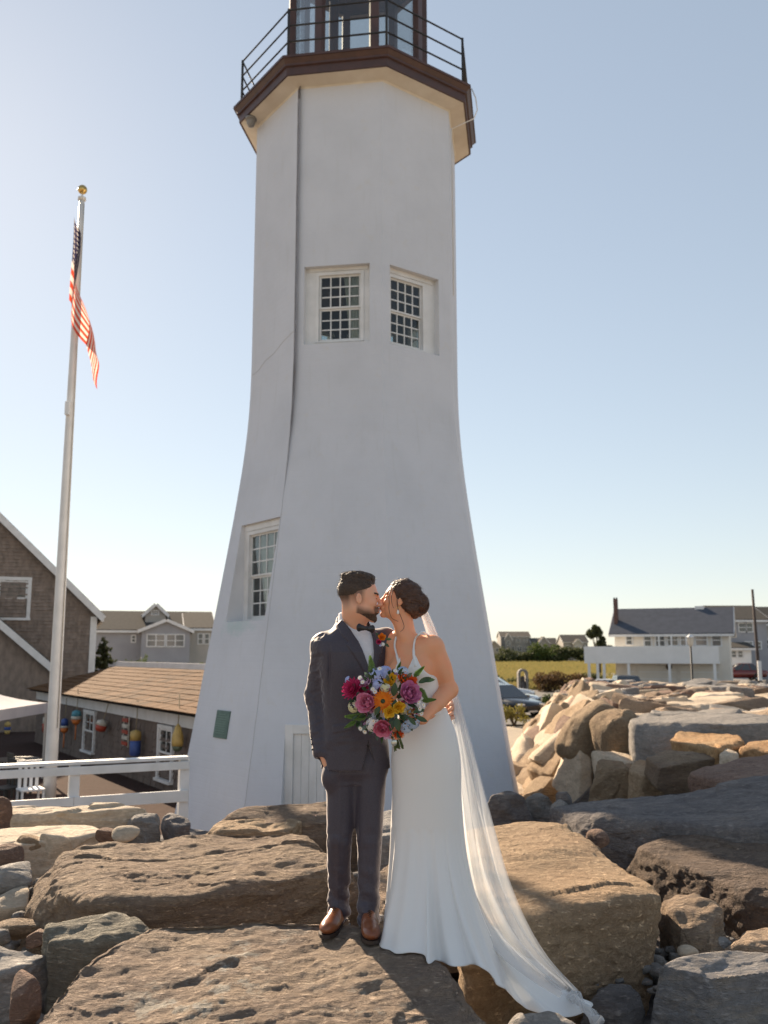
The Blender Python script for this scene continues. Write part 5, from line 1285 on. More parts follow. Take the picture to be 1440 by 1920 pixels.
# ------------------------------------------------------------------ bouquet
def petal_flower(kind, R, rs):
    "mesh of one blossom in local space, facing +z"
    V = []; F = []
    def petal(L, wd, cup, tilt, az, r0=0, z0=0, ruf=0, nu=5, nv=5, notch=0):
        b = len(V); ph = rs.uniform(0, 6)
        for j in range(nv):
            t = j/(nv-1)
            for i in range(nu):
                s = 2*i/(nu-1) - 1; wloc = wd*(sin(pi*min(1, .12 + .80*t))**.7)*(1 if t < .99 else .8)
                x = s*wloc; y = t*L; z = cup*L*(t*t) + .35*wd*cup*abs(s)**2*2 + ruf*L*sin(5*s + ph)*t*t
                if notch: y -= notch*L*t*max(0, 1-abs(s)*3)
                yy = y*cos(tilt) - z*sin(tilt) + r0; z2 = y*sin(tilt) + z*cos(tilt) + z0
                V.append((x*cos(az) - yy*sin(az), x*sin(az) + yy*cos(az), z2))
        for j in range(nv-1):
            for i in range(nu-1): F.append((b+j*nu+i, b+j*nu+i+1, b+(j+1)*nu+i+1, b+(j+1)*nu+i))
    if kind == 'peony':
        for ring, (n, L, tl, r0, wd) in enumerate(((7, 1.0, .45, .05, .50), (8, .95, .75, .05, .42), (9, .85, 1.0, .07, .34), (10, .72, 1.15, .10, .25), (11, .66, 1.3, .22, .2), (10, .6, 1.35, .34, .2), (9, .62, 1.42, .1, .18))):
            for k in range(n): petal(L*R, wd*R*rs.uniform(.85, 1.1), .35, tl + rs.uniform(-.12, .12), 2*pi*k/n + ring*.37 + rs.uniform(-.15, .15), r0*R*.5, -.15*R, .07 if ring > 1 else .03, 5, 6)
    elif kind == 'dahlia':
        for ring, (n, L, tl) in enumerate(((14, 1.0, .15), (14, .95, .4), (12, .85, .65), (11, .72, .9), (9, .55, 1.15), (7, .4, 1.35))):
            for k in range(n): petal(L*R, .16*R, .25, tl + rs.uniform(-.07, .07), 2*pi*k/n + ring*.21, .04*R, .02*R*ring, 0, 3, 5)
    elif kind == 'gerbera':
        for ring, (n, L, tl) in enumerate(((22, 1.0, .12), (20, .85, .3), (18, .55, .5))):
            for k in range(n): petal(L*R, .10*R, .08, tl + rs.uniform(-.06, .06), 2*pi*k/n + ring*.14, .1*R, .03*R*ring, 0, 3, 4)
    elif kind == 'open':
        for ring, (n, L, tl) in enumerate(((5, 1.0, .35), (5, .85, .7), (4, .6, 1.0))):
            for k in range(n): petal(L*R, .42*R, .3, tl + rs.uniform(-.15, .15), 2*pi*k/n + ring*.6, 0, 0, .10, 5, 5)
    elif kind == 'cluster':          # hydrangea or delphinium head: many four-petalled florets
        for q in range(26):
            a = rs.uniform(0, 6.28); t = rs.random()**.6*1.3; d = Vector((sin(t)*cos(a), sin(t)*sin(a), cos(t))); c = d*R*.8
            X = d.orthogonal().normalized(); Yv = d.cross(X); sp = rs.uniform(0, 6)
            for k in range(4):
                az = sp + k*pi/2; b = len(V); u = X*cos(az) + Yv*sin(az); s = d.cross(u); r = R*.27
                for l, wd, h in ((0, .02, 0), (.55, .42, .12), (1, .3, .02), (1.05, 0, .0)):
                    if wd: V.append(tuple(c + u*l*r + s*wd*r + d*h*r)); V.append(tuple(c + u*l*r - s*wd*r + d*h*r))
                F.append((b, b+1, b+3, b+2)); F.append((b+2, b+3, b+5, b+4))
    elif kind == 'daisy':
        for k in range(12): petal(R, .17*R, .05, .12, 2*pi*k/12, .18*R, 0, 0, 3, 4)
    return V, F
def flower_mat(name, c1, c2, trans=.25):
    m, nt, b = _nodes(name); vec = coords(nt, False); n1 = noise(nt, vec, 45, 4, .6)
    nt.links.new(mix(nt, ramp(nt, n1, .35, .65), c1, c2), b.inputs['Base Color']); b.inputs['Roughness'].default_value = .6; b.inputs['Specular IOR Level'].default_value = .25
    t = nt.nodes.new('ShaderNodeBsdfTranslucent'); t.inputs[0].default_value = rgba(c2); ms = nt.nodes.new('ShaderNodeMixShader'); ms.inputs[0].default_value = trans
    nt.links.new(b.outputs[0], ms.inputs[1]); nt.links.new(t.outputs[0], ms.inputs[2]); nt.links.new(ms.outputs[0], nt.nodes['Material Output'].inputs[0]); return m
FM = {'pink': flower_mat('pink_peony', (0.759, 0.23, 0.391), (0.897, 0.437, 0.598)), 'mauve': flower_mat('mauve_peony', (0.575, 0.149, 0.368), (0.782, 0.345, 0.552)), 'rose': flower_mat('rose_peony', (0.713, 0.115, 0.253), (0.862, 0.345, 0.46)), 'magenta': flower_mat('magenta_dahlia', (0.437, 0.023, 0.103), (0.632, 0.0575, 0.184)),
      'orange': flower_mat('orange_gerbera', (0.862, 0.196, 0.0172), (0.9, 0.345, 0.0345)), 'red': flower_mat('orange_red_rose', (0.747, 0.0805, 0.023), (0.897, 0.184, 0.046)), 'yellow': flower_mat('yellow_bloom', (0.862, 0.483, 0.023), (0.9, 0.632, 0.069)), 'blue': flower_mat('pale_blue_floret', (0.345, 0.414, 0.713), (0.552, 0.598, 0.851)), 'sky': flower_mat('light_blue_hydrangea', (0.391, 0.529, 0.759), (0.632, 0.736, 0.874)),
      'white': flower_mat('white_petal', (0.897, 0.885, 0.828), (0.9, 0.9, 0.897)), 'cream': flower_mat('cream_bud', (0.805, 0.759, 0.529), (0.713, 0.69, 0.402)), 'lilac': flower_mat('lilac_petal', (0.69, 0.414, 0.667), (0.805, 0.575, 0.759))}
M_LEAF = mk('dark_glossy_leaf', (.022, .055, .018), .35, (.04, .085, .028), ns=14, trans=.2); M_FERN = mk('fresh_fern', (.10, .19, .04), .5, (.15, .25, .06), ns=20, trans=.35); M_SAGE = mk('sage_leaf', (.10, .16, .12), .5, (.14, .20, .15), ns=20, trans=.2)
M_STEM = mk('cut_stem', (.10, .14, .05), .5, (.06, .09, .03), ns=30)
BQ = thing('bouquet', 'round bouquet of pink peonies, orange and blue flowers with ferns', 'bouquet', tuple(SC)); QB = np.array(SC, np.float32)
def bq(px, py, dy=-.36): return A3(W(px, py, GY + dy))
BC = bq(722, 1325, -.30); rsb = random.Random(12)
_fc = {}
def flower(kind, mat, px, py, R, dy, parent=BQ, base=QB, name=None, lean=.8, ctr=None):
    p = bq(px, py, dy); d = (p - (BC if ctr is None else ctr)); d[1] -= .10; d = Vector(d).normalized()
    V, F = petal_flower(kind, R, random.Random(int(px*7 + py))); q = d.to_track_quat('Z', 'Y').to_matrix().to_4x4(); M = Matrix.Translation(Vector(p - base)) @ q
    m = MB().add([M @ Vector(v) for v in V], F); o = m.build(name or kind, FM[mat], parent, True)
    if kind in ('gerbera', 'daisy'): MB().lathe([(.001, .16*R), (.2*R, .14*R), (.27*R, .06*R), (.2*R, -.02*R)], 12, M).build('flower_centre', FM['yellow'] if kind == 'daisy' else M_LEAF, o, True)
    return o
for k, mt, x, y, R, dy in (('peony', 'pink', 690, 1318, .055, -.42), ('peony', 'mauve', 764, 1302, .060, -.42), ('peony', 'rose', 718, 1361, .048, -.42), ('dahlia', 'magenta', 664, 1294, .050, -.38), ('dahlia', 'magenta', 681, 1289, .040, -.37), ('open', 'lilac', 689, 1281, .036, -.38),
                           ('open', 'red', 756, 1277, .038, -.38), ('open', 'red', 768, 1280, .034, -.38), ('gerbera', 'orange', 718, 1315, .044, -.42), ('open', 'yellow', 730, 1334, .032, -.45), ('open', 'yellow', 746, 1326, .034, -.45), ('open', 'yellow', 729, 1282, .030, -.40), ('open', 'yellow', 735, 1273, .025, -.39),
                           ('cluster', 'blue', 706, 1268, .040, -.38), ('cluster', 'blue', 722, 1263, .038, -.37), ('cluster', 'blue', 709, 1284, .030, -.40), ('cluster', 'sky', 772, 1352, .040, -.38), ('cluster', 'sky', 760, 1362, .034, -.38), ('cluster', 'sky', 755, 1262, .032, -.36), ('cluster', 'white', 700, 1358, .036, -.40), ('cluster', 'cream', 664, 1325, .030, -.38),
                           ('cluster', 'cream', 722, 1290, .022, -.43), ('cluster', 'blue', 655, 1276, .022, -.35), ('cluster', 'white', 788, 1325, .024, -.38), ('open', 'red', 746, 1372, .026, -.38), ('open', 'lilac', 726, 1376, .022, -.40)):
    flower(k, mt, x, y, R*1.22, dy)
for x, y in ((700, 1352), (703, 1357), (684, 1372), (676, 1366), (787, 1329), (794, 1322), (785, 1317), (699, 1292), (703, 1297), (720, 1289), (727, 1287), (680, 1279), (675, 1271), (790, 1338), (712, 1254), (741, 1258)): flower('daisy', 'white', x, y, .011, -.45 + rsb.uniform(-.01, .03), name='daisy')
def leaf(p, d, L, wd, mat, name='leaf', parent=BQ, base=QB):
    d = Vector(d).normalized(); s = d.cross(Vector((0, -1, .2))).normalized(); n = s.cross(d); V = []; F = []; p = Vector(p - base)
    for i in range(7):
        t = i/6; ww = wd*(sin(pi*min(1, .05 + .95*t))**.8); c = p + d*L*t + n*(-.18*L*t*t)
        V += [c + s*ww + n*ww*.35, c, c - s*ww + n*ww*.35]
    for i in range(6): F += [(3*i, 3*i+1, 3*i+4, 3*i+3), (3*i+1, 3*i+2, 3*i+5, 3*i+4)]
    return MB().add(V, F).build(name, mat, parent, True)
def fern(px, py, dx, dy_, L, dep, mat=None):
    p = bq(px, py, dep); d = Vector((dx, -.15, dy_)).normalized(); s = d.cross(Vector((0, -1, 0))).normalized(); m = MB(); P = Vector(p - QB); V = []; F = []
    m.tube([P + d*L*t for t in (0, .5, 1)], [.0018, .0014, .0006], 4)
    for i in range(16):
        t = .12 + .86*i/16; l = L*.26*(1 - t)**.6*(1 if t > .2 else .7); c = P + d*L*t
        for sg in (-1, 1):
            u = (s*sg + d*.45).normalized(); q = d*.0042 + u*0; b = len(m.v)
            m.add([c - q, c + u*l*.5 - q*1.1 + Vector((0, -.003, 0)), c + u*l, c + u*l*.5 + q*1.1 + Vector((0, -.003, 0)), c + q], [(0, 1, 2, 3, 4)])
    return m.build('fern', mat or M_FERN, BQ)
for a in ((700, 1272, -.15, 1, .12, -.36), (690, 1345, -1, .05, .12, -.37), (690, 1340, -1, -.15, .10, -.35), (790, 1314, 1, .1, .075, -.40), (775, 1270, .7, .7, .08, -.38), (785, 1288, .5, -.75, .09, -.40), (668, 1352, -.9, -.5, .07, -.36), (745, 1258, .3, .8, .05, -.36)): fern(*a)
for i in range(70):
    a = rsb.uniform(0, 2*pi); r = math.sqrt(rsb.random()); k = rsb.choice((('cluster', 'blue'), ('cluster', 'cream'), ('cluster', 'white'), ('open', 'rose'), ('open', 'yellow'), ('dahlia', 'magenta'), ('open', 'lilac'), ('cluster', 'sky'), ('open', 'red')))
    flower(k[0], k[1], 724 + 58*r*cos(a), 1318 + 56*r*sin(a), rsb.uniform(.016, .027), -.375 + .05*r, name='filler_flower')
for i in range(150):
    a = rsb.uniform(0, 2*pi); r = rsb.uniform(.35, 1); px = 724 + 62*r*cos(a); py = 1318 + 62*r*sin(a)
    p = bq(px, py, -.34 + rsb.uniform(-.07, .03)); d = Vector((cos(a), -.5, -sin(a))) + Vector((rsb.uniform(-.4, .4), rsb.uniform(-.6, .1), rsb.uniform(-.4, .4)))
    leaf(p, d, rsb.uniform(.03, .05), rsb.uniform(.006, .011), M_LEAF if rsb.random() < .65 else M_SAGE)
for px, py, dx, dz, L, wd in ((785, 1280, 1, .45, .07, .020), (792, 1276, 1, .1, .065, .018), (738, 1305, .1, .9, .07, .026), (742, 1312, -.1, -.6, .07, .024), (742, 1345, .2, -.8, .075, .026), (775, 1335, .8, .2, .06, .018), (781, 1345, .9, -.3, .06, .018), (766, 1345, .7, -.7, .055, .016), (738, 1350, -.3, -.9, .06, .022), (712, 1325, -.5, -.8, .05, .02)): leaf(bq(px, py, -.44), Vector((dx, -.2, dz)), L*.95, wd*.66, M_LEAF)
for i in range(22):
    a = 2*pi*i/22; r = .019*math.sqrt((i % 5 + 1)/5); o = SE1*(cos(a)*r) + SE2*(sin(a)*r); sp = o*1.1
    MB().tube([SC + o*.8 - SAX*.10 - QB, SC + o - QB, SC + SAX*.085 + sp*1.5 + SAX*rsb.uniform(-.008, .008) - QB], [.0022, .0028, .0028], 6).build('stem', M_STEM, BQ, True)
cp = SC + SAX*.045 + SE2*.034 + SE1*-.018 - QB
MB().lathe([(.001, -.003), (.013, -.003), (.015, 0), (.013, .003), (.001, .003)], 18, Matrix.Translation(Vector(cp)) @ Matrix.Rotation(pi/2, 4, 'X') @ Matrix.Diagonal((1, 1.3, 1, 1))).build('charm', mk('silver_charm', (.55, .58, .55), .2, (.4, .42, .4), ns=50, metal=.6), BQ, True)
MB().tube([Vector(cp) + Vector((0, 0, .018)), Vector(cp) + Vector((.004, -.002, .03)), Vector(cp) + Vector((-.003, .0, .045))], .0035, 6).build('ribbon', FM['white'], BQ, True)
# boutonniere pinned to the lapel
BT = thing('boutonniere', 'orange rose and pink blossom pinned to the dark jacket lapel', 'boutonniere', tuple(BOUT)); TB = np.array(BOUT, np.float32)
for k, mt, dx, dz, R in (('open', 'orange', .0, .008, .026), ('dahlia', 'magenta', -.016, -.014, .016), ('cluster', 'white', .004, -.026, .014), ('cluster', 'blue', -.006, -.03, .010)):
    V, F = petal_flower(k, R, random.Random(int(R*1e4))); q = Vector((dx*8, -1, .35)).normalized().to_track_quat('Z', 'Y').to_matrix().to_4x4(); M = Matrix.Translation(Vector((dx, -.012, dz))) @ q
    MB().add([M @ Vector(v) for v in V], F).build('blossom', FM[mt], BT, True)
for dx, dz, ax_, az_ in ((.02, .0, 1, .1), (.014, -.02, .8, -.6), (-.012, .012, -.6, .7)): leaf(TB + np.array([dx, -.004, dz]), (ax_, -.2, az_), .032, .007, M_LEAF, 'leaf', BT, TB)

# ------------------------------------------------------------------ left: fence, flag, shop, houses
M_ROOFW = mk('cedar_shingle', (.07, .037, .018), .9, (.135, .07, .033), ns=6, bs=30, bstr=.4, stretch=(1, 6, 1), rnd=.35, spec=.1)
M_WALLSH = mk('weathered_shingle', (.17, .13, .108), .9, (.115, .09, .076), ns=3, bs=18, bstr=.5, stretch=(1, 1, .4), lo=.3, hi=.7)
M_GABLE = mk('grey_brown_shingle', (.29, .23, .19), .9, (.17, .135, .11), ns=5, bs=14, bstr=.5, stretch=(1, 1, .5), lo=.3, hi=.7)
M_GREYH = mk('blue_grey_siding', (.34, .34, .36), .8, (.30, .30, .32), ns=1)
M_BEIGEH = mk('beige_siding', (.46, .43, .39), .8, (.40, .38, .34), ns=1)
M_ASPH = mk('asphalt_shingle', (.07, .066, .06), .95, (.09, .083, .075), ns=4, bs=9, bstr=.4, spec=.1)
M_DGLASS = mk('house_window_glass', (.07, .075, .08), .08, spec=.8)
M_ROPE = mk('old_rope', (.30, .25, .17), .9)
def housewin(parent, M, w, h, cols=1, name='window'):
    "small far window: frame, meeting rail and panes. M at bottom centre, x right, y inward"
    t = .09; m = MB(); m.box((-w/2-t, -.05, -t), (w/2+t, .04, 0), M); m.box((-w/2-t, -.05, h), (w/2+t, .04, h+t), M)
    for k in range(cols+1): x = -w/2 + w*k/cols; m.box((x-t*(.5 if 0 < k < cols else 1), -.048, 0), (x+t*(.5 if 0 < k < cols else 1), .038, h), M) if 0 < k < cols else m.box((min(x, x+t*(-1 if k == 0 else 1)), -.048, 0), (max(x, x+t*(-1 if k == 0 else 1)), .038, h), M)
    m.box((-w/2, -.03, h*.5-.03), (w/2, .03, h*.5+.03), M)
    fr = m.build(name, M_WHITE, parent)
    for k in range(cols):
        for z0, z1 in ((.0, h*.5-.03), (h*.5+.03, h)): MB().box((-w/2 + w*k/cols + .03, .0, z0), (-w/2 + w*(k+1)/cols - .03, .012, z1), M).build('pane', M_DGLASS, fr)
    return fr
def gabled(parent, x0, x1, y0, y1, z0, z1, rise, axis, wm, rm, over=.3, th=.15, trim=True):
    m = MB(); xm, ym = (x0+x1)/2, (y0+y1)/2
    if axis == 'y':  # ridge runs along y
        m.add([(x0,y0,z0),(x1,y0,z0),(x1,y0,z1),(xm,y0,z1+rise),(x0,y0,z1),(x0,y1,z0),(x1,y1,z0),(x1,y1,z1),(xm,y1,z1+rise),(x0,y1,z1)], [(0,1,2,3,4),(9,8,7,6,5),(0,5,6,1),(1,6,7,2),(4,9,5,0)])
        sl = math.hypot(xm-x0, rise); k = over/sl*1.0; ra = []
        for sx in (-1, 1):
            e = Vector((xm + sx*(xm-x0)*(1+k), 0, z1 - rise*k)); r = Vector((xm, 0, z1+rise)); nrm = Vector((sx*rise, 0, (xm-x0))).normalized()*th
            ra.append([Vector((p.x, y, p.z)) + o for o in (Vector(), nrm) for y in (y0-over, y1+over) for p in (e, r)])
        rr = ra
    else:
        m.add([(x0,y0,z0),(x0,y1,z0),(x0,y1,z1),(x0,ym,z1+rise),(x0,y0,z1),(x1,y0,z0),(x1,y1,z0),(x1,y1,z1),(x1,ym,z1+rise),(x1,y0,z1)], [(4,3,2,1,0),(5,6,7,8,9),(1,6,5,0),(2,7,6,1),(0,5,9,4)])
        sl = math.hypot(ym-y0, rise); k = over/sl; rr = []
        for sy in (-1, 1):
            e = Vector((0, ym + sy*(ym-y0)*(1+k), z1 - rise*k)); r = Vector((0, ym, z1+rise)); nrm = Vector((0, sy*rise, (ym-y0))).normalized()*th
            rr.append([Vector((x, p.y, p.z)) + o for o in (Vector(), nrm) for x in (x0-over, x1+over) for p in (e, r)])
    wall = m.build('wall', wm, parent)
    roof = None
    for v in rr:
        o = MB().add(v, [(0,1,3,2),(4,6,7,5),(0,4,5,1),(2,3,7,6),(0,2,6,4),(1,5,7,3)]).build('roof', rm, parent); roof = roof or o
        if trim: MB().bar(v[0]+Vector((0,0,.02)), v[2]+Vector((0,0,.02)), .12, .2).build('gutter', M_WHITE, o)
        if trim:
            for a, b in ((0, 1), (2, 3)): MB().bar(v[a]+(v[4]-v[0])*.3, v[b]+(v[4]-v[0])*.3, .10, .26, (v[4]-v[0])).build('rake_board', M_WHITE, o)
    return wall
def courses(parent, o, u, n, W_, z0, zfun, step, mat, name, rs, wmin=.12, wmax=.26, th=.02):
    "shingle courses on a wall plane: o origin, u along, n outward"
    m = MB(); z = z0; up = Vector((0, 0, 1))
    while True:
        rng = zfun(z)
        if rng is None: break
        s = rng[0]
        while s < rng[1]:
            w = min(rs.uniform(wmin, wmax), rng[1]-s); d = th*rs.uniform(.6, 1.3); dz = rs.uniform(-.012, .012)
            a = o + u*(s+.004) + up*(z+dz); b = o + u*(s+w-.004) + up*(z+dz); t = up*(step+.03-dz)
            m.add([a + n*d, b + n*d, b + t + n*.004, a + t + n*.004, a, b], [(0,1,2,3),(4,5,1,0),(4,0,3),(5,2,1)]); s += w
        z += step
    ob = m.build(name, mat, parent); ob['kind'] = 'stuff'; return ob

# --- shop wing beside the lighthouse
zE = W(362, 1334, 19.5).z; Aw = W(362, 1334, 19.5); Bw = G(72, 1291, zE); uw = (Bw - Aw); uw.z = 0; LW = uw.length; uw.normalize(); nw = Vector((-uw.y, uw.x, 0)); nw = nw if nw.y < 0 else -nw
shop = thing('shop_wing', 'low shingled shop wing with cedar roof and hanging buoys left of the lighthouse', 'building', (Aw.x, Aw.y, GZ)); SO = Vector((Aw.x, Aw.y, GZ))
def on_wall(px, py, out=0.0):
    d = ray(px, py); o = Vector((0, 0, CZ)); t = ((Aw + nw*out) - o).dot(nw) / d.dot(nw); p = o + d*t; return (p - Aw).dot(uw), p.z, p
up3 = Vector((0, 0, 1)); S0 = -1.2; DEP = 2.7
ov = .35
pe = lambda s, back, z: Aw + uw*s - nw*back + up3*(z - Aw.z) - SO
zR = None
d_ = ray(372, 1256); o_ = Vector((0, 0, CZ)); t_ = ((Aw - nw*DEP) - o_).dot(nw)/d_.dot(nw); zR = (o_ + d_*t_).z
m = MB(); m.add([pe(S0, 0, GZ-.3), pe(LW, 0, GZ-.3), pe(LW, 0, zE), pe(S0, 0, zE), pe(S0, 4.5, GZ-.3), pe(LW, 4.5, GZ-.3), pe(LW, 4.5, zR-.1), pe(S0, 4.5, zR-.1)], [(0,1,2,3)[::-1],(4,5,6,7),(0,3,7,4),(1,5,6,2)])
wall = m.build('wall', M_WALLSH, shop)
m = MB(); m.add([pe(S0, -.34, zE-.05), pe(LW, -.34, zE-.05), pe(LW, DEP, zR-.03), pe(S0, DEP, zR-.03), pe(LW, 4.6, zR-.03), pe(S0, 4.6, zR-.03)], [(0,1,2,3)[::-1],(3,2,4,5)[::-1]])
rf = m.build('roof', M_ASPH, shop)
rs = random.Random(21); rows_n = 9; sv = (pe(0, DEP, zR) - pe(0, -.36, zE)); sl = sv.length; sv.normalize(); rn = uw.cross(sv).normalized(); rn = rn if rn.z > 0 else -rn
step = sl/rows_n; shmesh = []
for k in range(4):
    w = (.17, .21, .25, .30)[k]; bm_ = MB().add([Vector((.004, 0, 0)), Vector((w-.004, 0, 0)), Vector((w-.004, step*1.12, 0)), Vector((.004, step*1.12, 0)), Vector((.004, 0, .022)), Vector((w-.004, 0, .022)), Vector((w-.004, step*1.12, .008)), Vector((.004, step*1.12, .008))], [(0,3,2,1),(4,5,6,7),(0,1,5,4),(1,2,6,5),(2,3,7,6),(3,0,4,7)])
    me = bpy.data.meshes.new('shingle'); me.from_pydata([tuple(v) for v in bm_.v], [], bm_.f); me.materials.append(M_ROOFW); shmesh.append((me, w, bm_))
cand = []
for r in range(rows_n):
    s = S0 + rs.uniform(0, .2)
    while s < LW-.1:
        k = rs.randrange(4); cand.append((s, r, k)); s += shmesh[k][1]
cand.sort(); rest = MB(); cnt = 0
for s, r, k in cand:
    o = pe(s, -.36, zE) + sv*(r*step - .02) + rn*(.004 + rs.uniform(0, .008)); M = frame(o, uw, sv, rn)
    if rn.dot(uw.cross(sv)) < 0: M = frame(o + uw*shmesh[k][1], -uw, sv, rn)
    if s > .15 and cnt < 296:
        q = bpy.data.objects.new('shingle', shmesh[k][0]); link(q, rf); q.matrix_local = M; cnt += 1
    else: rest.add([M @ Vector(v) for v in shmesh[k][2].v], shmesh[k][2].f)
ro = rest.build('shingles', M_ROOFW, rf); ro['kind'] = 'stuff'
MB().bar(pe(S0, DEP, zR+.06), pe(LW, DEP, zR+.06), .10, .24).build('ridge_board', M_WHITE, shop)
zt_ = zE - .06; hb_ = on_wall(330, 1360)[1]
MB().bar(pe(S0, -.03, (zt_+hb_)/2), pe(LW, -.03, (zt_+hb_)/2), .05, zt_-hb_).build('fascia', M_WHITE, shop)
courses(shop, Aw - SO - up3*(Aw.z), uw, nw, LW, GZ-.2, lambda z: (S0, LW) if z < hb_-.16 else None, .15, M_WALLSH, 'wall_shingles', random.Random(4), .12, .26, .035)
for (xl, xr, yt, yb) in ((300, 328, 1340, 1462), (160, 181, 1318, 1408)):
    s0, _, _ = on_wall(xr, (yt+yb)/2); s1, _, _ = on_wall(xl, (yt+yb)/2); zb = on_wall((xl+xr)/2, yb)[1]; zt2 = min(on_wall((xl+xr)/2, yt)[1], hb_-.03)
    M = frame(pe((s0+s1)/2, -.05, zb), -uw, -nw, up3); win('window', shop, M, (s1-s0)*.86, zt2-zb-.08, 2, 2, .05, .025, .08, None, .06)
# --- buoys and other things hanging on the shop wall
bz = {c: mk('buoy_' + c, v, .5, tuple(x*.75 for x in v), ns=9, bs=30, bstr=.2) for c, v in dict(red=(.42, .06, .03), orange=(.62, .17, .03), yellow=(.55, .38, .12), blue=(.05, .10, .32), teal=(.10, .33, .42), white=(.62, .58, .50), green=(.10, .13, .08)).items()}
def buoy(label, px, py, prof, bands, rope=.6, tilt=0.0, out=.22):
    p = on_wall(px, py, out)[2]; o = thing('buoy', label, 'buoy', p, 0, 'lobster buoys hung on the shop wall'); o.rotation_euler = (0, tilt, 0)
    for i, c in enumerate(bands): MB().lathe(prof[i], 14).build('body' if i == 0 else 'band', bz[c], o, True)
    z1 = max(z for q in prof for r, z in q); MB().tube([(0, 0, z1-.02), (.015*1, 0, z1+rope*.5), (0, .03, z1+rope)], .012, 5).build('rope', M_ROPE, o, True)
    if rope > .3 and len(bands) > 2: MB().tube([(0, 0, -.2), (0, 0, -.62)], .018, 6).build('spindle', bz[bands[-1]], o, True)
buoy('buoy with blue top, white band and orange lower half by the flagpole', 121, 1362, [[(.02, .24), (.10, .20), (.115, .02)], [(.116, .02), (.117, -.04)], [(.116, -.04), (.10, -.15), (.03, -.2)]], ('blue', 'white', 'orange'))
buoy('buoy with turquoise top, white band and orange tip left of the narrow window', 143, 1346, [[(.03, .22), (.12, .18), (.14, .05)], [(.145, .05), (.145, -.04)], [(.14, -.04), (.10, -.16), (.02, -.2)]], ('teal', 'white', 'orange'))
buoy('tilted red buoy with white shoulder right of the narrow window', 191, 1358, [[(.03, -.20), (.13, -.16), (.16, -.02)], [(.161, -.02), (.14, .08), (.03, .12)]], ('red', 'white'), .5, .25)
buoy('long buoy with yellow top and blue bottom near the right shop window', 254, 1390, [[(.09, -.34), (.13, -.30), (.13, .02)], [(.132, .02), (.13, .22), (.05, .26)]], ('blue', 'yellow'), .7)
buoy('oval yellow buoy with dark green base beside the lighthouse', 333, 1384, [[(.01, .30), (.06, .24), (.12, .05), (.13, -.08), (.12, -.16)], [(.121, -.16), (.08, -.25), (.01, -.28)]], ('yellow', 'green'), .6)
buoy('red and white buoy half hidden behind the flagpole', 86, 1360, [[(.03, .28), (.10, .24), (.11, .06)], [(.112, .06), (.10, -.2), (.02, -.24)]], ('white', 'red'), .4)
buoy('yellow and blue buoy hanging at the far left under the canopy', 14, 1366, [[(.03, .26), (.11, .20), (.12, .06)], [(.122, .06), (.12, -.06)], [(.12, -.06), (.08, -.2), (.02, -.24)]], ('yellow', 'blue', 'yellow'), .5)
p = on_wall(234, 1372, .14)[2]; rack = thing('slatted_rack', 'small red and white slatted crate hung on the shop wall', 'rack', p)
for k in range(5): MB().bar(Vector((0, 0, .28-.14*k)) - uw*.21, Vector((0, 0, .28-.14*k)) + uw*.21, .03, .085).build('slat', bz['red' if k % 2 == 0 else 'white'], rack)
for s in (-1, 1): MB().bar(uw*.2*s - nw*.03 - up3*.36, uw*.2*s - nw*.03 + up3*.36, .03, .03, uw).build('rail', bz['white'], rack)
# --- canopy and things under it
cp_ = [W(-60, 1330, 20.0), W(92, 1312, 24.0)]
zc_ = W(92, 1318, 23.0).z; c2 = Vector((W(95, 1316, 23.0).x, 23.0, zc_)); c1 = Vector((c2.x+.3, 19.8, zc_)); 
can = thing('canopy', 'white peaked canopy at the left edge in front of the shop', 'canopy', (c2.x-1.6, 21.4, GZ)); CO = Vector((c2.x-1.6, 21.4, GZ))
M_CANV = mk('white_canvas', (.60, .58, .60), .8, (.52, .50, .53), ns=2, trans=.3)
hw_ = 1.55; zt3 = zc_ - GZ; pk = .62
cor = [Vector((-hw_, -hw_, zt3)), Vector((hw_, -hw_, zt3)), Vector((hw_, hw_, zt3)), Vector((-hw_, hw_, zt3))]
m = MB(); N_ = 7; V_ = []
for a in range(4):
    b = (a+1) % 4; base = len(m.v); g = []
    for i in range(N_):
        for j in range(N_):
            t = i/(N_-1); e = cor[a].lerp(cor[b], j/(N_-1)); v = e.lerp(Vector((0, 0, zt3+pk)), t); v.z -= .10*sin(pi*t)*1.0; m.v.append(tuple(v))
    for i in range(N_-1):
        for j in range(N_-1): m.f.append((base+i*N_+j, base+i*N_+j+1, base+(i+1)*N_+j+1, base+(i+1)*N_+j))
m.build('canvas_top', M_CANV, can, True)
for a in range(4):
    b = (a+1) % 4; d = (cor[b]-cor[a]).normalized(); MB().bar(cor[a]+d*.02-up3*.11, cor[b]-d*.02-up3*.11, .015, .24).build('valance', M_CANV, can)
    MB().bar(Vector((cor[a].x*.985, cor[a].y*.985, 0)), Vector((cor[a].x*.985, cor[a].y*.985, zt3-.02)), .05, .05, (1, 0, 0)).build('leg', mk('steel_leg', (.4, .4, .41), .4, metal=.6) if a == 0 else bpy.data.materials['steel_leg'], can)
M_BLK = mk('black_plastic', (.02, .02, .02), .5)
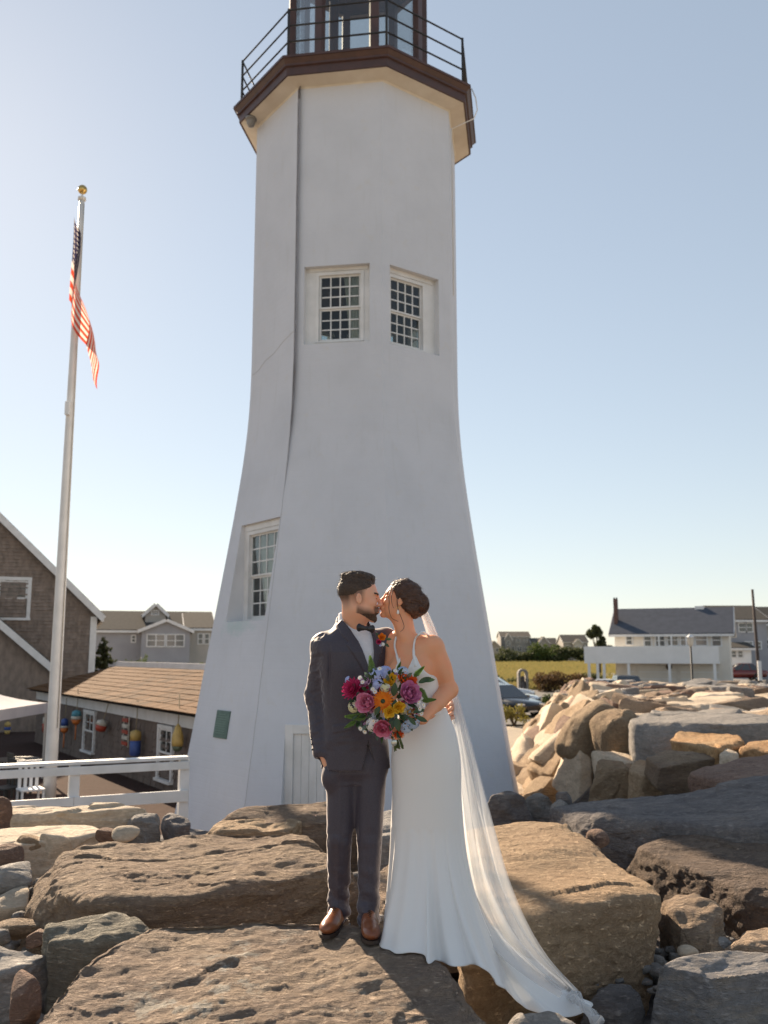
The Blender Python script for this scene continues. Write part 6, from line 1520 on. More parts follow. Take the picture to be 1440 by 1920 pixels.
def patio_chair(label, px, Y, rz, mat):
    x = W(px, 1470, Y).x; t = thing('patio_chair', label, 'chair', (x, Y, GZ), rz, 'patio chairs outside the shop')
    MB().box((-.23, -.22, .42), (.23, .22, .46)).build('seat', mat, t, bevel=.01)
    for i in range(4): MB().box((-.2+.11*i, .2, .46), (-.14+.11*i, .23, .92)).build('back_slat', mat, t)
    MB().box((-.24, .195, .90), (.24, .235, .98)).build('top_rail', mat, t)
    for sx in (-1, 1):
        for sy in (-1, 1): MB().bar((sx*.2, sy*.19, 0), (sx*.2, sy*.19, .42), .04, .04, (1, 0, 0)).build('leg', mat, t)
patio_chair('white slatted patio chair behind the fence near the flagpole', 58, 18.6, .6, M_WHITE); patio_chair('black slatted patio chair at the far left under the canopy', 12, 18.8, -.5, M_BLK); patio_chair('black slatted patio chair left of the white one', 36, 20.2, 2.2, M_BLK)
tb = thing('patio_table', 'round black patio table under the white canopy', 'table', (W(25, 1460, 21).x, 21.0, GZ))
MB().lathe([(.001, .71), (.55, .71), (.57, .73), (.55, .75), (.001, .75)], 24).build('table_top', M_BLK, tb); MB().lathe([(.04, .02), (.04, .71)], 10).build('pedestal', M_BLK, tb, True); MB().lathe([(.28, 0), (.26, .02), (.05, .05)], 16).build('foot', M_BLK, tb, True)
# --- white fence
zf = W(345, 1414, 14.0).z; f1 = G(352, 1420, zf); f0_ = G(-90, 1441, zf); zfb = W(333, 1482, 14.0).z
fence = thing('fence', 'white two rail wooden fence between the rocks and the shop', 'fence', (f0_.x, f0_.y, GZ)); FO = Vector((f0_.x, f0_.y, GZ))
du = (f1-f0_).normalized(); fn_ = Vector((du.y, -du.x, 0))
pp_ = Vector((f0_.x, f0_.y, 0)) ; 
def fpos(px):  # point on the fence line
    d = ray(px, 1440); t = ((f0_ - Vector((0, 0, CZ))).dot(fn_)) / d.dot(fn_); q = Vector((0, 0, CZ)) + d*t; return Vector((q.x, q.y, 0))
for px in (-70, 140, 345):
    q = fpos(px) - Vector((FO.x, FO.y, 0)); MB().bar(q, q + up3*(zf - GZ - .03), .14, .14, du).build('post', M_WHITE, fence, bevel=.01)
a = f0_ - FO; b = f1 - FO; m_ = fpos(140) - Vector((FO.x, FO.y, 0))
MB().bar(a + up3*.0, b, .19, .045).build('cap_rail', M_WHITE, fence, bevel=.006); MB().bar(a - up3*.10 + fn_*.09, b - up3*.10 + fn_*.09, .04, .11).build('rail', M_WHITE, fence, bevel=.005)
lo_ = zfb - zf; j = Vector((m_.x, m_.y, b.z))
for q0, q1 in ((a, j - du*.002), (j + du*.002, b)): MB().bar(Vector((q0.x, q0.y, a.z + lo_)) + fn_*.09, Vector((q1.x, q1.y, a.z + lo_)) + fn_*.09, .04, .16).build('rail', M_WHITE, fence, bevel=.005)
# --- flagpole and flag
FY = 19.0; fb = W(93, 1480, FY); fx = fb.x; ftz = W(160, 376, FY).z
pole = thing('flagpole', 'tall white flagpole with a gold ball on top', 'flagpole', (fx, FY, GZ))
H_ = ftz - GZ; M_POLE = mk('off_white_pole_paint', (.74, .72, .69), .45, (.66, .64, .61), ns=3)
MB().lathe([(.13 - .072*(i/14)**1.2, H_*i/14) for i in range(15)], 18).build('shaft', M_POLE, pole, True)
MB().lathe([(.05, H_), (.09, H_+.01), (.09, H_+.07), (.04, H_+.09), (.02, H_+.12), (.02, H_+.17)], 14).build('truck', M_POLE, pole, True)
MB().lathe([(.105*sin(pi*i/12), H_+.26-.105*cos(pi*i/12)) for i in range(13)], 18, None, False).build('ball', mk('gold_leaf', (.60, .40, .14), .22, metal=1), pole, True)
MB().tube([(.075, -.05, H_-.1), (.10, -.06, H_*.55), (.12, -.08, 1.6)], .008, 5).build('halyard', M_ROPE, pole, True)
MB().box((-.06, -.19, H_*.62), (.04, -.10, H_*.62+.3)).build('cleat', M_WHITE, pole, bevel=.01)
def flag_mat():
    m, nt, b = _nodes('flag_cloth'); uv = nt.nodes.new('ShaderNodeUVMap'); sp = nt.nodes.new('ShaderNodeSeparateXYZ'); nt.links.new(uv.outputs[0], sp.inputs[0])
    def M(op, a, b_=None):
        n = nt.nodes.new('ShaderNodeMath'); n.operation = op
        for i, v in enumerate((a, b_)):
            if v is None: continue
            if hasattr(v, 'is_output'): nt.links.new(v, n.inputs[i])
            else: n.inputs[i].default_value = v
        return n.outputs[0]
    x, y = sp.outputs[0], sp.outputs[1]
    st = M('MODULO', M('FLOOR', M('MULTIPLY', y, 13.0)), 2.0)
    col = mix(nt, st, (.62, .075, .035), (.72, .64, .58))
    can = M('MULTIPLY', M('LESS_THAN', x, .4), M('LESS_THAN', y, 7/13))
    sx = M('SUBTRACT', M('FRACT', M('MULTIPLY', x, 15.0)), .5); sy = M('SUBTRACT', M('FRACT', M('MULTIPLY', y, 16.7)), .5)
    star = M('LESS_THAN', M('ADD', M('MULTIPLY', sx, sx), M('MULTIPLY', sy, sy)), .06)
    col = mix(nt, can, col, mix(nt, star, (.035, .03, .07), (.55, .5, .47)))
    nt.links.new(col, b.inputs['Base Color']); b.inputs['Roughness'].default_value = .8
    t = nt.nodes.new('ShaderNodeBsdfTranslucent'); nt.links.new(col, t.inputs[0]); ms = nt.nodes.new('ShaderNodeMixShader'); ms.inputs[0].default_value = .5
    nt.links.new(b.outputs[0], ms.inputs[1]); nt.links.new(t.outputs[0], ms.inputs[2]); nt.links.new(ms.outputs[0], nt.nodes['Material Output'].inputs[0]); return m
def build_flag():
    top = W(160, 405, FY-.12).z; bot = W(152, 566, FY-.12).z; hoist = top - bot; endz = W(190, 738, FY).z
    na, nb_ = 40, 90; a = np.linspace(0, 1, na)[:, None]; b = np.linspace(0, 1, nb_)[None, :]
    drop = (top - endz) - hoist*.50
    z = top - hoist*a*(1-.50*b) - drop*b**1.05
    fold = np.sin(b*9 + a*1.5)*(1-.35*b)
    swing = np.interp(b, [0, .1, .25, .6, 1], [-.02, -.06, .06, .24, .40])
    x = fx - .06 + swing + 0.16*fold*np.clip(b*8, 0, 1) + .42*b*a + .05*a*b*np.sin(a*6)
    y = FY - .20 + .10*np.cos(b*9 + a*1.5)*np.clip(b*8, 0, 1) - .05*b + .03*np.sin(a*5 + b*4)
    P = np.stack([x, y, z], -1); base = Vector((fx, FY, bot))
    o = sheet('flag', P, flag_mat(), None, A3(base)); o.location = base
    uv = o.data.uv_layers.new(name='UVMap'); li = np.zeros(len(o.data.loops), np.int32); o.data.loops.foreach_get('vertex_index', li)
    A = (a + 0*b).ravel(); Bv = (b + 0*a).ravel(); uv.data.foreach_set('uv', np.stack([Bv[li], A[li]], 1).ravel().astype(np.float32))
    tag(o, 'limp red and white striped flag with dark blue corner hanging on the pole', 'flag')
build_flag()
# --- gabled house behind the shop
HY = 39.0
ec = W(181, 1152, HY); zbse = GZ; rk = W(0, 968, HY); slope_ = (rk.z-ec.z)/(ec.x-rk.x); xl = ec.x - 15.0; rise = slope_*(ec.x-xl)/2
hs_ = thing('gable_house', 'brown shingled gable house with white trim at the left edge', 'house', (ec.x, HY, GZ)); HO = Vector((ec.x, HY, GZ)); hs_.rotation_euler = (0, 0, radians(19))
ze = ec.z - GZ
gabled(hs_, xl-ec.x, 0, 0, 14, -.2, ze, rise, 'y', M_GABLE, M_ASPH, .35, .2)
def hz(z):
    zz_ = z
    if zz_ > ze + rise - .4: return None
    s1 = 0 if zz_ < ze else -(zz_-ze)/slope_; return (max(-5.75, xl-ec.x), s1-.02)
courses(hs_, Vector((0, 0, 0)), Vector((1, 0, 0)), Vector((0, -1, 0)), 0, 2.2, hz, .15, M_GABLE, 'wall_shingles', random.Random(9), .14, .3, .045)
MB().bar((-.1, -.045, 0), (-.1, -.045, ze-.1), .26, .06, (0, 1, 0)).build('corner_board', M_WHITE, hs_)
wl, wt = W(12, 1092, HY), W(58, 1160, HY); wc = (wl+wt)/2
win('window', hs_, frame((wc.x-HO.x, -.04, wt.z-HO.z), (1, 0, 0), (0, 1, 0), (0, 0, 1)), wt.x-wl.x, wl.z-wt.z, 1, 1, .08, .03, .14, None, .06)
# lower gable in front of it
LY = 36.5; e2 = W(95, 1247, LY); r2 = W(0, 1160, LY); s2 = (r2.z-e2.z)/(e2.x-r2.x); x2 = e2.x - 7.5
lo2 = thing('gable_annex', 'small shingled annex with a white sloping rake below the gable house', 'annex', (e2.x, LY, GZ), radians(19))
gabled(lo2, x2-e2.x, 0, 0, 2.2, -.2, e2.z-GZ-.15, s2*3.75, 'y', M_GABLE, M_ASPH, .3, .18)
# --- grey houses further back
def px_house(name, label, Y, parts, cat='house', rz=0):
    o = thing(name, label, cat, (W(parts[0][0], 1200, Y).x, Y, GZ), radians(rz)); O = Vector(o.location)
    for (x0, x1, yt, yb, yr, axis, dep, dy, wm, rm, wins) in parts:
        a = W(x0, yt, Y+dy); b = W(x1, yt, Y+dy); r = W((x0+x1)/2, yr, Y+dy if axis == 'y' else Y+dy+dep/2)
        gabled(o, a.x-O.x, b.x-O.x, dy, dy+dep, (W(x0, yb, Y+dy).z if yb else GZ)-O.z-.01, a.z-O.z, max(r.z-a.z, .4), axis, wm, rm, .3, .2)
        for (wx0, wx1, wy0, wy1, c) in wins:
            p = W(wx0, wy1, Y+dy); q = W(wx1, wy0, Y+dy); housewin(o, frame(((p.x+q.x)/2-O.x, dy-.02, p.z-O.z), (1, 0, 0), (0, 1, 0), (0, 0, 1)), q.x-p.x, q.z-p.z, c)
    return o
px_house('grey_house', 'large grey house with cross gable and dormer behind the shop', 78, [
    (186, 352, 1182, None, 1149, 'x', 9, 1.0, M_GREYH, M_ASPH, [(251, 257, 1192, 1203, 1)]),
    (256, 346, 1182, None, 1163, 'y', 5, -1.2, M_GREYH, M_ASPH, [(266, 298, 1190, 1211, 2), (302, 334, 1190, 1211, 2)]),
    (284, 322, 1151, None, 1133, 'y', 4, 2.5, M_BEIGEH, M_ASPH, [(296, 308, 1145, 1151, 1)]),
    (352, 398, 1178, None, 1149, 'x', 10, .6, M_BEIGEH, M_ASPH, [(372, 380, 1188, 1206, 1), (384, 392, 1188, 1206, 1)])], rz=15)

# --- brick patio in front of the shop
def brick_mat():
    m, nt, b = _nodes('patio_brick'); vec = coords(nt, True); br = _n(nt, 'ShaderNodeTexBrick', Scale=4.5); nt.links.new(vec, br.inputs['Vector'])
    for k, c in (('Color1', (.055, .032, .026)), ('Color2', (.075, .045, .038)), ('Mortar', (.06, .055, .05))): br.inputs[k].default_value = rgba(c)
    nt.links.new(br.outputs[0], b.inputs['Base Color']); b.inputs['Roughness'].default_value = .95; b.inputs['Specular IOR Level'].default_value = .05; nt.links.new(bump(nt, b, br.outputs['Fac'], -.3, .01), b.inputs['Normal']); return m
o = MB().add([(-24, 12.6, GZ+.08), (-2.2, 12.6, GZ+.08), (-2.6, 21, GZ+.08), (-13, 38, GZ+.08), (-24, 38, GZ+.08)], [(0, 1, 2, 3, 4)]).build('patio', brick_mat()); tag(o, kind='structure')

# ------------------------------------------------------------------ vegetation
def leaf_mat(name, c1, c2):
    return mk(name, c1, .7, c2, ns=1.2, lo=.35, hi=.65, trans=.3, world=True, spec=.2)
V_DARK = leaf_mat('dark_bush_leaf', (.06, .07, .03), (.10, .11, .045)); V_GREEN = leaf_mat('green_bush_leaf', (.06, .09, .025), (.12, .15, .045)); V_RUST = leaf_mat('rusty_bush_leaf', (.09, .05, .025), (.14, .09, .04)); V_PINE = leaf_mat('pine_needle', (.05, .06, .028), (.08, .09, .042)); V_YEL = leaf_mat('yellow_weed', (.22, .20, .04), (.30, .26, .08))
M_BARK = mk('bark', (.10, .075, .055), .9, (.06, .045, .035), ns=8)
def leaves(name, blobs, n, size, mat, parent, seed, base=(0, 0, 0), flat=.0):
    "leaf-sized faces spread through uneven clumps; blobs: (centre, radii)"
    rg = np.random.default_rng(seed); P = []
    vol = np.array([np.prod(r) for c, r in blobs]); cnt = rg.multinomial(n, vol/vol.sum())
    for (c, r), k in zip(blobs, cnt):
        d = rg.normal(size=(k, 3)); d /= np.linalg.norm(d, axis=1, keepdims=True); rad = rg.random(k)**.45*(1 + .25*vnoise(d*2.2 + seed, seed))
        P.append(np.array(c) + d*rad[:, None]*np.array(r))
    P = np.concatenate(P); m = len(P); a = rg.normal(size=(m, 3)); a /= np.linalg.norm(a, axis=1, keepdims=True); b = np.cross(a, rg.normal(size=(m, 3))); b /= np.linalg.norm(b, axis=1, keepdims=True)
    s = size*rg.uniform(.6, 1.4, (m, 1)); V = np.stack([P - a*s, P + b*s*.55, P + a*s, P - b*s*.55], 1).reshape(-1, 3); F = np.arange(m*4).reshape(-1, 4)
    return mesh_np(name, V - np.array(base), F, mat, parent, False)
def bush(label, px, Y, w, h, mat, seed, n=2600, name='bush', size=None, z=None, group=None):
    z = GZ if z is None else z; x = W(px, 1250, Y).x; o = thing(name, label, 'bush', (x, Y, z), 0, group); rs = random.Random(seed); bl = []
    for i in range(9): bl.append(((rs.uniform(-.36, .36)*w, rs.uniform(-.3, .3)*w*.7, h*rs.uniform(.2, .68)), (w*rs.uniform(.12, .26), w*rs.uniform(.12, .22), h*rs.uniform(.16, .34))))
    leaves('foliage', bl, n, size or .03*w, mat, o, seed)
    for i in range(4): MB().tube([(0, 0, 0), (rs.uniform(-.2, .2)*w, rs.uniform(-.1, .1)*w, h*.35), (rs.uniform(-.35, .35)*w, rs.uniform(-.2, .2)*w, h*.7)], [.05, .035, .01], 5).build('stem', M_BARK, o, True)
    return o
def conifer(label, px, Y, h, w, seed):
    x = W(px, 1250, Y).x; o = thing('conifer', label, 'tree', (x, Y, GZ)); rs = random.Random(seed); MB().tube([(0, 0, 0), (.05, 0, h*.5), (0, 0, h)], [.16, .09, .02], 7).build('trunk', M_BARK, o, True)
    bl = []
    for i in range(26):
        t = .12 + .88*i/26; r = w*.5*(1-t)**.8 + .08; a = i*2.4; bl.append(((cos(a)*r*.6, sin(a)*r*.6, h*t), (r*.7, r*.7, h*.035)))
    leaves('crown', bl, 3200, .12, V_PINE, o, seed); return o
conifer('small dark spruce beside the gable house corner', 194, 50, 4.0, 2.1, 3)
for px, w, h, lb in ((232, 1.6, 1.1, 'low green shrub on the left above the shop ridge'), (262, 1.9, 1.5, 'yellow green shrub in the middle above the shop ridge'), (287, 1.5, 1.6, 'taller shrub on the right above the shop ridge'), (382, 1.3, 1.5, 'shrub peeking out next to the lighthouse edge above the shop ridge')): bush(lb, px, 58, w, h+1.6, V_GREEN, int(px), 1300, size=.09)

# ------------------------------------------------------------------ right: stone bank
rs = random.Random(77)
def ordn(k):
    w = 'first second third fourth fifth sixth seventh eighth ninth tenth eleventh twelfth thirteenth fourteenth fifteenth sixteenth seventeenth eighteenth nineteenth twentieth'.split()
    t = {20: 'twenty', 30: 'thirty'}
    return w[k-1] if k <= 20 else ('thirtieth' if k == 30 else t[k//10*10] + '-' + w[k % 10 - 1])
Jx = lambda y: float(np.interp(y, [10, 14.5, 27, 38, 60], [3.2, 3.75, 5.9, 8.2, 13.5]))
JT = 1.42
RKS = [RK_PALE, RK_TAN, RK_PALE, RK_BROWN, RK_GREY, RK_RED]
slab('boulder', 'flat topped grey block with a dark split front on the stone bank', [(1178, 1346, JT), (1215, 1333, JT+.05), (1330, 1334, JT+.06), (1450, 1340, JT+.05), (1450, 1354, JT), (1260, 1358, JT-.03), (1186, 1356, JT-.04)], 1.0, RK_GREY, 61, MED, p=24, rough=.05)
slab('boulder', 'block with a bright orange front face on the stone bank', [(1250, 1386, 1.22), (1275, 1371, 1.27), (1380, 1372, 1.28), (1400, 1392, 1.22), (1345, 1404, 1.18)], .9, RK_ORANGE, 62, MED, p=24, flare=-.3)
slab('boulder', 'reddish orange block cut by the right edge on the stone bank', [(1384, 1400, 1.2), (1400, 1386, 1.24), (1500, 1384, 1.24), (1500, 1412, 1.18)], .8, RK_ORANGE, 63, SML, p=20)
slab('boulder', 'narrow pale stone between the two orange blocks', [(1345, 1418, 1.1), (1362, 1400, 1.18), (1384, 1402, 1.18), (1388, 1420, 1.1)], .7, RK_PALE, 64, SML, p=16)
slab('boulder', 'square tan block low on the stone bank, left one', [(1104, 1438, .78), (1130, 1424, .84), (1172, 1426, .84), (1180, 1440, .78)], .9, RK_TAN, 65, MED, p=22)
slab('boulder', 'long tan block low on the stone bank, right of the square one', [(1172, 1440, .82), (1200, 1424, .88), (1300, 1426, .9), (1330, 1442, .86), (1200, 1452, .78)], .9, RK_TAN, 66, MED, p=22)
def bank_rock(label, px, py, Y, dims, rot, mat, seed, group=None, p=28, res=(22, 18, 18)):
    q = W(px, py, Y); return free_rock('boulder', label, tuple(q), dims, mat, seed, rot, res, p, .10, .012, .05, 'boulder', group, 6)
bank_rock('large rounded tan boulder on the near slope of the stone bank', 1108, 1372, 16.2, (1.0, .9, 1.25), (.1, .35, .2), RK_TAN, 67, p=8)
bank_rock('tan boulder leaning against the grey split block', 1152, 1384, 15.4, (.68, .8, 1.1), (.1, .3, .1), RK_TAN, 68, p=9)
bank_rock('leaning tan slab at the foot of the bank near the lighthouse', 1045, 1442, 17.6, (.55, .9, 1.2), (.1, .62, .2), RK_TAN, 69)
bank_rock('second leaning tan slab right of the first at the bank foot', 1082, 1450, 16.2, (.6, .9, 1.05), (.0, .55, .1), RK_PALE, 70)
bank_rock('third leaning slab higher up the near slope of the bank', 1060, 1395, 18.0, (.5, 1.0, 1.3), (.1, .6, .1), RK_PALE, 71)
bank_rock('dark brown rock wedged under the orange faced block', 1262, 1446, 12.9, (.8, .6, .6), (.1, .1, .3), RK_BROWN, 73)
bank_rock('pale rock filling the gap left of the long tan block', 1160, 1462, 14.6, (.7, .7, .7), (.1, .2, .4), RK_PALE, 74)
bank_rock('rounded tan rock at the bottom corner of bank and lighthouse', 985, 1462, 20.0, (1.2, 1.0, .8), (.1, .1, .4), RK_TAN, 72, p=8)
i = 0
for row, y in enumerate(np.arange(17.5, 46, 1.05)):
    for tier in range(4):
        t = (tier + .5)/4; x = Jx(y) - 2.0*(1-t) + rs.uniform(-.25, .25); z = GZ + (JT-GZ)*t - (.15, .17, .24, .46)[tier]; yy = y + rs.uniform(-.4, .4)
        if tier == 3 and rs.random() < .2: continue
        L_ = rs.uniform(.9, 1.5); free_rock('boulder', 'leaning slab on the bank slope, %s tier, %s along from its near end' % (('bottom', 'second', 'third', 'top')[tier], ordn(row+1)), (x, yy, z), (rs.uniform(.45, .75), rs.uniform(.9, 1.4), L_), RKS[rs.choice((0, 1, 1, 1, 2, 5))], 300+i, (rs.uniform(-.3, .3), rs.uniform(.45, .85), rs.uniform(-.3, .3)), (13, 11, 12), 34, .10, .012, .07, 'boulder', 'slabs leaning on the side slope of the stone bank', 6); i += 1
i = 0
for row, y in enumerate(np.arange(14.8, 44, 1.0)):
    x = Jx(y) + rs.uniform(.2, .6); no = 0
    while x < .46*y + 1.6:
        w_ = rs.uniform(.8, 1.8); d_ = rs.uniform(.6, 1.2); no += 1
        if not (y < 16 and x < 6.5):
            free_rock('boulder', 'flat slab on the bank top, %s row from the front, %s from its left' % (ordn(row+1), ordn(no)), (x + w_/2, y + rs.uniform(-.35, .35), JT - .30 - .30*(y-15)/29 + rs.uniform(-.14, .12)), (w_*1.0, d_*1.05, rs.uniform(.35, .7)), RKS[rs.choice((0, 3, 3, 4, 4, 5, 2))], 700+i, (rs.uniform(-.14, .14), rs.uniform(-.13, .13), rs.uniform(-.5, .5)), (13, 10, 7), 34, .08, .012, .08, 'boulder', 'flat slabs paving the top of the stone bank', 5); i += 1
        x += w_*.86
# earth core so that no daylight shows between the slabs
m = MB(); yy = list(np.arange(15.6, 47, 2)); b = 0
for k, y in enumerate(yy): m.v += [(Jx(y)-1.7, y, GZ-.2), (Jx(y)+.25, y, JT-.5-.3*(y-15)/29), (.5*y+4, y, JT-.5-.3*(y-15)/29), (.5*y+4, y, GZ-.2)]
for k in range(len(yy)-1):
    for q in range(3): m.f.append((4*k+q, 4*k+q+1, 4*k+5+q, 4*k+4+q))
m.f.append((0, 1, 2, 3)); m.f.append(tuple(4*(len(yy)-1)+q for q in (3, 2, 1, 0)))
tag(m.build('embankment', RK_DARK), kind='structure')

# ------------------------------------------------------------------ marsh and far things
def marsh():
    m, nt, b = _nodes('marsh_grass'); vec = coords(nt, True, (1, .35, 1))
    col = mix(nt, ramp(nt, noise(nt, vec, .06, 5), .38, .62), (.30, .245, .10), (.20, .185, .07)); col = mix(nt, ramp(nt, noise(nt, vec, .8, 5), .45, .7), col, (.36, .28, .13))
    nt.links.new(col, b.inputs['Base Color']); b.inputs['Roughness'].default_value = .95; b.inputs['Specular IOR Level'].default_value = .1
    nt.links.new(bump(nt, b, noise(nt, vec, 1.5, 5), .8, .4), b.inputs['Normal']); return m
o = MB().add([(-10, 78, GZ+.09), (80, 78, GZ+.09), (260, 420, GZ+.09), (-60, 420, GZ+.09)], [(0, 1, 2, 3)]).build('marsh', marsh()); tag(o, kind='structure')
def reeds():
    rg = np.random.default_rng(6); n = 26000; y = 78*(340/78)**rg.random(n)**1.2; x = y*rg.uniform(.08, .27, n); h = rg.uniform(.35, .8, n)*(1+.5*vnoise(np.stack([x*.05, y*.05, 0*x], 1), 3)); w = .06 + y*.0012
    ax = rg.uniform(-.3, .3, (n, 2)); V = np.stack([np.stack([x-w, y, 0*x+GZ], 1), np.stack([x+w, y, 0*x+GZ], 1), np.stack([x+ax[:, 0], y+ax[:, 1], GZ+h], 1)], 1).reshape(-1, 3)
    o = mesh_np('marsh_reeds', V, np.arange(n*3).reshape(-1, 3), leaf_mat('dry_reed', (.32, .255, .10), (.22, .205, .075)), None, False); tag(o, 'yellow green marsh grass beyond the parked cars', 'grass', kind='stuff')
reeds()
o = MB().add([(2, 40, GZ+.07), (45, 40, GZ+.07), (45, 77, GZ+.07), (2, 77, GZ+.07)], [(0, 1, 2, 3)]).build('car_park', mk('worn_asphalt', (.09, .085, .08), .9, (.12, .11, .10), ns=2, bs=30, bstr=.3, world=True)); tag(o, kind='structure')
bush('wide rust brown bush between the parked cars and the marsh', 1046, 74, 4.6, 1.9, V_RUST, 11, 4200, size=.09)
bush('green weedy bush in front of the rust brown one', 1036, 52, 1.5, 1.1, V_GREEN, 12, 1500, size=.05)
bush('yellow flowering weed at the left end of the stone bank', 962, 40, 1.2, 1.0, V_YEL, 13, 1200, size=.05)
bush('dark hedge left of the stone arch', 952, 82, 4.5, 1.3, V_DARK, 14, 2400, size=.1)
bush('dark green bush right of the rust brown one near the deck posts', 1095, 80, 3.6, 1.6, V_DARK, 15, 2400, size=.1)
for k, (px, w, h, mt) in enumerate(((958, 16, 5.0, V_DARK), (1000, 12, 4.2, V_DARK), (1027, 13, 7.5, V_GREEN), (1062, 12, 6.0, V_DARK), (1085, 14, 5.4, V_DARK))): bush(('round dark bush under the tallest far house', 'small dark bush between the tall and hipped far houses', 'tall light green bush in front of the hipped far house', 'dark bush left of the far house with gable', 'broad dark bush below the far house with gable')[k], px, 300, w, h, mt, 30+k, 1600, size=.42)
# far houses across the marsh
M_FAR1 = mk('faded_grey_siding', (.30, .28, .26), .85, (.26, .25, .23), ns=.4); M_FAR2 = mk('tan_siding', (.34, .30, .25), .85, (.30, .26, .22), ns=.4); M_FARR = mk('faded_roof', (.10, .09, .08), .95, (.12, .11, .095), ns=.5, spec=.1)
px_house('far_house', 'small brown far house at the edge of the lighthouse', 345, [(916, 938, 1212, None, 1202, 'y', 12, 0, M_FAR2, M_FARR, [(922, 926, 1216, 1222, 1), (930, 934, 1216, 1222, 1)])])
px_house('far_house', 'tallest grey far house with many windows across the marsh', 350, [(939, 994, 1194, None, 1185, 'x', 12, 0, M_FAR1, M_FARR, [(943, 949, 1198, 1204, 1), (955, 961, 1198, 1204, 1), (968, 975, 1198, 1204, 1), (983, 989, 1198, 1204, 1), (943, 949, 1212, 1220, 1), (956, 964, 1212, 1220, 2), (970, 978, 1212, 1220, 2), (984, 990, 1212, 1220, 1)]), (946, 960, 1199, None, 1188, 'y', 5, -1.5, M_FAR1, M_FARR, [(950, 956, 1202, 1210, 1)])])
px_house('far_house', 'hipped far house with two gables across the marsh', 345, [(998, 1046, 1210, None, 1197, 'x', 12, 0, M_FAR2, M_FARR, [(1003, 1009, 1214, 1222, 1), (1034, 1040, 1214, 1222, 1)]), (1010, 1030, 1206, None, 1194, 'y', 5, -1.5, M_FAR1, M_FARR, [(1016, 1024, 1210, 1218, 2)])])
px_house('far_house', 'pale far house with gable left of the tree', 330, [(1056, 1102, 1204, None, 1191, 'x', 12, 0, M_FAR1, M_FARR, [(1060, 1068, 1210, 1219, 2), (1092, 1098, 1210, 1219, 1)]), (1076, 1092, 1206, None, 1199, 'y', 5, -2, M_BEIGEH, M_FARR, [(1080, 1088, 1212, 1220, 2)])])
# tree behind the white house
def broad_tree(label, px, Y, h, w, seed):
    x = W(px, 1250, Y).x; o = thing('tree', label, 'tree', (x, Y, GZ)); rs = random.Random(seed); tr = MB().tube([(0, 0, 0), (.1, 0, h*.35), (-.1, 0, h*.6), (0, .1, h*.85)], [.28, .22, .14, .04], 8).build('trunk', M_BARK, o, True); bl = []
    for i in range(13):
        a = rs.uniform(0, 6.28); r = w*rs.uniform(.1, .42); z = h*rs.uniform(.42, .95); c = (cos(a)*r, sin(a)*r, z); bl.append((c, (w*rs.uniform(.09, .17), w*.14, h*rs.uniform(.05, .09))))
        MB().tube([(0, 0, h*.4), tuple(.5*q for q in (c[0], c[1], c[2]+h*.4)), c], [.09, .06, .02], 5).build('limb', M_BARK, tr, True)
    leaves('crown', bl, 3800, .17, V_PINE, o, seed)
broad_tree('dark open crowned tree at the left end of the white house', 1122, 104, 6.2, 3.6, 5)
# white house with deck
WY = 74.0
wh = thing('deck_house', 'white house with blue grey roof and a long balcony at right', 'house', (W(1150, 1200, WY).x, WY, GZ), radians(-22)); WO = Vector(wh.location)
M_CRM = mk('cream_siding', (.74, .69, .61), .8, (.68, .63, .55), ns=.8); M_BLUER = mk('blue_grey_shingle', (.075, .085, .105), .95, (.09, .10, .125), ns=2, bs=6, bstr=.3, spec=.1); M_WHS = mk('white_siding', (.80, .79, .77), .75, (.74, .73, .71), ns=1)
L = lambda px, py, dy=0.0: W(px, py, WY+dy) - WO
a, b = L(1152, 1188), L(1352, 1186); rz_ = L(1250, 1146, 3.6).z
gabled(wh, a.x, b.x, 0, 7.2, -.1, a.z, rz_-a.z, 'x', M_CRM, M_BLUER, .4, .2)
p0, p1 = L(1111, 1240, -1.6), L(1350, 1212, -1.6)
MB().box((p0.x, -1.62, p0.z), (p1.x, -1.5, p1.z)).build('balcony_parapet', M_WHS, wh); MB().box((p0.x, -1.62, p0.z-.16), (p1.x, 0, p0.z-.002)).build('balcony_floor', M_WHS, wh); MB().box((p0.x, -1.498, p0.z), (p0.x+.1, 3, p1.z)).build('balcony_side', M_WHS, wh)
MB().box((p0.x, .01, p0.z-.16), (a.x-.01, 3, p0.z-.002)).build('side_deck', M_WHS, wh)
for px in (1119, 1135, 1147, 1192, 1265, 1343): x = L(px, 1250, -1.5).x; MB().box((x-.1, -1.6, 0), (x+.1, -1.42, p0.z-.161)).build('post', M_WHS, wh)
for px in (1246, 1268, 1294): x = L(px, 1200, -1.5).x; MB().box((x-.06, -1.56, p1.z), (x+.06, -1.5, a.z-.12)).build('balcony_post', M_WHS, wh)
for x0, x1, y0, y1, c in ((1173, 1185, 1193, 1208, 1), (1206, 1219, 1192, 1211, 1), (1226, 1243, 1192, 1211, 1), (1247, 1266, 1191, 1210, 1), (1270, 1292, 1191, 1210, 1), (1296, 1316, 1191, 1210, 1), (1324, 1340, 1192, 1211, 1)): p = L(x0, y1); q = L(x1, y0); housewin(wh, frame(((p.x+q.x)/2, -.02, p.z), (1, 0, 0), (0, 1, 0), (0, 0, 1)), q.x-p.x-.1, q.z-p.z, c)
for x0, x1 in ((1178, 1190), (1196, 1262), (1270, 1338)):
    p = L(x0, 1274); q = L(x1, 1246); g = MB().box((p.x, -.06, 0), (q.x, -.005, q.z)).build('garage_door' if x1-x0 > 30 else 'door', M_CRM, wh)
    for k in range(1, 4): MB().box((p.x+.05, -.075, q.z*k/4-.03), (q.x-.05, -.061, q.z*k/4+.03)).build('rail', M_WHS, g)
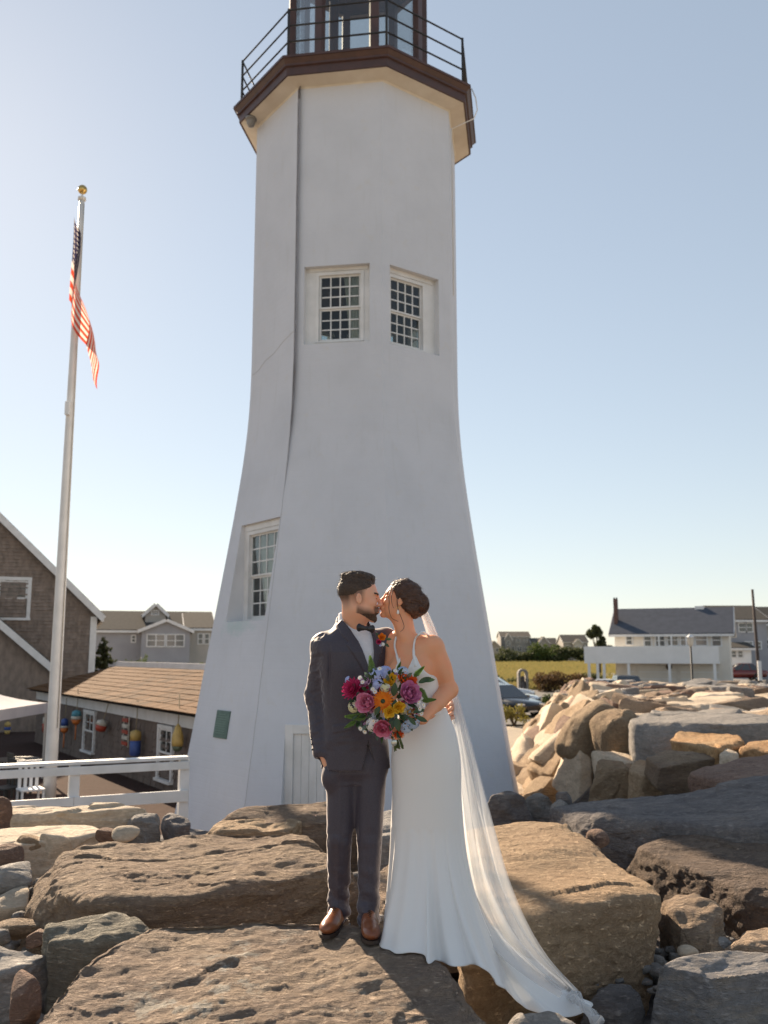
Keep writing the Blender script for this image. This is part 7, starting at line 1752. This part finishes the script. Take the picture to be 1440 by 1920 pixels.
p = L(1251, 1250, -.1); MB().lathe([(.10, -.03), (.22, -.03), (.24, 0), (.22, .03), (.10, .03)], 16, frame((p.x, -.12, p.z), (1, 0, 0), (0, 0, 1))).build('wreath', V_RUST, wh, True)
p = L(1146, 1180, 1); q = L(1146, 1123, 1); MB().box((p.x-.14, 1, 0), (p.x+.14, 1.7, q.z)).build('chimney', mk('old_brick', (.17, .09, .07), .9, (.11, .07, .06), ns=6), wh)
for s in (-.1, .1): MB().box((p.x+s-.03, 1.1, q.z), (p.x+s+.03, 1.6, q.z+.12)).build('chimney_pot', M_BLACK, wh)
p = L(1272, 1146, 3.6); MB().box((p.x-.35, 3.2, rz_-.1), (p.x+.35, 3.9, rz_+.28)).build('roof_vent', M_WHS, wh)
px_house('side_house', 'grey two storey house with porch right of the white balcony house', 88, [(1352, 1436, 1163, None, 1139, 'x', 8, 0, M_GREYH, M_ASPH, [(1386, 1398, 1169, 1184, 1), (1400, 1410, 1169, 1184, 1), (1360, 1368, 1186, 1206, 1), (1398, 1410, 1204, 1212, 1), (1418, 1426, 1204, 1216, 1)]), (1366, 1408, 1216, None, 1208, 'x', 3, -2.5, M_WHS, M_ASPH, [(1371, 1380, 1221, 1232, 1), (1384, 1392, 1221, 1232, 1)])])
px_house('side_house', 'dark roofed house cut by the right picture edge', 92, [(1430, 1520, 1170, None, 1141, 'x', 8, 0, M_BEIGEH, M_ASPH, [(1436, 1446, 1200, 1216, 1)])])
# lamp post, utility pole
ly = 50.0; lx_ = W(1298, 1270, ly).x; lt = W(1298, 1212, ly).z - GZ; lh = W(1298, 1189, ly).z - GZ
lp = thing('street_lamp', 'black street lamp with white lantern in front of the balcony house', 'street lamp', (lx_, ly, GZ))
MB().lathe([(.11, 0), (.11, .25), (.06, .35), (.05, lt)], 10).build('pole', M_BLACK, lp, True); s_ = lh-lt
MB().lathe([(.10, lt), (.15, lt+s_*.2), (.19, lt+s_*.72)], 8).build('lantern_glass', mk('frosted_lamp_glass', (.62, .60, .55), .4, trans=.3), lp); MB().lathe([(.21, lt+s_*.72), (.22, lt+s_*.76), (.06, lt+s_*.97), (.02, lt+s_)], 8).build('lantern_cap', M_WHITE, lp)
uy = 62.0; ux = W(1423, 1260, uy).x; uh = W(1421, 1105, uy).z - GZ
up_ = thing('utility_pole', 'tall bare dark wooden pole at the right edge', 'pole', (ux, uy, GZ)); MB().tube([(0, 0, 0), (-.03, 0, uh*.5), (-.1, 0, uh)], [.12, .10, .08], 10).build('shaft', mk('creosote_wood', (.09, .065, .055), .9, (.06, .045, .04), ns=5), up_, True); MB().box((-.12, -.2, 1.3), (.12, -.1, 2.6)).build('sign_board', M_WHITE, up_)
# stone arch
ay = 66.0; p = W(981, 1260, ay); ar = thing('stone_arch', 'small weathered stone arch niche beyond the parked cars', 'monument', (p.x, ay, GZ)); h = W(981, 1254, ay).z - GZ; wd = .36
m = MB(); n = 12; out = [(-wd, 0)] + [(-wd*cos(pi*k/n), h-wd + wd*sin(pi*k/n)) for k in range(n+1)] + [(wd, 0)]; inn = [(-wd*.55, 0)] + [(-wd*.55*cos(pi*k/n), h-wd + wd*.55*sin(pi*k/n)) for k in range(n+1)] + [(wd*.55, 0)]
for i_ in range(len(out)-1):
    q = [out[i_], out[i_+1], inn[i_+1], inn[i_]]; m.add([Vector((x, y_, z)) for y_ in (0, .7) for x, z in q], [(0,1,2,3),(7,6,5,4),(0,4,5,1),(2,6,7,3)])
m.build('arch', RK_GREY, ar); MB().lathe([(.001, 1.5), (.12, 1.45), (.16, 1.3), (.10, 1.18), (.22, 1.05), (.28, .5), (.3, .3), (.36, .3), (.36, 0)], 12, Matrix.Translation((0, .35, 0))).build('statue', RK_DARK, ar, True); MB().box((-wd*1.3, -.2, 0), (wd*1.3, .9, .16)).build('plinth', RK_GREY, ar)
# ------------------------------------------------------------------ parked cars
def paint(name, c, metal=.2): return mk(name, c, .25, metal=metal, coat=.7, spec=.5)
M_TYRE = mk('tyre_rubber', (.02, .02, .02), .85); M_RIM = mk('alloy_rim', (.4, .4, .41), .3, metal=.9); M_CARGL = mk('car_glass', (.03, .035, .04), .05, spec=.9); M_LAMP = mk('lamp_lens', (.7, .7, .68), .1, spec=.8); M_TAIL = mk('tail_lamp', (.35, .02, .02), .2)
def car(label, px, py_base, Y, rz, mat, suv=True, hgt=None, z=GZ, x=None):
    "front points to local +x"
    h = hgt or (1.68 if suv else 1.45); o = thing('parked_car', label, 'car', (W(px, 1280, Y).x if x is None else x, Y, z), rz, 'cars parked beyond the stone bank')
    bl = h*.60
    st = [(-2.20, .42, bl*.92, .70), (-2.12, .30, bl, .82), (-1.5, .24, bl*1.03, .90), (-.3, .22, bl*1.02, .92), (.75, .22, bl*.99, .92), (1.35, .24, bl*.93, .90), (1.95, .28, bl*.84, .84), (2.22, .36, bl*.72, .70), (2.27, .44, bl*.62, .62)]
    V = []; F = []; K = 10
    for x_, z0, z1, w in st:
        for k, (fy, fz) in enumerate(((-.8, 0), (-1, .12), (-1.0, .55), (-.97, .8), (-.88, 1), (.88, 1), (.97, .8), (1.0, .55), (1, .12), (.8, 0))): V.append((x_, fy*w, z0 + (z1-z0)*fz))
    for i_ in range(len(st)-1):
        for k in range(K): F.append((i_*K+k, (i_+1)*K+k, (i_+1)*K+(k+1) % K, i_*K+(k+1) % K))
    F.append(tuple(range(K))); F.append(tuple((len(st)-1)*K+k for k in range(K))[::-1])
    body = MB().add(V, F).build('body', mat, o, True)
    rb, rt0, rt1, rf_ = (-2.05, -1.75, -.05, .95) if suv else (-1.75, -1.0, -.05, 1.0)
    b4 = [Vector((rb, -.84, bl*.985)), Vector((rf_, -.84, bl*.97)), Vector((rf_, .84, bl*.97)), Vector((rb, .84, bl*.985))]; t4 = [Vector((rt0, -.64, h-.03)), Vector((rt1, -.64, h-.03)), Vector((rt1, .64, h-.03)), Vector((rt0, .64, h-.03))]
    cab = MB().add(b4 + t4 + [Vector((rt0+.2, -.5, h)), Vector((rt1-.3, -.5, h)), Vector((rt1-.3, .5, h)), Vector((rt0+.2, .5, h))], [(0,1,5,4),(1,2,6,5),(2,3,7,6),(3,0,4,7),(4,5,9,8),(5,6,10,9),(6,7,11,10),(7,4,8,11),(8,9,10,11)]).build('cabin', mat, o)
    def pane(q, nm, a=.08, b=.1):
        c = sum(q, Vector())/4; n_ = (q[1]-q[0]).cross(q[3]-q[0]).normalized(); n_ = n_ if n_.dot(c - Vector((-.4, 0, .9))) > 0 else -n_; q = [c + (v-c)*(1-a-.04) + n_*.012 for v in q]; MB().add(q + [v - n_*.03 for v in q], [(0,1,2,3),(4,7,6,5),(0,4,5,1),(1,5,6,2),(2,6,7,3),(3,7,4,0)]).build(nm, M_CARGL, cab)
    pane([b4[1], b4[2], t4[2], t4[1]], 'windscreen'); pane([b4[3], b4[0], t4[0], t4[3]], 'rear_window')
    for s, (i0, i1) in ((-1, (0, 1)), (1, (3, 2))):
        for u0, u1 in ((.02, .33), (.35, .66), (.68, .98)):
            pane([b4[i0].lerp(b4[i1], u0), b4[i0].lerp(b4[i1], u1), t4[i0].lerp(t4[i1], u1), t4[i0].lerp(t4[i1], u0)], 'side_window', .04)
        MB().box((.55, s*.98-.09, bl*.98), (.7, s*.98+.09, bl*1.12)).build('mirror', mat, o, bevel=.03)
        MB().box((2.02, s*.62-.17, bl*.62), (2.24, s*.62+.15, bl*.76)).build('headlight', M_LAMP, o, bevel=.04); MB().box((-2.21, s*.66-.12, bl*.66), (-2.08, s*.66+.1, bl*.92)).build('tail_light', M_TAIL, o, bevel=.02)
        for xw in (-1.32, 1.38):
            wh_ = MB().lathe([(.20, -.11), (.32, -.11), (.345, -.06), (.345, .06), (.32, .11), (.20, .11)], 20, Matrix.Translation((xw, s*.83, .345)) @ Matrix.Rotation(pi/2, 4, 'X'), False).build('wheel', M_TYRE, o, True)
            MB().lathe([(.001, .04), (.07, .05), (.20, .03), (.215, .1)], 10, Matrix.Translation((xw, s*.83, .345)) @ Matrix.Rotation(-s*pi/2 * -1, 4, 'X')).build('rim', M_RIM, wh_)
    MB().box((2.14, -.4, bl*.42), (2.285, .4, bl*.62)).build('grille', M_BLACK, o, bevel=.02); MB().box((2.20, -.24, bl*.33), (2.30, .24, bl*.41)).build('number_plate', M_WHITE, o)
    return o
P_BLK = paint('black_car_paint', (.012, .013, .016)); P_WHT = paint('white_car_paint', (.62, .62, .62), 0); P_SIL = paint('silver_car_paint', (.35, .37, .40), .6); P_GRY = paint('dark_grey_car_paint', (.05, .055, .065), .4); P_RED = paint('dark_red_car_paint', (.12, .015, .012))
car('black car nearest the lighthouse, front half showing', 945, 0, 46.5, radians(-60), P_BLK, True, 1.55)
car('silver car behind the black one beside the lighthouse', 936, 0, 53, radians(-25), P_SIL, False)
car('white car farthest back in the row beside the lighthouse', 934, 0, 59, radians(-15), P_WHT, True, 1.6)
car('white car with only its roof showing behind the stone bank', 1118, 0, 60, radians(170), P_WHT, False)
car('dark grey car with only its roof showing in front of the garage', 1178, 0, 58, radians(-95), P_GRY, True, 1.72)
car('dark red car parked below the grey house at right', 1386, 0, 80, radians(175), P_RED, False, 1.5, z=.12)
o = MB().box((24, 66, GZ-.3), (60, 110, .1)).build('street', mk('worn_street', (.16, .15, .14), .9, (.2, .19, .18), ns=1, world=True)); tag(o, kind='structure')
